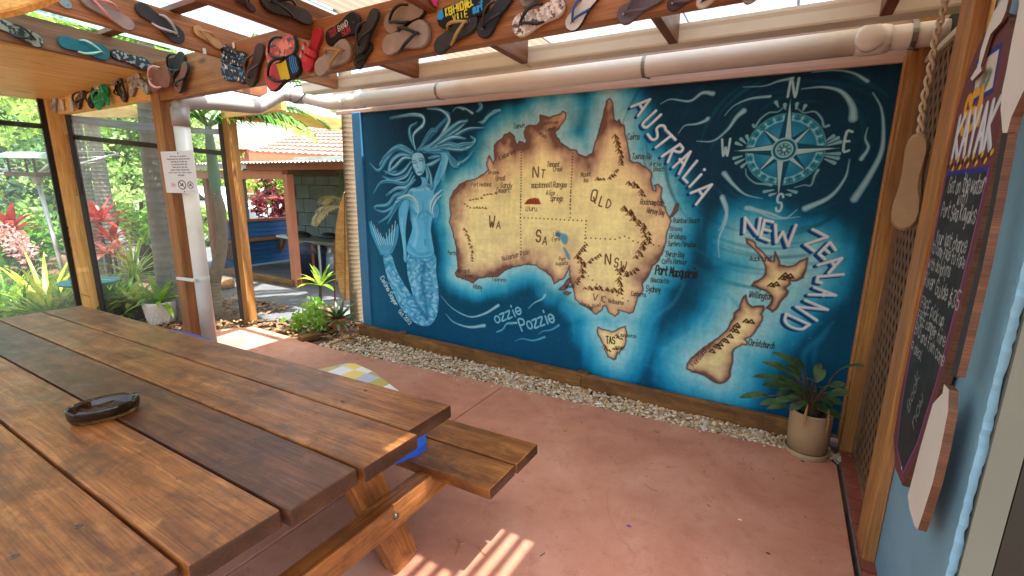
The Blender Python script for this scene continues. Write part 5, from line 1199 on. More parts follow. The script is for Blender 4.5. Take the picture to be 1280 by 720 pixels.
TH = [
 ('small black thong with white and blue swirl print, upper of a stacked pair', (311,76), (279,67), SB, 'foam_black', 'print_swirl', None, dict(wd=1.15)),
 ('small black thong with white and blue swirl print, lower of a stacked pair', (312,97), (281,86), SB, 'foam_black', 'print_swirl', None, dict(wd=1.2)),
 ('plain dark brown thong hanging upright beside the swirl print pair', (331,56), (313,107), SB, 'foam_brown', None, 'strap_brown', {}),
 ('coral red thong with a teal rim above the black and yellow one', (373,52), (337,73), SB, 'foam_teal', 'print_red_fade', 'strap_black', dict(wd=1.35)),
 ('thong striped black with blue lettering, yellow and coral', (378,80), (336,101), SB, 'foam_black', 'print_half', 'strap_black', dict(wd=1.25)),
 ('bright red sandal with two buckled straps', (403,36), (384,89), SB, 'foam_red', None, 'strap_red', dict(kind='slide', wd=.95)),
 ('worn taupe thong with a brown strap and gold studs', (398,90), (442,60), SB, 'foam_taupe', 'foam_pinkgrey', 'strap_tan', dict(wd=1.05)),
 ('black thong printed with red and white band lettering', (411,52), (453,26), SB, 'foam_black', 'print_band', None, dict(wd=1.05)),
 ('black thong half hidden under the big black upright one', (466,54), (446,84), SB, 'foam_black', None, 'strap_black', dict(wd=1.2)),
 ('big plain black thong standing upright at the middle of the beam', (478,14), (452,68), SB, 'foam_black', 'foam_charcoal', 'strap_black', dict(lift=.02, wd=.9)),
 ('brown footbed thong with black strap tucked under a rafter', (535,8), (484,34), SB, 'foam_black', 'foam_taupe', 'strap_black', dict(wd=1.0)),
 ('grey worn thong with a loose black strap', (482,61), (540,41), SB, 'foam_grey', 'foam_pinkgrey', 'strap_black', dict(wd=1.1)),
 ('black thong lettered in yellow and blue', (550,28), (613,2), SB, 'foam_black', 'print_name', None, dict(wd=1.0)),
 ('dark thong with gold edged straps below the lettered one', (546,64), (599,22), SB, 'foam_charcoal', None, 'strap_gold', dict(wd=.95)),
 ('long navy thong pointing down beside the gold strapped one', (642,-12), (601,46), SB, 'foam_navy', None, 'strap_black', dict(wd=.95)),
 ('grey thong cut off at the top edge above the patterned one', (690,-14), (652,4), SB, 'foam_grey', None, 'strap_black', {}),
 ('pale thong with a brown flower pattern', (708,6), (643,37), SB, 'foam_white', 'print_flower', 'strap_black', {}),
 ('white thong with blue straps', (750,-14), (711,38), SB, 'foam_navy', 'foam_white', 'strap_blue', dict(wd=1.05)),
 ('large dull purple thong at the right of the white one', (835,-12), (773,25), SB, 'foam_purple', None, 'foam_purple', dict(wd=1.0)),
 ('dull purple thong behind, overlapping the large purple one', (884,-16), (835,10), SB, 'foam_plum', None, 'foam_purple', {}),
 ('beige thong heel at the top edge near the gutter', (915,-22), (871,9), SB, 'foam_beige', None, 'strap_black', {}),
 ('grey thong tip, the last one at the right end of the beam', (968,-18), (929,3), SB, 'foam_grey', None, 'strap_black', {}),
 ('black thong at the left end of the beam under the rafter', (233,72), (213,88), SB, 'foam_black', None, 'strap_black', dict(wd=1.5)),
 ('dark navy thong with red lining above the post', (241,80), (227,115), SB, 'foam_navy', 'foam_rust', 'strap_black', dict(lift=.02)),
 ('rust brown thong with a pink beaded strap on top of the post', (222,97), (195,101), SB, 'foam_rust', None, 'strap_pink', dict(lift=.03, wd=1.5)),
 ('white and cyan thong sole at the top edge, left rafter', (55,-14), (88,10), SA, 'foam_white', 'foam_sky', None, {}),
 ('grey thong with pink straps on the left rafter', (166,36), (98,-10), SA, 'foam_grey', 'foam_pinkgrey', 'strap_pink', {}),
 ('black thong with silver straps on the left rafter', (168,6), (228,52), SA, 'foam_charcoal', None, 'strap_silver', {}),
 ('small tan thong with tan straps on the left rafter', (276,60), (241,34), SA, 'foam_tan', None, 'strap_tan', {}),
 ('large black thong sole on the dark middle rafter', (388,26), (322,-4), SBB, 'foam_black', 'foam_charcoal', 'strap_black', dict(wd=.85)),
 ('plum dark thong on the dark middle rafter beside the large black sole', (318,14), (290,-8), SBB, 'foam_plum', None, 'strap_black', {}),
 ('hot pink thong tip at the top edge', (529,-14), (545,7), SC, 'foam_pink', None, None, {}),
 ('sand coloured thong with black paint at the far left', (-14,24), (53,56), SP, 'foam_brown', 'print_sand', 'strap_black', {}),
 ('teal thong with pale straps under the left roof light', (71,51), (136,69), SP, 'foam_teal', None, 'strap_mint', {}),
 ('black thong printed with grey palm trees', (137,66), (187,84), SP, 'foam_black', 'print_palm', None, {}),
 ('small blue grey thong standing at the left end of the cross beam', (71,120), (69,143), SR, 'foam_sky', 'print_lightblue', 'foam_sky', dict(wd=.95)),
 ('small pale blue thong, left of a matching pair on the cross beam', (79,124), (80,139), SR, 'foam_white', 'print_lightblue', None, dict(wd=1.7)),
 ('small pale blue thong, right of a matching pair on the cross beam', (90,123), (92,139), SR, 'foam_white', 'print_lightblue', None, dict(wd=1.7)),
 ('dark camouflage thong beside the pale blue pair', (107,112), (98,134), SR, 'foam_charcoal', 'print_camo', 'strap_black', {}),
 ('small black thong left of the green pair', (121,111), (114,133), SR, 'foam_black', None, 'strap_black', dict(wd=1.2)),
 ('small white thong above the green pair', (120,107), (131,112), SR, 'foam_white', 'print_flower', None, dict(wd=1.4)),
 ('bright green thong leaning left, of a crossed pair', (138,110), (124,133), SR, 'foam_green', None, 'strap_green', dict(lift=.01)),
 ('bright green thong leaning right, of a crossed pair', (133,108), (144,132), SR, 'foam_green', None, 'strap_green', dict(lift=.03)),
 ('camouflage thong pointing up left of the silver one', (144,98), (160,127), SR, 'foam_charcoal', 'print_camo', 'strap_black', dict(wd=.8)),
 ('camouflage thong with raised tip next to its partner', (155,94), (162,124), SR, 'foam_charcoal', 'print_camo', 'strap_black', dict(lift=.02, wd=.8)),
 ('silver thong curled above the camouflage thongs', (166,120), (176,92), SR, 'foam_grey', 'print_silver', 'strap_silver', {}),
 ('silver thong hanging down against the brown post', (176,93), (192,117), SR, 'foam_grey', 'print_silver', 'strap_silver', dict(lift=.02)),
]
for lb, he, to, su, so_, be, st_, kw in TH: thong(lb, he, to, su, so_, be, st_, **kw)
for (u, v), lb, su in (((293, 57), 'white plastic tag on the beam above the swirl print pair', SB), ((255, 64), 'small white scrap of paper on the left rafter', SA)):
    c_ = su(u, v); mb = MB(); n = su.nrm; s_ = Vector((0, 0, 1)).cross(n); mb.box(c_ + n * .006, (.02 if abs(n.x) < .5 else .003, .003 if abs(n.x) < .5 else .02, .035)); tag(mb.build('tag', 'paper', org=c_), lb, 'tag')

# ------------------------------------------------------------------ right hand side
def gable(name, label, cat, p, q, wd, t, mat, up=(0, -1, 0), group=None):
    return tag(board(name, p, q, wd, t, mat, None, up=up, bev=.004), label, cat, group)
gable('timber_post', 'square timber post closing the right end of the mural beside the plant pot', 'post', (.502, 3.385, 0), (.502, 3.385, 2.52), .105, .11, 'post_wood', group='timber posts of the patio')
gable('trim_board', 'thin reddish trim strip along the right edge of the mural', 'trim', (.447, 3.42, .05), (.447, 3.42, 2.31), .018, .05, 'stud_wood', up=(0, -1, 0))
gable('wall_stud', 'broad upright orange timber plank between the lattice and the chalk board sign', 'plank', (.482, 2.40, -.02), (.482, 2.40, 2.62), .045, .19, 'stud_wood', up=(0, -1, 0))
gable('yellow_strip', 'narrow yellow timber strip on the blue wall beside the broad plank', 'trim', (.501, 2.27, 1.5), (.501, 2.27, 2.62), .007, .04, 'pine_wood')
ls = thing('lattice_screen', 'dark brown diagonal lattice screen at the right behind the hanging rope', 'screen', (.53, 2.9, 0))
mb = MB(); y0, y1, z0, z1_ = 2.52, 3.32, .03, 2.24
for sgn, x in ((1, .5290), (-1, .5306)):
    for c_ in np.arange(-3, 4.2, .115):
        # z = z0 + sgn*(y-y0)*1.5 + c
        pts = []
        for y in (y0, y1): pts.append((y, z0 + c_ + sgn * (y - y0) * 1.4))
        (ya, za), (yb, zb_) = pts
        def clip(ya, za, yb, zb_):
            t0, t1 = 0.0, 1.0; d = zb_ - za
            for lim, s_ in ((z0, 1), (z1_, -1)):
                a_ = s_ * (za - lim); b_ = s_ * (zb_ - lim)
                if a_ < 0 and b_ < 0: return None
                if a_ < 0: t0 = max(t0, a_ / (a_ - b_))
                elif b_ < 0: t1 = min(t1, a_ / (a_ - b_))
            return None if t1 - t0 < .02 else ((ya + (yb - ya) * t0, za + d * t0), (ya + (yb - ya) * t1, za + d * t1))
        r = clip(ya, za, yb, zb_)
        if r: mb.bar((x, *r[0]), (x, *r[1]), .032, .0014, up=(1, 0, 0))
o = mb.build('lattice', 'lattice_brown', ls); o['kind'] = 'stuff'
for n_, p, q in (('top_rail', (.53, y0, z1_ + .02), (.53, y1, z1_ + .02)), ('bottom_rail', (.53, y0, .02), (.53, y1, .02)), ('side_rail', (.53, y0 - .01, 0), (.53, y0 - .01, z1_ + .04)), ('side_rail', (.53, y1 + .008, 0), (.53, y1 + .008, z1_ + .04))):
    board(n_, p, q, .035, .03, 'lattice_brown' if 'top' not in n_ else 'gutter_cream', ls, bev=.002)
mb = MB(); mb.box((.60, 3.1, 1.2), (.05, 1.75, 2.5)); tag(mb.build('inner_wall', 'interior_shade', org=(.6, 3.1, 0)), 'inner wall behind the lattice, coloured near-black as interior shade', 'wall')  # shade behind the lattice is put into this panel's dark colour
bd = thing('brick_border', 'red brick border at the foot of the lattice screen', 'brick border', (.52, 2.75, 0))
mb = MB(); mb.box((.505, 2.72, -.035), (.12, 1.26, .06)); mb.build('mortar', 'mortar', bd)
for i in range(11):
    y = 2.18 + i * .113; board('brick', (.452, y, -.012 + rnd.uniform(-.003, .003)), (.562, y + rnd.uniform(-.002, .002), -.012), .103, .05, 'brick_red', bd, bev=.006)
# blue rendered wall with a chipped corner
mb = MB(); g = random.Random(5); ny, nz = 5, 150; ys = [1.60, 1.612, 1.66, 1.9, 2.36]
vs = []
for j in range(nz + 1):
    z = 2.7 * j / nz; e = g.uniform(-.0025, .0025) + (g.uniform(-.006, 0) if g.random() < .15 else 0) + .002 * math.sin(7 * z)
    for i, y in enumerate(ys): vs.append((.505 + (g.uniform(0, .003) if i == 0 else g.uniform(-.0012, .0012) if i == 1 else 0), y + (e if i == 0 else e * .3 if i == 1 else 0), z))
mb.add(vs, [(j * ny + i, (j + 1) * ny + i, (j + 1) * ny + i + 1, j * ny + i + 1) for j in range(nz) for i in range(ny - 1)])
vs2 = []
for j in range(nz + 1):
    v = vs[j * ny]; vs2 += [v, (v[0] + .02 + g.uniform(-.003, .003), v[1] + .002, v[2])]
mb.add(vs2, [(2 * j, 2 * j + 1, 2 * j + 3, 2 * j + 2) for j in range(nz)])
mb.box((.585, 2.0, 1.35), (.13, .76, 2.7))
tag(mb.build('blue_wall', 'wall_blue', org=(.55, 1.95, 0)), 'light blue rendered wall with a chipped corner at the right edge', 'wall')
dr = thing('doorway', 'dark doorway with a grey jamb at the right edge', 'door', (.7, 1.5, 0))
mb = MB(); mb.box((.560, 1.604, 1.35), (.062, .03, 2.7)); mb.build('jamb', 'reveal_grey', dr)
mb = MB(); mb.box((1.05, 1.607, 1.35), (.91, .03, 2.7)); mb.build('door_panel', 'door_dark', dr)

def cutout(name, px, x, t, face, side, parent, bev=.002):
    P = [PX(u, v, x) for u, v in px]; poly = [(-p.y, p.z) for p in P]
    ar = sum(poly[i - 1][0] * poly[i][1] - poly[i][0] * poly[i - 1][1] for i in range(len(poly)))
    if ar < 0: poly = poly[::-1]
    n = len(poly); mb = MB(); c_ = P[0]
    mb.cur = 1; mb.prism(poly, (x + t, 0, 0), (0, -1, 0), (0, 0, 1), t, 0); mb.mi[-1] = 0
    return mb.build(name, [face, side], parent, org=(x, c_.y, c_.z))
sg = thing('kayak_sign', 'surfboard shaped chalk board sign lettered SEA KAYAK on the blue wall', 'sign', (.47, 1.95, .6))
XS = .470
def sy(u, v): p = PX(u, v, XS); return (2.38 - p.y, p.z - .47)
def sign_paint():
    R = Ras(.80, 1.75, 430, '683a3e'); n = R.fbm(9, 9, 3); R.a *= (1 + (n - .5)[..., None] * .22)
    S = lambda L: [sy(*p) for p in L]
    chalk = S([(1183, 218), (1236, 211), (1218, 290), (1196, 380), (1170, 480), (1146, 556), (1129, 592), (1121, 560), (1128, 500), (1142, 420), (1160, 335)])
    R.poly(chalk, '24282c'); 
    m = R.fbm(14, 5, 8); D, bx = R.sdf(chalk, .01); j0, j1, i0, i1 = bx; R.blend(np.clip(-D * 200, 0, 1) * np.clip(m[j0:j1, i0:i1] - .35, 0, 1) * .35, '8a8e90', bx)
    R.stroke(chalk + [chalk[0]], .007, '2a2f8a'); R.stroke([(x_ - .002, y_) for x_, y_ in chalk[:1] + chalk[:0:-1]], .0035, 'b04a58')
    pic = S([(1221, 78), (1251, 57), (1241, 113), (1215, 128)]); R.poly(pic, 'c9c2b8'); R.stroke(pic + [pic[0]], .008, '22307a')
    for L, c_ in (([(1222, 118), (1228, 100), (1233, 92)], '5a6a58'), ([(1226, 117), (1232, 96), (1236, 90)], '6a5a44'), ([(1230, 112), (1236, 98), (1238, 92)], '48604e')): R.stroke(S(L), .012, c_, .8, .006)
    p, q = S([(1201, 166), (1226, 152)]); R.text('SEA', p, q, .105, 'd89a22', .13)
    p, q = S([(1190, 197), (1241, 184)]); R.text('KAYAK', (p[0], p[1]), (q[0], q[1]), .13, 'aab6c0', .11); R.text('KAYAK', (p[0] + .004, p[1] + .004), (q[0] + .004, q[1] + .004), .13, 'c8d0d6', .06)
    for i in range(22):
        a, b = S([(1186, 205), (1239, 191)]); t = i / 21; x_ = a[0] + (b[0] - a[0]) * t; y_ = a[1] + (b[1] - a[1]) * t - .012 + .012 * math.sin(i * 1.6); R.stroke([(x_, y_), (x_ + .01, y_ + .006)], .007, 'd8aa30' if i % 2 else '2a1a1c')
    ck = 'c2c6c6'
    for t, a, b, h in (('Get on the water', (1184, 243), (1231, 237), .05), ('with', (1196, 256), (1208, 254), .045), ('Port Sea Kayaks', (1176, 270), (1218, 282), .05), ('Your last chance', (1169, 303), (1207, 317), .045), ('to come face to face', (1164, 317), (1206, 334), .04), ('with dolphins', (1160, 334), (1187, 348), .042), ('River Guide $35', (1154, 358), (1198, 388), .05), ('FREE pick up', (1150, 388), (1180, 405), .042), ('FREE camper hire', (1146, 402), (1181, 432), .04), ('BYO and fish come', (1142, 420), (1180, 454), .04), ('a deal', (1138, 438), (1152, 448), .036)):
        p, q = S([a, b]); yy = (p[1] + q[1]) / 2; R.text(t, (p[0], yy), (q[0], yy), h, ck, .07, .7, .12)
    p, q = S([(1136, 515), (1150, 470)]); R.text('Book', p, q, .05, '8e9294', .08, .7, .1); p, q = S([(1142, 535), (1156, 495)]); R.text('now', p, q, .05, '8e9294', .08, .7, .1)
    p, = S([(1127, 585)]); R.stroke([p, p], .006, 'd8d8d8')
    return R
so_ = cutout('sign_board', [(1184, 205), (1196, 140), (1212, 85), (1228, 45), (1248, 18), (1262, 22), (1264, 60), (1254, 130), (1240, 215), (1222, 300), (1200, 390), (1176, 480), (1153, 558), (1128, 607), (1119, 585), (1117, 545), (1126, 490), (1140, 420), (1160, 330)], XS, .024, printed('sign_print', sign_paint(), .6, .08, 60), 'board_core', sg)
me = so_.data; uv = me.uv_layers.new(name='UVMap'); oy, oz = so_.location.y, so_.location.z
for lp in me.loops:
    c_ = me.vertices[lp.vertex_index].co; uv.data[lp.index].uv = ((2.38 - (c_.y + oy)) / .80, (c_.z + oz - .47) / 1.75)
plain('charcoal_paint', '2c2e32', .6, var=.15, scale=5)
pd = thing('carved_paddle', 'white bladed cut-out timber paddle with a dark shaft fixed over the sign', 'paddle', (.42, 1.6, .7))
cutout('upper_blade', [(1275, -60), (1274, 6), (1265, 49), (1258, 88), (1252.5, 113), (1250.7, 137), (1251.6, 147), (1253, 166), (1259, 166), (1264, 147), (1274, 125), (1284, 104), (1300, 60), (1310, -60)], .446, .020, 'white_paint', 'board_core', pd)
cutout('shaft', [(1252, 167), (1260, 167), (1243, 260), (1228, 334), (1208, 420), (1196, 470), (1188, 470), (1200, 420), (1221, 334), (1237, 260)], .448, .018, 'charcoal_paint', 'board_core', pd)
cutout('lower_blade', [(1180, 480), (1186, 487), (1185, 514), (1176, 560), (1166, 603), (1156, 635), (1147, 662), (1143, 657), (1137, 637), (1134.6, 620), (1151, 557), (1166, 505), (1172, 498), (1178, 492)], .446, .021, 'white_paint', 'board_core', pd)
wv_ = thing('carved_wave', 'wavy white cut-out timber wave at the top of the sign', 'wall decoration', (.44, 1.98, 1.95))
cutout('wave_board', [(1266, -30), (1260.7, 0), (1257, 15), (1251.6, 27.5), (1238, 43), (1233, 58), (1226, 82), (1227, 88.5), (1215, 101), (1213, 98), (1222.6, 82), (1225.6, 64), (1233, 40), (1242, 15), (1251.6, 0), (1256, -30)], .458, .008, 'white_paint', 'board_core', wv_)
hs = thing('hanging_sole', 'tan woven sole hanging on a twisted rope beside the lattice', 'hanging sole', PY(1150, 165, 2.62))
h_, t_ = PY(1150, 166, 2.62), PY(1129, 288, 2.62); a_ = (t_ - h_); L_ = a_.length; a_.normalize(); n_ = Vector((-.35, -1, 0)).normalized(); b_ = n_.cross(a_).normalized()
mb = MB(); mb.prism([(L_ * x, L_ * .62 * y) for x, y in SOLE] [::-1] + [(L_ * x, -L_ * .62 * y) for x, y in SOLE[1:]], h_ + n_ * -.02, a_, b_, .05, .012); mb.build('woven_sole', 'buoy', hs, org=h_)
mb = MB(); mb.prism([(L_ * (.12 + .75 * x), L_ * .5 * y) for x, y in SOLE][::-1] + [(L_ * (.12 + .75 * x), -L_ * .5 * y) for x, y in SOLE[1:]], h_ + Vector((.05, .06, -.02)), a_, b_, .04, .01); mb.build('back_sole', 'buoy', hs, org=h_)
path = catmull([PY(1186, -30, 2.6), PY(1180, 10, 2.6), PY(1170, 45, 2.6), PY(1163, 85, 2.6), PY(1154, 130, 2.61), PY(1150, 168, 2.62)], 14)
for ph in (0, math.pi):
    mb = MB(); mb.tube([Vector(p) + Vector((.008 * math.cos(i * .6 + ph), .008 * math.sin(i * .6 + ph), 0)) for i, p in enumerate(path)], .0062, 7); mb.build('rope_strand', 'rope', hs, True)

# potted plant by the mural
leafmat('leaf_dark', ['22341c', '34502a', '4a6a38', '5e7044'], .2, .4, 6)
plain('stem_red', '5a4634', .6)
pt = thing('potted_plant', 'long leaved dark green plant in a tan pot on the gravel beside the mural', 'potted plant', (.265, 3.20, 0))
mb = MB(); mb.lathe([(.09, .02), (.105, .03), (.112, .15), (.114, .275), (.117, .285), (.112, .29), (.106, .28), (.104, .25), (.0, .25)], (.265, 3.20, 0), 28); mb.build('pot', 'pot_tan', pt, True)
mb = MB(); mb.lathe([(.10, -.015), (.114, -.005), (.119, .04), (.113, .04), (.112, .01), (0, .01)], (.265, 3.20, 0), 28); mb.build('saucer', 'pot_tan', pt, True)
mb = MB(); mb.lathe([(0, .262), (.05, .266), (.103, .258)], (.265, 3.20, 0), 20, cap=False); mb.build('soil_top', 'potting_soil', pt)
g = random.Random(12)
spots = [(985,440),(1002,448),(970,450),(1022,458),(955,466),(990,466),(938,494),(975,468),(1046,476),(1062,448),(1010,476),(1000,482),(1030,478),(960,505),(975,500),(988,500),(1050,486),(1020,490),(1005,502),(1035,500),(1042,520),(1000,520),(1015,470),(980,484),(1025,466),(995,458),(965,478),(978,492),(992,490),(1008,488),(1022,496),(1036,488),(1012,512),(996,512),(1028,510),(970,512),(1045,500),(985,474),(1015,482)]
for i, (u, v) in enumerate(spots):
    tip = PY(u, v, 3.20 + g.uniform(-.13, .10)); base = Vector((.265 + g.uniform(-.03, .03), 3.20 + g.uniform(-.03, .03), .265))
    mid = base.lerp(tip, .45) + Vector((0, 0, .06)); st = mid.lerp(tip, .25)
    d = (tip - st); L = max(.10, min(.19, d.length * 1.25)); d.normalize()
    mb = MB(); mb.blade(tip - d * L * .6, Vector((d.x, d.y, d.z * .45 + .1)), L, .044 + g.uniform(0, .018), .7, 6, .12, up=(g.uniform(-.3, .3), -.5, .8), tip=.03); lf = mb.build('leaf', 'leaf_dark', pt, True, org=tip - d * L * .6)
    mb = MB(); mb.tube(catmull([base, mid, tip - d * L * .55], 4), [.004] * 5 + [.0025] * 4, 5); mb.build('leaf_stalk', 'stem_red', lf)
for u0, v0, u1, v1 in ((1010, 505, 1003, 540), (1036, 512, 1032, 540)):
    mb = MB(); mb.blade(PY(u0, v0, 3.075), PY(u1, v1, 3.07) - PY(u0, v0, 3.075), .16, .02, .2, 5, .3); mb.build('dead_leaf', 'leaf_dead', pt)

# ------------------------------------------------------------------ cooking shelter over the driveway
SY = 4.61
sh = thing('cooking_shelter', 'open timber shelter with salmon posts and a white corrugated roof', 'shelter', (-7.8, 5.4, 0))
def shp(name, u0, v0, u1, v1, y, w_, mat, t=None):
    a, b = PY(u0, v0, y), PY(u1, v1, y); return board(name, a, b, w_, t or w_, mat, sh, up=(0, -1, 0), bev=.005)
a = PY(359.5, 218, SY); board('corner_post', (a.x, SY, -.02), (a.x, SY, a.z), .11, .11, 'shed_pink', sh, up=(0, -1, 0), bev=.005)
a = PY(259, 222, SY); board('corner_post', (a.x, SY, -.02), (a.x, SY, a.z), .12, .12, 'shed_brown', sh, up=(0, -1, 0), bev=.005)
zt = PY(300, 219, SY).z
board('front_beam', (-9.35, SY - .01, zt + .01), (-6.72, SY - .01, zt + .01), .10, .14, 'shed_pink', sh)
board('roof_fascia', (-9.4, SY - .12, zt + .145), (-7.5, SY - .12, zt + .145), .05, .09, 'roof_white', sh)
board('roof_fascia', (-7.49, SY - .10, zt + .13), (-4.6, SY - .10, zt + .13), .05, .11, 'shed_brown', sh)
corr('roof', -9.6, -4.6, SY - .25, 8.2, 'roof_white', None, parent=sh, amp=.012, pitch=.09, zf=lambda y: zt + .19 + (y - SY) * .035)
# block wall, laid block by block
blk = thing('block_wall', 'grey concrete block wall behind the barbecue', 'wall', (-7.0, 6.02, 0))
mb = MB(); mb.box((-6.9, 6.10, 1.0), (3.5, .10, 2.1)); mb.build('mortar_bed', 'mortar', blk)
for r in range(8):
    z = .12 + r * .262
    for c_ in range(10):
        x = -8.62 + c_ * .40 + (.2 if r % 2 else 0)
        if x > -5.0: continue
        board('block', (x + .008, 6.02 + rnd.uniform(-.004, .004), z), (x + .392, 6.02 + rnd.uniform(-.004, .004), z), .252, .10, 'block_grey', blk, up=(0, -1, 0), bev=.006)
board('wall_frieze', (-8.75, 5.96, PY(364, 216, 6).z), (-5.1, 5.96, PY(364, 216, 6).z), .06, .14, 'dark_timber', blk)
board('wall_frieze', (-8.66, 5.955, 0), (-8.66, 5.955, 1.7), .12, .06, 'dark_timber', blk, up=(0, -1, 0))
# blue slatted low wall
bw = thing('slat_wall', 'low blue slatted wall of the shelter with a bench shelf', 'wall', (-9.0, 5.4, 0))
mb = MB(); mb.box((-9.02, 5.4, .44), (.012, 1.5, .84)); mb.build('backing_sheet', 'slat_blue', bw)
for i in range(9):
    z = .06 + i * .089; board('slat', (-9.0, 4.66, z), (-9.0, 6.15, z), .084, .022, 'slat_blue', bw, up=(1, 0, 0), bev=.004)
board('top_rail', (-9.0, 4.64, .88), (-9.0, 6.2, .88), .09, .05, 'shed_pink', bw)
board('shelf', (-8.86, 4.66, .52), (-8.86, 6.0, .52), .26, .045, 'stud_wood', bw)
for y in (4.85, 5.9):
    for p, q in (((-8.96, y, .50), (-8.75, y, .50)), ((-8.97, y, .50), (-8.97, y, .18)), ((-8.78, y, .49), (-8.96, y, .20))): board('bracket', p, q, .05, .05, 'stud_wood', bw)
board('window_post', (-9.0, 5.28, .9), (-9.0, 5.28, 1.78), .07, .07, 'galvanised', bw, up=(1, 0, 0))
for (p, q, lb) in ((G(279, 341), G(368, 357), 'long sleeper edging the shelter floor'), (G(371, 357), G(392, 348), 'short sleeper right of the salmon post')):
    tag(board('sleeper', p + Vector((0, 0, .03)), q + Vector((0, 0, .03)), .09, .12, 'sleeper_wood'), lb, 'sleeper', 'sleepers at the shelter')
bq = thing('barbecue', 'steel topped barbecue table with black plates inside the shelter', 'barbecue', (-6.9, 5.0, 0))
bt = .66
c4 = [G(366, 300, bt), G(421, 304, bt), G(419, 295, bt), G(349, 293, bt)]
mb = MB(); mb.prism([(p.x, p.y) for p in c4], (0, 0, bt - .05), (1, 0, 0), (0, 1, 0), .05, .005); mb.build('bench_top', 'steel', bq)
for u, v in ((385.5, 303), (394, 303), (415, 303), (362, 296)):
    p = G(u, v, bt); mb = MB(); mb.tube([(p.x, p.y + .06, 0), (p.x, p.y + .06, bt - .05)], .022, 8); mb.build('leg', 'brick_red' if u < 390 else 'galvanised', bq)
for u, v, w_ in ((374, 295, .42), (411, 297, .34)):
    p = G(u, v, bt); mb = MB(); mb.lathe([(w_ * .5, .002), (w_ * .48, .03), (w_ * .38, .06), (w_ * .2, .085), (0, .09)], (p.x, p.y, bt), 20, 1.3, .8); mb.build('hot_plate_lid', 'black_metal', bq, True)
p = PY(358, 292, 4.9); mb = MB(); mb.tube([G(346, 295, bt + .05), G(366, 299, bt + .03)], .02, 8); mb.build('handle', 'galvanised', bq)
bn = thing('rubbish_bin', 'dark navy rubbish bin beside the salmon post', 'bin', G(372, 346))
p = G(365, 352); p = p + Vector((.12, .32, 0)); bn.location = p
mb = MB(); mb.lathe([(.20, 0), (.235, .45), (.25, .47), (.25, .49), (.235, .49), (.2, .46), (.0, .46)], p, 22); mb.build('tub', 'bin_navy', bn, True)
mb = MB(); mb.lathe([(.25, .49), (.255, .52), (.20, .60), (.1, .64), (0, .645)], p, 22, cap=False); mb.build('lid', 'bin_navy', bn, True)
gb = thing('gas_bottle', 'pale grey gas bottle under the barbecue', 'gas bottle', G(412, 340)); p = G(412, 340)
mb = MB(); mb.lathe([(.12, 0), (.12, .03), (.17, .06), (.185, .14), (.185, .26), (.16, .34), (.06, .38), (0, .385)], p, 20); mb.build('cylinder', 'gas_grey', gb, True)
mb = MB(); mb.lathe([(.09, .36), (.095, .48), (.088, .48), (.083, .36)], p, 16, cap=False); mb.tube([p + Vector((0, 0, .38)), p + Vector((0, 0, .45))], .03, 8); mb.build('valve_collar', 'galvanised', gb, True)
mb = MB(); mb.tube(catmull([p + Vector((0, 0, .44)), p + Vector((-.2, -.05, .35)), p + Vector((-.35, 0, .5)), p + Vector((-.4, .02, .62))], 6), .012, 6); mb.build('hose', 'black_rubber', gb)
lg = thing('cut_log', 'rounded timber log end lying at the driveway edge behind the palm', 'log', G(285, 358)); p, q = G(292, 354, .05), G(268, 357, .05)
mb = MB(); mb.tube([p, p + (q - p) * .04, q], [.06, .085, .085], 14); mb.build('log_wood', 'stud_wood', lg, True)

# tiled house behind the shelter
hs_ = thing('tiled_house', 'house with a terracotta tiled hip roof and a salmon eave', 'house', (-14, 16, 0))
T = 15.0
e0, e1, r0 = PD(312, 191, T), PD(470, 199, T * .86), PD(398, 160, T * 1.18)
r1 = r0 + Vector((6, .6, 0)); e1 = e0 + (e1 - e0) * 1.8
mb = MB(); nC = 9; nx = 70
for c_ in range(nC):
    f0, f1 = c_ / nC, (c_ + 1.12) / nC
    L0, R0, L1, R1 = e0.lerp(r0, f0), e1.lerp(r1, f0), e0.lerp(r0, f1), e1.lerp(r1, f1); up = Vector((0, -.3, 1)).normalized()
    vs = []
    for i in range(nx + 1):
        t = i / nx; w_ = .045 * abs(math.sin(math.pi * t * nx / 2.0)); vs += [L0.lerp(R0, t) + up * (w_ + .05), L1.lerp(R1, t) + up * w_ * .5, L0.lerp(R0, t) + up * -.02]
    mb.add(vs, [f for i in range(nx) for f in ((3 * i, 3 * i + 3, 3 * i + 4, 3 * i + 1), (3 * i + 2, 3 * i + 5, 3 * i + 3, 3 * i))])
o = mb.build('roof_tiles', 'tile_red', hs_); o['kind'] = 'stuff'
mb = MB(); mb.tube([e0, r0], .12, 8); mb.tube([r0, r1], .12, 8); mb.build('ridge_cap', 'tile_red', hs_)
mb = MB(); s2 = e0 + Vector((-1.5, 5, 0)); mb.add([e0, r0, r1 + Vector((0, 4, -1)), s2], [(0, 1, 2, 3)]); mb.build('rear_slope', 'tile_red', hs_)
d_ = (e1 - e0).normalized()
mb = MB(); mb.bar(e0 + Vector((0, 0, -.13)), e1 + Vector((0, 0, -.13)), .08, .26); mb.build('fascia', 'fascia_salmon', hs_)
mb = MB(); mb.bar(e0 + d_ * .3 + Vector((0, .5, -.32)), e1 + Vector((0, .5, -.32)), 1.0, .10); mb.build('soffit', 'fascia_salmon', hs_)
mb = MB(); mb.bar(e0 + d_ * .5 + Vector((0, .8, -1.9)), e1 + Vector((0, .8, -1.9)), .2, 3.0); mb.build('wall', 'block_grey', hs_)
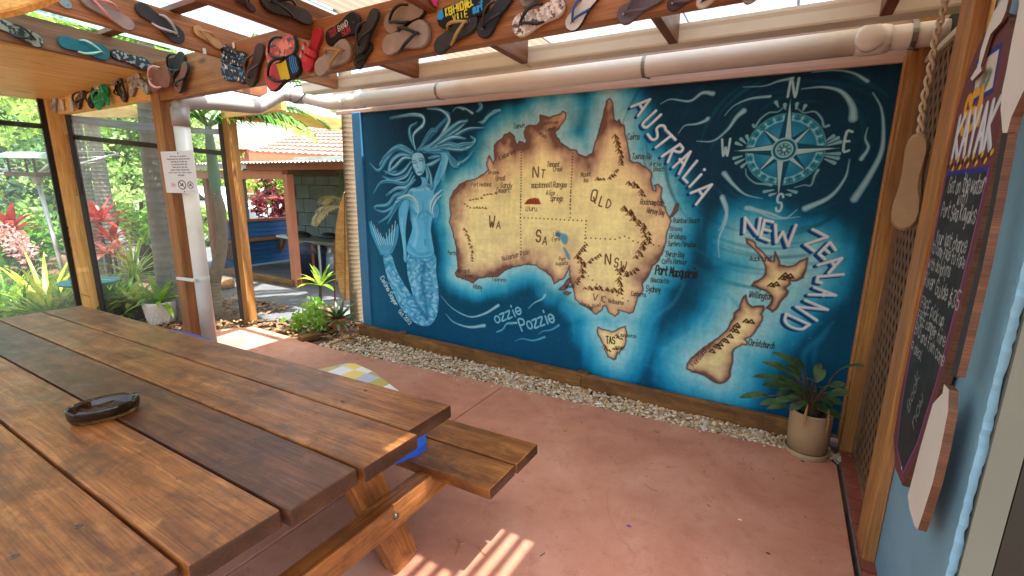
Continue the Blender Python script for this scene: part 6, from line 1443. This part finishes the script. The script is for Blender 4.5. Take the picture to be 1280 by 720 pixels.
# far brick apartments and a parked car glimpsed through the shelter
ap = thing('apartment_building', 'distant brick apartment block seen through the shelter window', 'building', PD(300, 235, 42))
c_ = PD(292, 232, 42); ax_ = Vector((.866, .5, 0))
mb = MB(); R_ = Matrix((ax_, Vector((-.5, .866, 0)), Vector((0, 0, 1)))).transposed(); mb.box(c_ + Vector((0, 0, -1.5)), (13, 6, 9), R_); mb.build('wall', 'brick_far', ap)
for i in range(6):
    for j in range(3):
        q = c_ + ax_ * (-5.2 + 2.1 * i) + Vector((.5, -.866, 0)) * 3.02 + Vector((0, 0, -3.8 + 2.6 * j)); mb = MB(); mb.box(q, (1.1, .12, 1.2), R_); wn = mb.build('window', 'far_white', ap); mb = MB(); mb.box(q + Vector((.5, -.866, 0)) * .05, (.95, .06, 1.05), R_); mb.build('pane', 'car_glass', wn)
mb = MB(); mb.box(c_ + Vector((0, 0, 3.1)), (13.6, 6.6, .3), R_); mb.build('roof', 'far_white', ap)
cr = thing('parked_car', 'white parked car half hidden behind the downpipe and palm', 'car', PD(258, 305, 17)); c_ = PD(258, 300, 17); c_.z = 0
ax_ = Vector((.9, .436, 0)); sd = Vector((-.436, .9, 0))
mb = MB(); mb.prism([(-2.1, .3), (2.1, .3), (2.15, .7), (1.9, .85), (1.0, .95), (.45, 1.42), (-1.0, 1.45), (-1.75, 1.0), (-2.12, .9)], c_ + sd * .8, ax_, (0, 0, 1), 1.6, .04); mb.build('body', 'car_white', cr)
mb = MB(); mb.prism([(.85, .97), (.38, 1.36), (-.95, 1.38), (-1.5, 1.0)], c_ + sd * -.79, ax_, (0, 0, 1), .03); mb.build('side_window', 'car_glass', cr)
for s_ in (-1.3, 1.3):
    for k_ in (-.78, .6): mb = MB(); q = c_ + ax_ * s_ + sd * k_ + Vector((0, 0, .31)); mb.tube([q, q + sd * .18], .31, 18); mb.build('wheel', 'black_rubber', cr)

# ------------------------------------------------------------------ palms
plain('palm_bark', '8e8a80', .85, var=.15, scale=8, bump=.3, dirt='6e6a60')
plain('palm_bark_brown', '8a7a5c', .85, var=.18, scale=8, bump=.3, dirt='5e5440')
plain('palm_bark_tan', '6e604c', .9, var=.15, scale=10, bump=.3, dirt='665a48')
plain('crown_shaft', '6a9a78', .5, var=.12, scale=4)
leafmat('frond_green', ['2c5a1c', '4a8028', '7aa83c', 'a8b850'], .4, .4, 1.5)
leafmat('frond_dry', ['a09a58', 'c8bc80', 'e0d8b0', 'a8906a'], .35, .5, 2)
def trunk(mb, pts, r0, r1, ring=.06, amp=1.0):
    P = catmull(pts, 8); L = np.r_[0, np.cumsum([np.linalg.norm(np.array(P[i + 1]) - np.array(P[i])) for i in range(len(P) - 1)])]; A = np.array(P)
    n = int(L[-1] / ring); pp = []; rr = []
    for i in range(n):
        for f, k in ((.0, 1 + .03 * amp), (.12, 1 + .025 * amp), (.2, 1 - .01 * amp), (.95, 1.0)):
            t = (i + f) * ring; pp.append([np.interp(t, L, A[:, j]) for j in range(3)]); h = t / L[-1]; rr.append((r0 + (r1 - r0) * h ** .6) * k)
    mb.tube(pp, rr, 14)
def frond(name, base, d, L, droop, mat, parent, n=26, lw=.035, ll=.34, twist=0):
    p = Vector(base); d = Vector(d).normalized(); path = [p.copy()]; ds = [d.copy()]
    for i in range(n):
        p = p + d * (L / n); d = (d + Vector((0, 0, -1)) * droop / n).normalized(); path.append(p.copy()); ds.append(d.copy())
    mb = MB(); mb.tube(path, [.016 * (1 - .8 * i / n) + .002 for i in range(n + 1)], 5)
    for i in range(3, n + 1):
        t = i / n; side = ds[i].cross(Vector((0, 0, 1))).normalized()
        for s_ in (1, -1):
            for q in (0, .5):
                e = path[i] - ds[i] * (L / n) * q
                k = ll * (math.sin(math.pi * (.12 + .85 * t)) ** .6) * rnd.uniform(.85, 1.1)
                mb.blade(e, side * s_ + ds[i] * (.55 + .5 * t) + Vector((0, 0, rnd.uniform(.0, .35))), k, lw, 1.1 + rnd.uniform(-.2, .5), 3, .15, tip=.06)
    return mb.build(name, mat, parent, org=base)
def palm(label, pts, r0, r1, fr, bark='palm_bark', shaft=None, ring=.06, group='garden palms', amp=1.0):
    t = thing('palm_tree', label, 'palm', pts[0], group)
    mb = MB(); trunk(mb, pts, r0, r1, ring, amp); mb.build('trunk', bark, t, True)
    top = Vector(pts[-1])
    if shaft:
        mb = MB(); mb.tube([top + Vector((0, 0, h)) for h in (-.02, .15, .5, shaft)], [r1 * 1.0, r1 * 1.2, r1 * 1.0, r1 * .6], 14); mb.build('crown_shaft', 'crown_shaft', t, True); top = top + Vector((0, 0, shaft))
    for d, L, dr, mt in fr: frond('frond', top, d, L, dr, mt, t)
    return t
def ring_fr(n, L, el=.7, dr=1.3, mat='frond_green', ph=0):
    return [((math.cos(ph + 2 * math.pi * k / n), math.sin(ph + 2 * math.pi * k / n), el + .4 * ((k * 7) % 3 - 1)), L * (.85 + .1 * ((k * 5) % 4)), dr, mat) for k in range(n)]
B = lambda u, v: G(u, v)
def up_at(b, u, v): p = PY(u, v, b.y); return p
b = B(128, 352); palm('slender grey palm trunk, the leftmost behind the red cordylines', [b, up_at(b, 112, 260), up_at(b, 97, 175), up_at(b, 88, 100)], .095, .08, ring_fr(7, 2.2))
b = B(143, 352); palm('slender grey palm trunk right next to the leftmost one', [b, up_at(b, 132, 260), up_at(b, 116, 165), up_at(b, 106, 80)], .115, .09, ring_fr(7, 2.2, ph=.4))
b = B(213, 392); palm('thick ringed palm trunk directly left of the notice post', [b, up_at(b, 203, 310), up_at(b, 190, 200), up_at(b, 180, 60), up_at(b, 172, -60)], .108, .092, ring_fr(8, 2.4, ph=.2), ring=.085)
b = B(232, 398); palm('grey palm trunk mostly hidden behind the notice post', [b, up_at(b, 224, 310), up_at(b, 216, 200), up_at(b, 208, 60)], .09, .08, ring_fr(6, 2.0, ph=.9), ring=.075)
b = B(268, 390); palm('curved palm with a smooth green crown shaft behind the downpipe', [b, up_at(b, 268, 350), up_at(b, 277, 310), up_at(b, 276, 265), up_at(b, 270, 240)], .095, .05,
     [((-.9, -.1, .6), 1.5, 1.5, 'frond_green'), ((-.3, -.5, .8), 1.5, 1.4, 'frond_green'), ((.87, .45, .42), 1.25, 1.1, 'frond_green'), ((.8, .6, .75), 1.2, 1.5, 'frond_green'), ((.4, .8, .8), 1.4, 1.5, 'frond_green'), ((-.5, .7, .9), 1.5, 1.4, 'frond_green'), ((.5, -.7, 1.0), 1.3, 1.6, 'frond_green')], 'palm_bark_brown', .72, ring=.05)
b = B(446, 400); palm('pale palm trunk rising close to the left edge of the mural', [b, up_at(b, 442, 300), up_at(b, 437, 200), up_at(b, 433, 120), Vector((up_at(b, 430, 120).x, b.y, 3.6))], .075, .066,
     [((-.9, -.2, .3), 1.5, 1.6, 'frond_green'), ((-.5, .9, .6), 1.6, 1.4, 'frond_green'), ((.6, .6, .8), 1.6, 1.4, 'frond_green')], 'palm_bark_tan', ring=.05, amp=.3)
# hanging fronds seen in front of the sky
hf = thing('palm_tree', 'small bushy palm whose pale fronds arch before the block wall', 'palm', G(436, 350), 'garden palms')
p = PY(430, 262, 4.6); frond('frond', p, (-.55, .0, .9), .55, 2.2, 'frond_dry', hf, 18, .03, .22); frond('frond', p, (-.9, -.1, .45), .7, 2.0, 'frond_dry', hf, 18, .03, .2); frond('frond', p, (-.1, .1, 1.2), .55, .8, 'frond_green', hf, 18, .03, .22)
mb = MB(); mb.tube([G(437, 352), p], .03, 8); mb.build('stem', 'palm_bark_brown', hf)
# timber surfboard standing by the trunk
sbd = thing('surfboard', 'brown timber surfboard standing upright beside the palm trunk', 'surfboard', G(431, 377))
yb = G(431, 377).y - .15; pts_ = [PY(u, v, yb) for u, v in ((432, 377), (426, 365), (421, 340), (419, 310), (421, 280), (426, 255), (431, 239), (437, 250), (443, 280), (446, 310), (445, 340), (440, 365))]
poly = [(p.x, p.z) for p in pts_][::-1]
mb = MB(); mb.prism(poly, (0, yb + .03, 0), (1, 0, 0), (0, 0, 1), .05, .015); mb.build('board_body', 'surfboard_wood', sbd, org=pts_[0])
mb = MB(); mb.bar(pts_[0] + Vector((.02, -.022, .02)), pts_[6] + Vector((.02, -.022, -.02)), .012, .004, up=(0, -1, 0)); mb.build('stringer', 'dark_timber', sbd)

# ------------------------------------------------------------------ garden plants
leafmat('leaf_yellow', ['8aa428', 'b4c034', 'dcd84c', 'ece878'], .45, .4, 5)
leafmat('leaf_lime', ['5a8a20', '88b030', 'a8c848', 'c8d860'], .45, .4, 4)
leafmat('leaf_green', ['32641e', '569430', '80b044', 'a4c85c'], .4, .4, 4)
leafmat('leaf_red', ['8a1c28', 'c03838', 'd85848', 'e08870'], .35, .35, 8)
leafmat('leaf_pink', ['b84850', 'd87870', 'e8a8a0', '9a3844'], .35, .35, 10)
leafmat('tree_green', ['284c1e', '4a782c', '78a044', 'b0c878'], .4, .5, .9)
leafmat('tree_light', ['527c2c', '86ac44', 'b4ce6c', 'd8e4a4'], .5, .5, .9)
leafmat('tree_dark', ['16301a', '264a24', '3e6a30', '5e8840'], .35, .5, .9)
leafmat('croton', ['4a1c28', '6e2a34', '8a4438', '5a6a30'], .25, .4, 12)
plain('bark_dark', '4a4034', .9, var=.25, scale=8, bump=.5)
def rosette(name, label, cat, base, n, L, wd, mat, tilt=(.3, 1.1), droop=1.3, seed=0, group=None, stem=None, parts=True, broad=.4):
    g = random.Random(seed); t = thing(name, label, cat, base, group); base = Vector(base)
    if stem:
        mb = MB(); mb.tube([base, base + Vector((g.uniform(-.03, .03), 0, stem * .5)), base + Vector((0, 0, stem))], .018, 7); mb.build('stem', 'bark_dark', t); base = base + Vector((0, 0, stem))
    for k in range(n):
        a = 2.4 * k + g.uniform(-.2, .2); el = tilt[0] + (tilt[1] - tilt[0]) * k / n
        mb = MB(); d = Vector((math.cos(a) * math.cos(el), math.sin(a) * math.cos(el), math.sin(el)))
        mb.blade(base + Vector((math.cos(a), math.sin(a), 0)) * .015, d, L * g.uniform(.75, 1.1), wd * g.uniform(.8, 1.2), droop * g.uniform(.6, 1.3), 6, .3, broad=broad); mb.build('leaf', mat, t, True, org=base)
    return t
rosette('bromeliad', 'large yellow green strap leaved bromeliad at the left above the table', 'bromeliad', G(62, 400), 40, .95, .05, 'leaf_yellow', (.25, 1.35), 1.3, 1, 'yellow green bromeliads')
rosette('bromeliad', 'yellow green bromeliad at the left edge of the picture', 'bromeliad', G(8, 395), 30, .85, .048, 'leaf_lime', (.25, 1.3), 1.4, 2, 'yellow green bromeliads')
rosette('bromeliad', 'lime bromeliad just left of the orange post', 'bromeliad', G(98, 398), 24, .55, .04, 'leaf_lime', (.3, 1.3), 1.2, 3, 'yellow green bromeliads')
rosette('dracaena', 'spiky green dracaena in the middle of the garden bed', 'dracaena', G(172, 372), 44, .62, .032, 'leaf_lime', (-.1, 1.5), .9, 4, stem=.30)
rosette('cordyline', 'red leaved cordyline at the left in front of the bird feeder pole', 'cordyline', G(32, 372), 22, .46, .085, 'leaf_red', (.1, 1.3), 1.0, 5, 'red cordylines', .92)
rosette('cordyline', 'red leaved cordyline between the grey palms and the orange post', 'cordyline', G(140, 366), 20, .44, .085, 'leaf_red', (.1, 1.35), 1.0, 6, 'red cordylines', 1.02)
rosette('cordyline', 'dark red cordyline right of the other two', 'cordyline', G(152, 368), 16, .36, .075, 'leaf_red', (.2, 1.3), 1.0, 7, 'red cordylines', .78)
rosette('cordyline', 'pink tinged cordyline below the red ones', 'cordyline', G(146, 372), 22, .46, .07, 'leaf_pink', (-.1, 1.0), 1.1, 8, 'red cordylines', .62)
fl = thing('flower_spike', 'pale pink branching flower spikes at the left edge', 'flowers', G(20, 400))
g_ = np.random.default_rng(3); b0 = PD(62, 360, 6.2); cen = []; 
path = [PD(-6, 288, 6.0), PD(12, 298, 6.0), PD(26, 310, 6.0), PD(36, 322, 6.0), PD(44, 335, 6.1), b0]
mb = MB(); mb.tube(catmull(path + [G(70, 392)], 5), .012, 6); mb.build('stalk', 'stem_red', fl)
P_ = np.array(catmull(path[:4], 40)); cen = P_[g_.integers(0, len(P_), 420)] + g_.normal(size=(420, 3)) * .07; a_ = g_.normal(size=(420, 3)); a_ /= np.linalg.norm(a_, axis=1, keepdims=True); b_ = np.cross(a_, g_.normal(size=(420, 3))); b_ /= np.linalg.norm(b_, axis=1, keepdims=True)
leafmat('petal', ['e0a0a8', 'f0c8c8', 'e8b0a8', 'd88890'], .4, .5, 20); quads('petals', cen, a_ * .030, b_ * .014, 'petal', fl)
# pots
def potted(label, u, v, r, h, mat, plantfn=None, ribs=False):
    p = G(u, v); t = thing('plant_pot', label, 'plant pot', p)
    mb = MB(); mb.lathe([(r * .78, -.01), (r * .8, 0), (r * .98, h * .8), (r, h * .97), (r * .98, h), (r * .9, h), (r * .88, h * .88), (0, h * .88)], p, 28); o = mb.build('pot', mat, t, True)
    if ribs:
        for row in range(4):
            for k in range(22):
                a = 2 * math.pi * (k + .5 * (row % 2)) / 22; rr = r * (.80 + .18 * (row + .6) / 4.4) + .001; z = h * (.1 + .2 * row); mb = MB()
                mb.tube([p + Vector((math.cos(a + s_) * rr, math.sin(a + s_) * rr, z + h * .2 * abs(s_) / .142)) for s_ in (-.142, -.07, 0, .07, .142)], .008, 5)
                if -2.4 < a - 0 or True: mb.build('scallop', mat, t)
    return t, p
t_, p = potted('white scalloped pot holding a bromeliad by the notice post', 203, 402, .165, .25, 'pot_white', ribs=True)
rosette('bromeliad', 'grey green bromeliad growing in the white scalloped pot', 'bromeliad', p + Vector((0, 0, .22)), 18, .44, .06, 'leaf_lime', (.2, 1.2), 1.2, 21)
t_, p = potted('black plastic pot behind the white scalloped pot', 172, 398, .15, .22, 'pot_black')
rosette('shrub', 'yellow leaved plant in the black pot', 'shrub', p + Vector((0, 0, .18)), 24, .34, .07, 'leaf_yellow', (.2, 1.2), 1.0, 22)
t_, p = potted('low black pot at the garden edge behind the table', 142, 399, .16, .14, 'pot_black')
rosette('shrub', 'bushy green and yellow plant in the low black pot', 'shrub', p + Vector((0, 0, .12)), 40, .36, .075, 'leaf_green', (.1, 1.4), 1.0, 23)
rosette('shrub', 'yellow leaved plant beside the teal bird bath', 'shrub', G(152, 388), 34, .4, .07, 'leaf_yellow', (.2, 1.4), .9, 24)
bb = thing('bird_bath', 'teal painted bird bath partly hidden by the orange post', 'bird bath', G(121, 400)); p = G(121, 400)
zt_ = PY(118, 353, p.y).z
mb = MB(); mb.lathe([(.13, 0), (.12, .05), (.065, .12), (.06, zt_ - .12), (.09, zt_ - .06), (.1, zt_ - .05)], p, 22); mb.build('pedestal', 'teal_paint', bb, True)
mb = MB(); mb.lathe([(.1, zt_ - .06), (.27, zt_ - .02), (.285, zt_), (.275, zt_ + .006), (.2, zt_ - .02), (0, zt_ - .03)], p, 28); mb.build('bowl', 'teal_paint', bb, True)
# rotary clothes line with a bird feeder on it
cl = thing('clothes_line', 'rotary clothes line with a tall pole in the garden', 'clothes line', PD(80, 345, 6.6))
hp = PD(46, 222, 6.2); bp = PD(82, 352, 6.6)
mb = MB(); mb.tube([Vector((bp.x, bp.y, 0)), bp, hp], .026, 10); mb.build('pole', 'galvanised', cl, True)
mb = MB(); mb.lathe([(.05, -.08), (.06, 0), (.05, .06), (0, .07)], hp, 12); mb.build('hub', 'galvanised', cl, True)
for u, v, t in ((-40, 205, 6.0), (-40, 216, 6.6), (76, 196, 6.9), (64, 204, 5.6), (148, 192, 6.5)):
    e = PD(u, v, t); mb = MB(); mb.tube([hp + Vector((0, 0, .03)), hp.lerp(e, .4) + Vector((0, 0, .02)), e], .016, 8); mb.build('arm', 'galvanised', cl, True)
mb = MB(); mb.tube([PD(-40, 207, 6.0), PD(148, 194, 6.5)], .004, 5); mb.tube([PD(-40, 214, 6.4), PD(120, 203, 6.2)], .004, 5); mb.tube([PD(60, 188, 7), PD(145, 190, 6.5)], .004, 5); mb.build('line', 'white_paint', cl)
bf = thing('bird_feeder', 'wooden bird feeder with a pale green roof on top of the clothes line', 'bird feeder', PD(40, 218, 6.15))
q = PD(40, 218, 6.15); mb = MB(); mb.box(q, (.42, .30, .05), Matrix.Rotation(.5, 3, 'Z')); mb.build('tray', 'dark_timber', bf)
Rz = Matrix.Rotation(.5, 3, 'Z')
for sx in (-1, 1):
    for sy_ in (-1, 1): e = q + Rz @ Vector((sx * .17, sy_ * .11, .02)); mb = MB(); mb.tube([e, e + Rz @ Vector((0, 0, .2))], .013, 6); mb.build('upright', 'black_metal', bf)
mb = MB(); mb.prism([(-.24, 0), (.24, 0), (.24, .015), (0, .10), (-.24, .015)], q + Rz @ Vector((.28, 0, .2)), Rz @ Vector((0, 1, 0)), (0, 0, 1), -.0) if False else mb.prism([(-.22, 0), (.22, 0), (.2, .02), (0, .085), (-.2, .02)], q + Rz @ Vector((-.28, 0, .2)), Rz @ Vector((0, 1, 0)), (0, 0, 1), .56); mb.build('roof', 'feeder_green', bf)

# plants by the mural corner
def bush(name, label, cat, blobs, n, size, mat, group=None, trunk_=None, seed=1, **kw):
    c0 = blobs[0][0]; t = thing(name, label, cat, (c0[0], c0[1], 0), group)
    if trunk_:
        mb = MB()
        for pts, r in trunk_: mb.tube(catmull(pts, 6), list(np.linspace(r, r * .45, len(catmull(pts, 6)))), 8)
        mb.build('trunk', 'bark_dark', t, True)
    leaf_cloud('crown' if trunk_ else 'foliage', blobs, n, size, mat, t, seed=seed, **kw); return t
c_ = G(395, 415); c_.z = .17
bush('shrub', 'leafy green shrub spilling onto the slab corner', 'shrub', [((c_.x - .08, c_.y, .15), (.17, .15, .17)), ((c_.x + .06, c_.y + .05, .22), (.16, .14, .14))], 420, .036, 'leaf_green', trunk_=[([(c_.x, c_.y, 0), (c_.x, c_.y, .2)], .012)], seed=3, long=1.8, clump=.3)
t_, p = potted('terracotta pot with a dark leaved plant by the mural corner', 424, 411, .085, .13, 'terracotta')
rosette('dark_plant', 'dark leaved plant growing in the terracotta pot', 'plant', p + Vector((0, 0, .1)), 30, .27, .05, 'leaf_dark', (-.1, 1.4), 1.0, 31)
t_, p = potted('old grey pot hidden behind the leafy shrub', 408, 404, .10, .2, 'pot_tan')
rosette('cordyline', 'young lime cordyline on a thin stem before the block wall', 'cordyline', G(404, 402), 13, .30, .06, 'leaf_lime', (.2, 1.4), .8, 32, None, .44)
p = G(419, 392); mb = MB(); mb.tube([p, PY(418, 302, p.y)], .012, 6); tag(mb.build('garden_stake', 'dark_timber', org=p), 'thin timber stake beside the lime cordyline', 'stake')
a, b = G(375, 424, .02), G(399, 418, .02); tag(board('edging_brick', a, b, .10, .05, 'sleeper_wood'), 'grey timber offcut at the slab corner below the shrub', 'timber block')
a, b = G(411, 431, .012), G(449, 418, .012); tag(board('garden_stick', a, b, .018, .018, 'surfboard_wood'), 'straight stick lying on the gravel near the mural corner', 'stick')
# croton outside the shelter window
c_ = PD(336, 250, 13); bush('croton', 'dark red croton seen through the shelter window', 'shrub', [((c_.x, c_.y, c_.z), (.45, .45, .55)), ((c_.x - .2, c_.y, c_.z + .5), (.25, .25, .3)), ((c_.x + .25, c_.y, c_.z - .3), (.3, .3, .4))], 500, .12, 'croton', trunk_=[([(c_.x, c_.y, 0), (c_.x - .1, c_.y, c_.z * .6), (c_.x - .2, c_.y, c_.z + .5)], .03), ([(c_.x, c_.y, .4), (c_.x + .2, c_.y, c_.z + .2)], .02)], seed=8, long=3)

# ------------------------------------------------------------------ trees and hedges beyond
def tree(label, u, v, t, R_, n, size, mat, seed, v0=None, name='garden_tree', cat='tree', group='garden trees', flat=.8):
    c_ = PD(u, v, t); g = random.Random(seed); c_.z = max(c_.z, R_ * .7)
    bl = [((c_.x + g.uniform(-.7, .7) * R_, c_.y + g.uniform(-.7, .7) * R_, c_.z + g.uniform(-.55, .6) * R_ * flat), tuple(R_ * g.uniform(.4, .65) for _ in range(3))) for k in range(8)]
    lim = [([(c_.x, c_.y, 0), (c_.x + g.uniform(-.2, .2), c_.y, c_.z * .45), (b_[0][0], b_[0][1], b_[0][2])], .05 + .03 * R_) for b_ in bl[:4]]
    return bush(name, label, cat, bl, n, size, mat, group, lim, seed)
tree('tall light green tree at the far left behind the bird feeder', 10, 165, 13, 2.6, 5200, .10, 'tree_light', 41)
tree('dark leaning tree trunk and crown behind the clothes line', -10, 210, 10, 1.5, 2600, .08, 'tree_dark', 42)
tree('leafy tree filling the screen left of the grey palms', 70, 170, 17, 2.8, 5200, .12, 'tree_green', 43)
tree('pale feathery tree behind the two grey palms', 150, 165, 19, 3.0, 5200, .12, 'tree_light', 44)
tree('broad green tree behind the ringed palm and notice post', 196, 185, 22, 2.6, 5200, .13, 'tree_green', 45)
tree('tall tree standing beyond the others at the far left', -60, 120, 22, 4.5, 5200, .16, 'tree_green', 46)
tree('tall pale tree rising behind the orange post', 110, 90, 28, 4.5, 5200, .18, 'tree_light', 47)
tree('distant green tree right of the curved palm through the shelter', 275, 255, 24, 1.6, 2600, .12, 'tree_light', 48)
tree('green tree seen through the shelter window behind the croton', 345, 262, 26, 1.5, 2200, .12, 'tree_light', 49)
tree('round shrub in sun under the leafy tree', 60, 265, 11, 1.1, 2600, .07, 'tree_light', 50, name='shrub', cat='shrub', group='garden shrubs')
tree('dense shrub behind the spiky dracaena', 175, 275, 12, 1.1, 2600, .07, 'tree_green', 51, name='shrub', cat='shrub', group='garden shrubs')
tree('dark shrub at the left edge behind the pink flower spikes', 0, 305, 9, .85, 2600, .06, 'tree_green', 52, name='shrub', cat='shrub', group='garden shrubs')
tree('lime shrub right of the ringed palm trunk', 245, 290, 12, .8, 1800, .07, 'tree_light', 53, name='shrub', cat='shrub', group='garden shrubs')
tree('small fern like shrub in front of the ringed palm', 178, 285, 8.2, .42, 1400, .045, 'leaf_green', 54, name='shrub', cat='shrub', group='garden shrubs')
tree('dense green shrub low at the left behind the bromeliads', 40, 330, 8.5, .7, 2200, .055, 'leaf_green', 55, name='shrub', cat='shrub', group='garden shrubs')
# low strappy ground planting between the named plants
g = random.Random(77); mb = MB()
for i in range(150):
    u = g.uniform(-60, 165); v = g.uniform(368, 402); p = G(u, v)
    for k in range(9):
        a = g.uniform(0, 6.28); el = g.uniform(.5, 1.4); mb.blade(p, (math.cos(a) * math.cos(el), math.sin(a) * math.cos(el), math.sin(el)), g.uniform(.25, .6), g.uniform(.02, .035), g.uniform(.8, 1.8), 3, .2)
tag(mb.build('ground_cover', 'leaf_green'), kind='stuff')
# hills of bush far off close the view
hl = []; g2 = random.Random(5)
for k in range(26):
    a = math.radians(157 + k * 2.6); r = g2.uniform(34, 46); hl.append(((math.cos(a) * r * 1.0, math.sin(a) * r, 2.2), (4.5, 4.5, g2.uniform(3, 5.5))))
tag(leaf_cloud('far_bush', hl, 26000, .34, 'tree_green', None, seed=60), kind='stuff')

for o in list(bpy.data.objects):
    if o.type == 'MESH' and len(o.data.vertices) == 0: bpy.data.objects.remove(o)
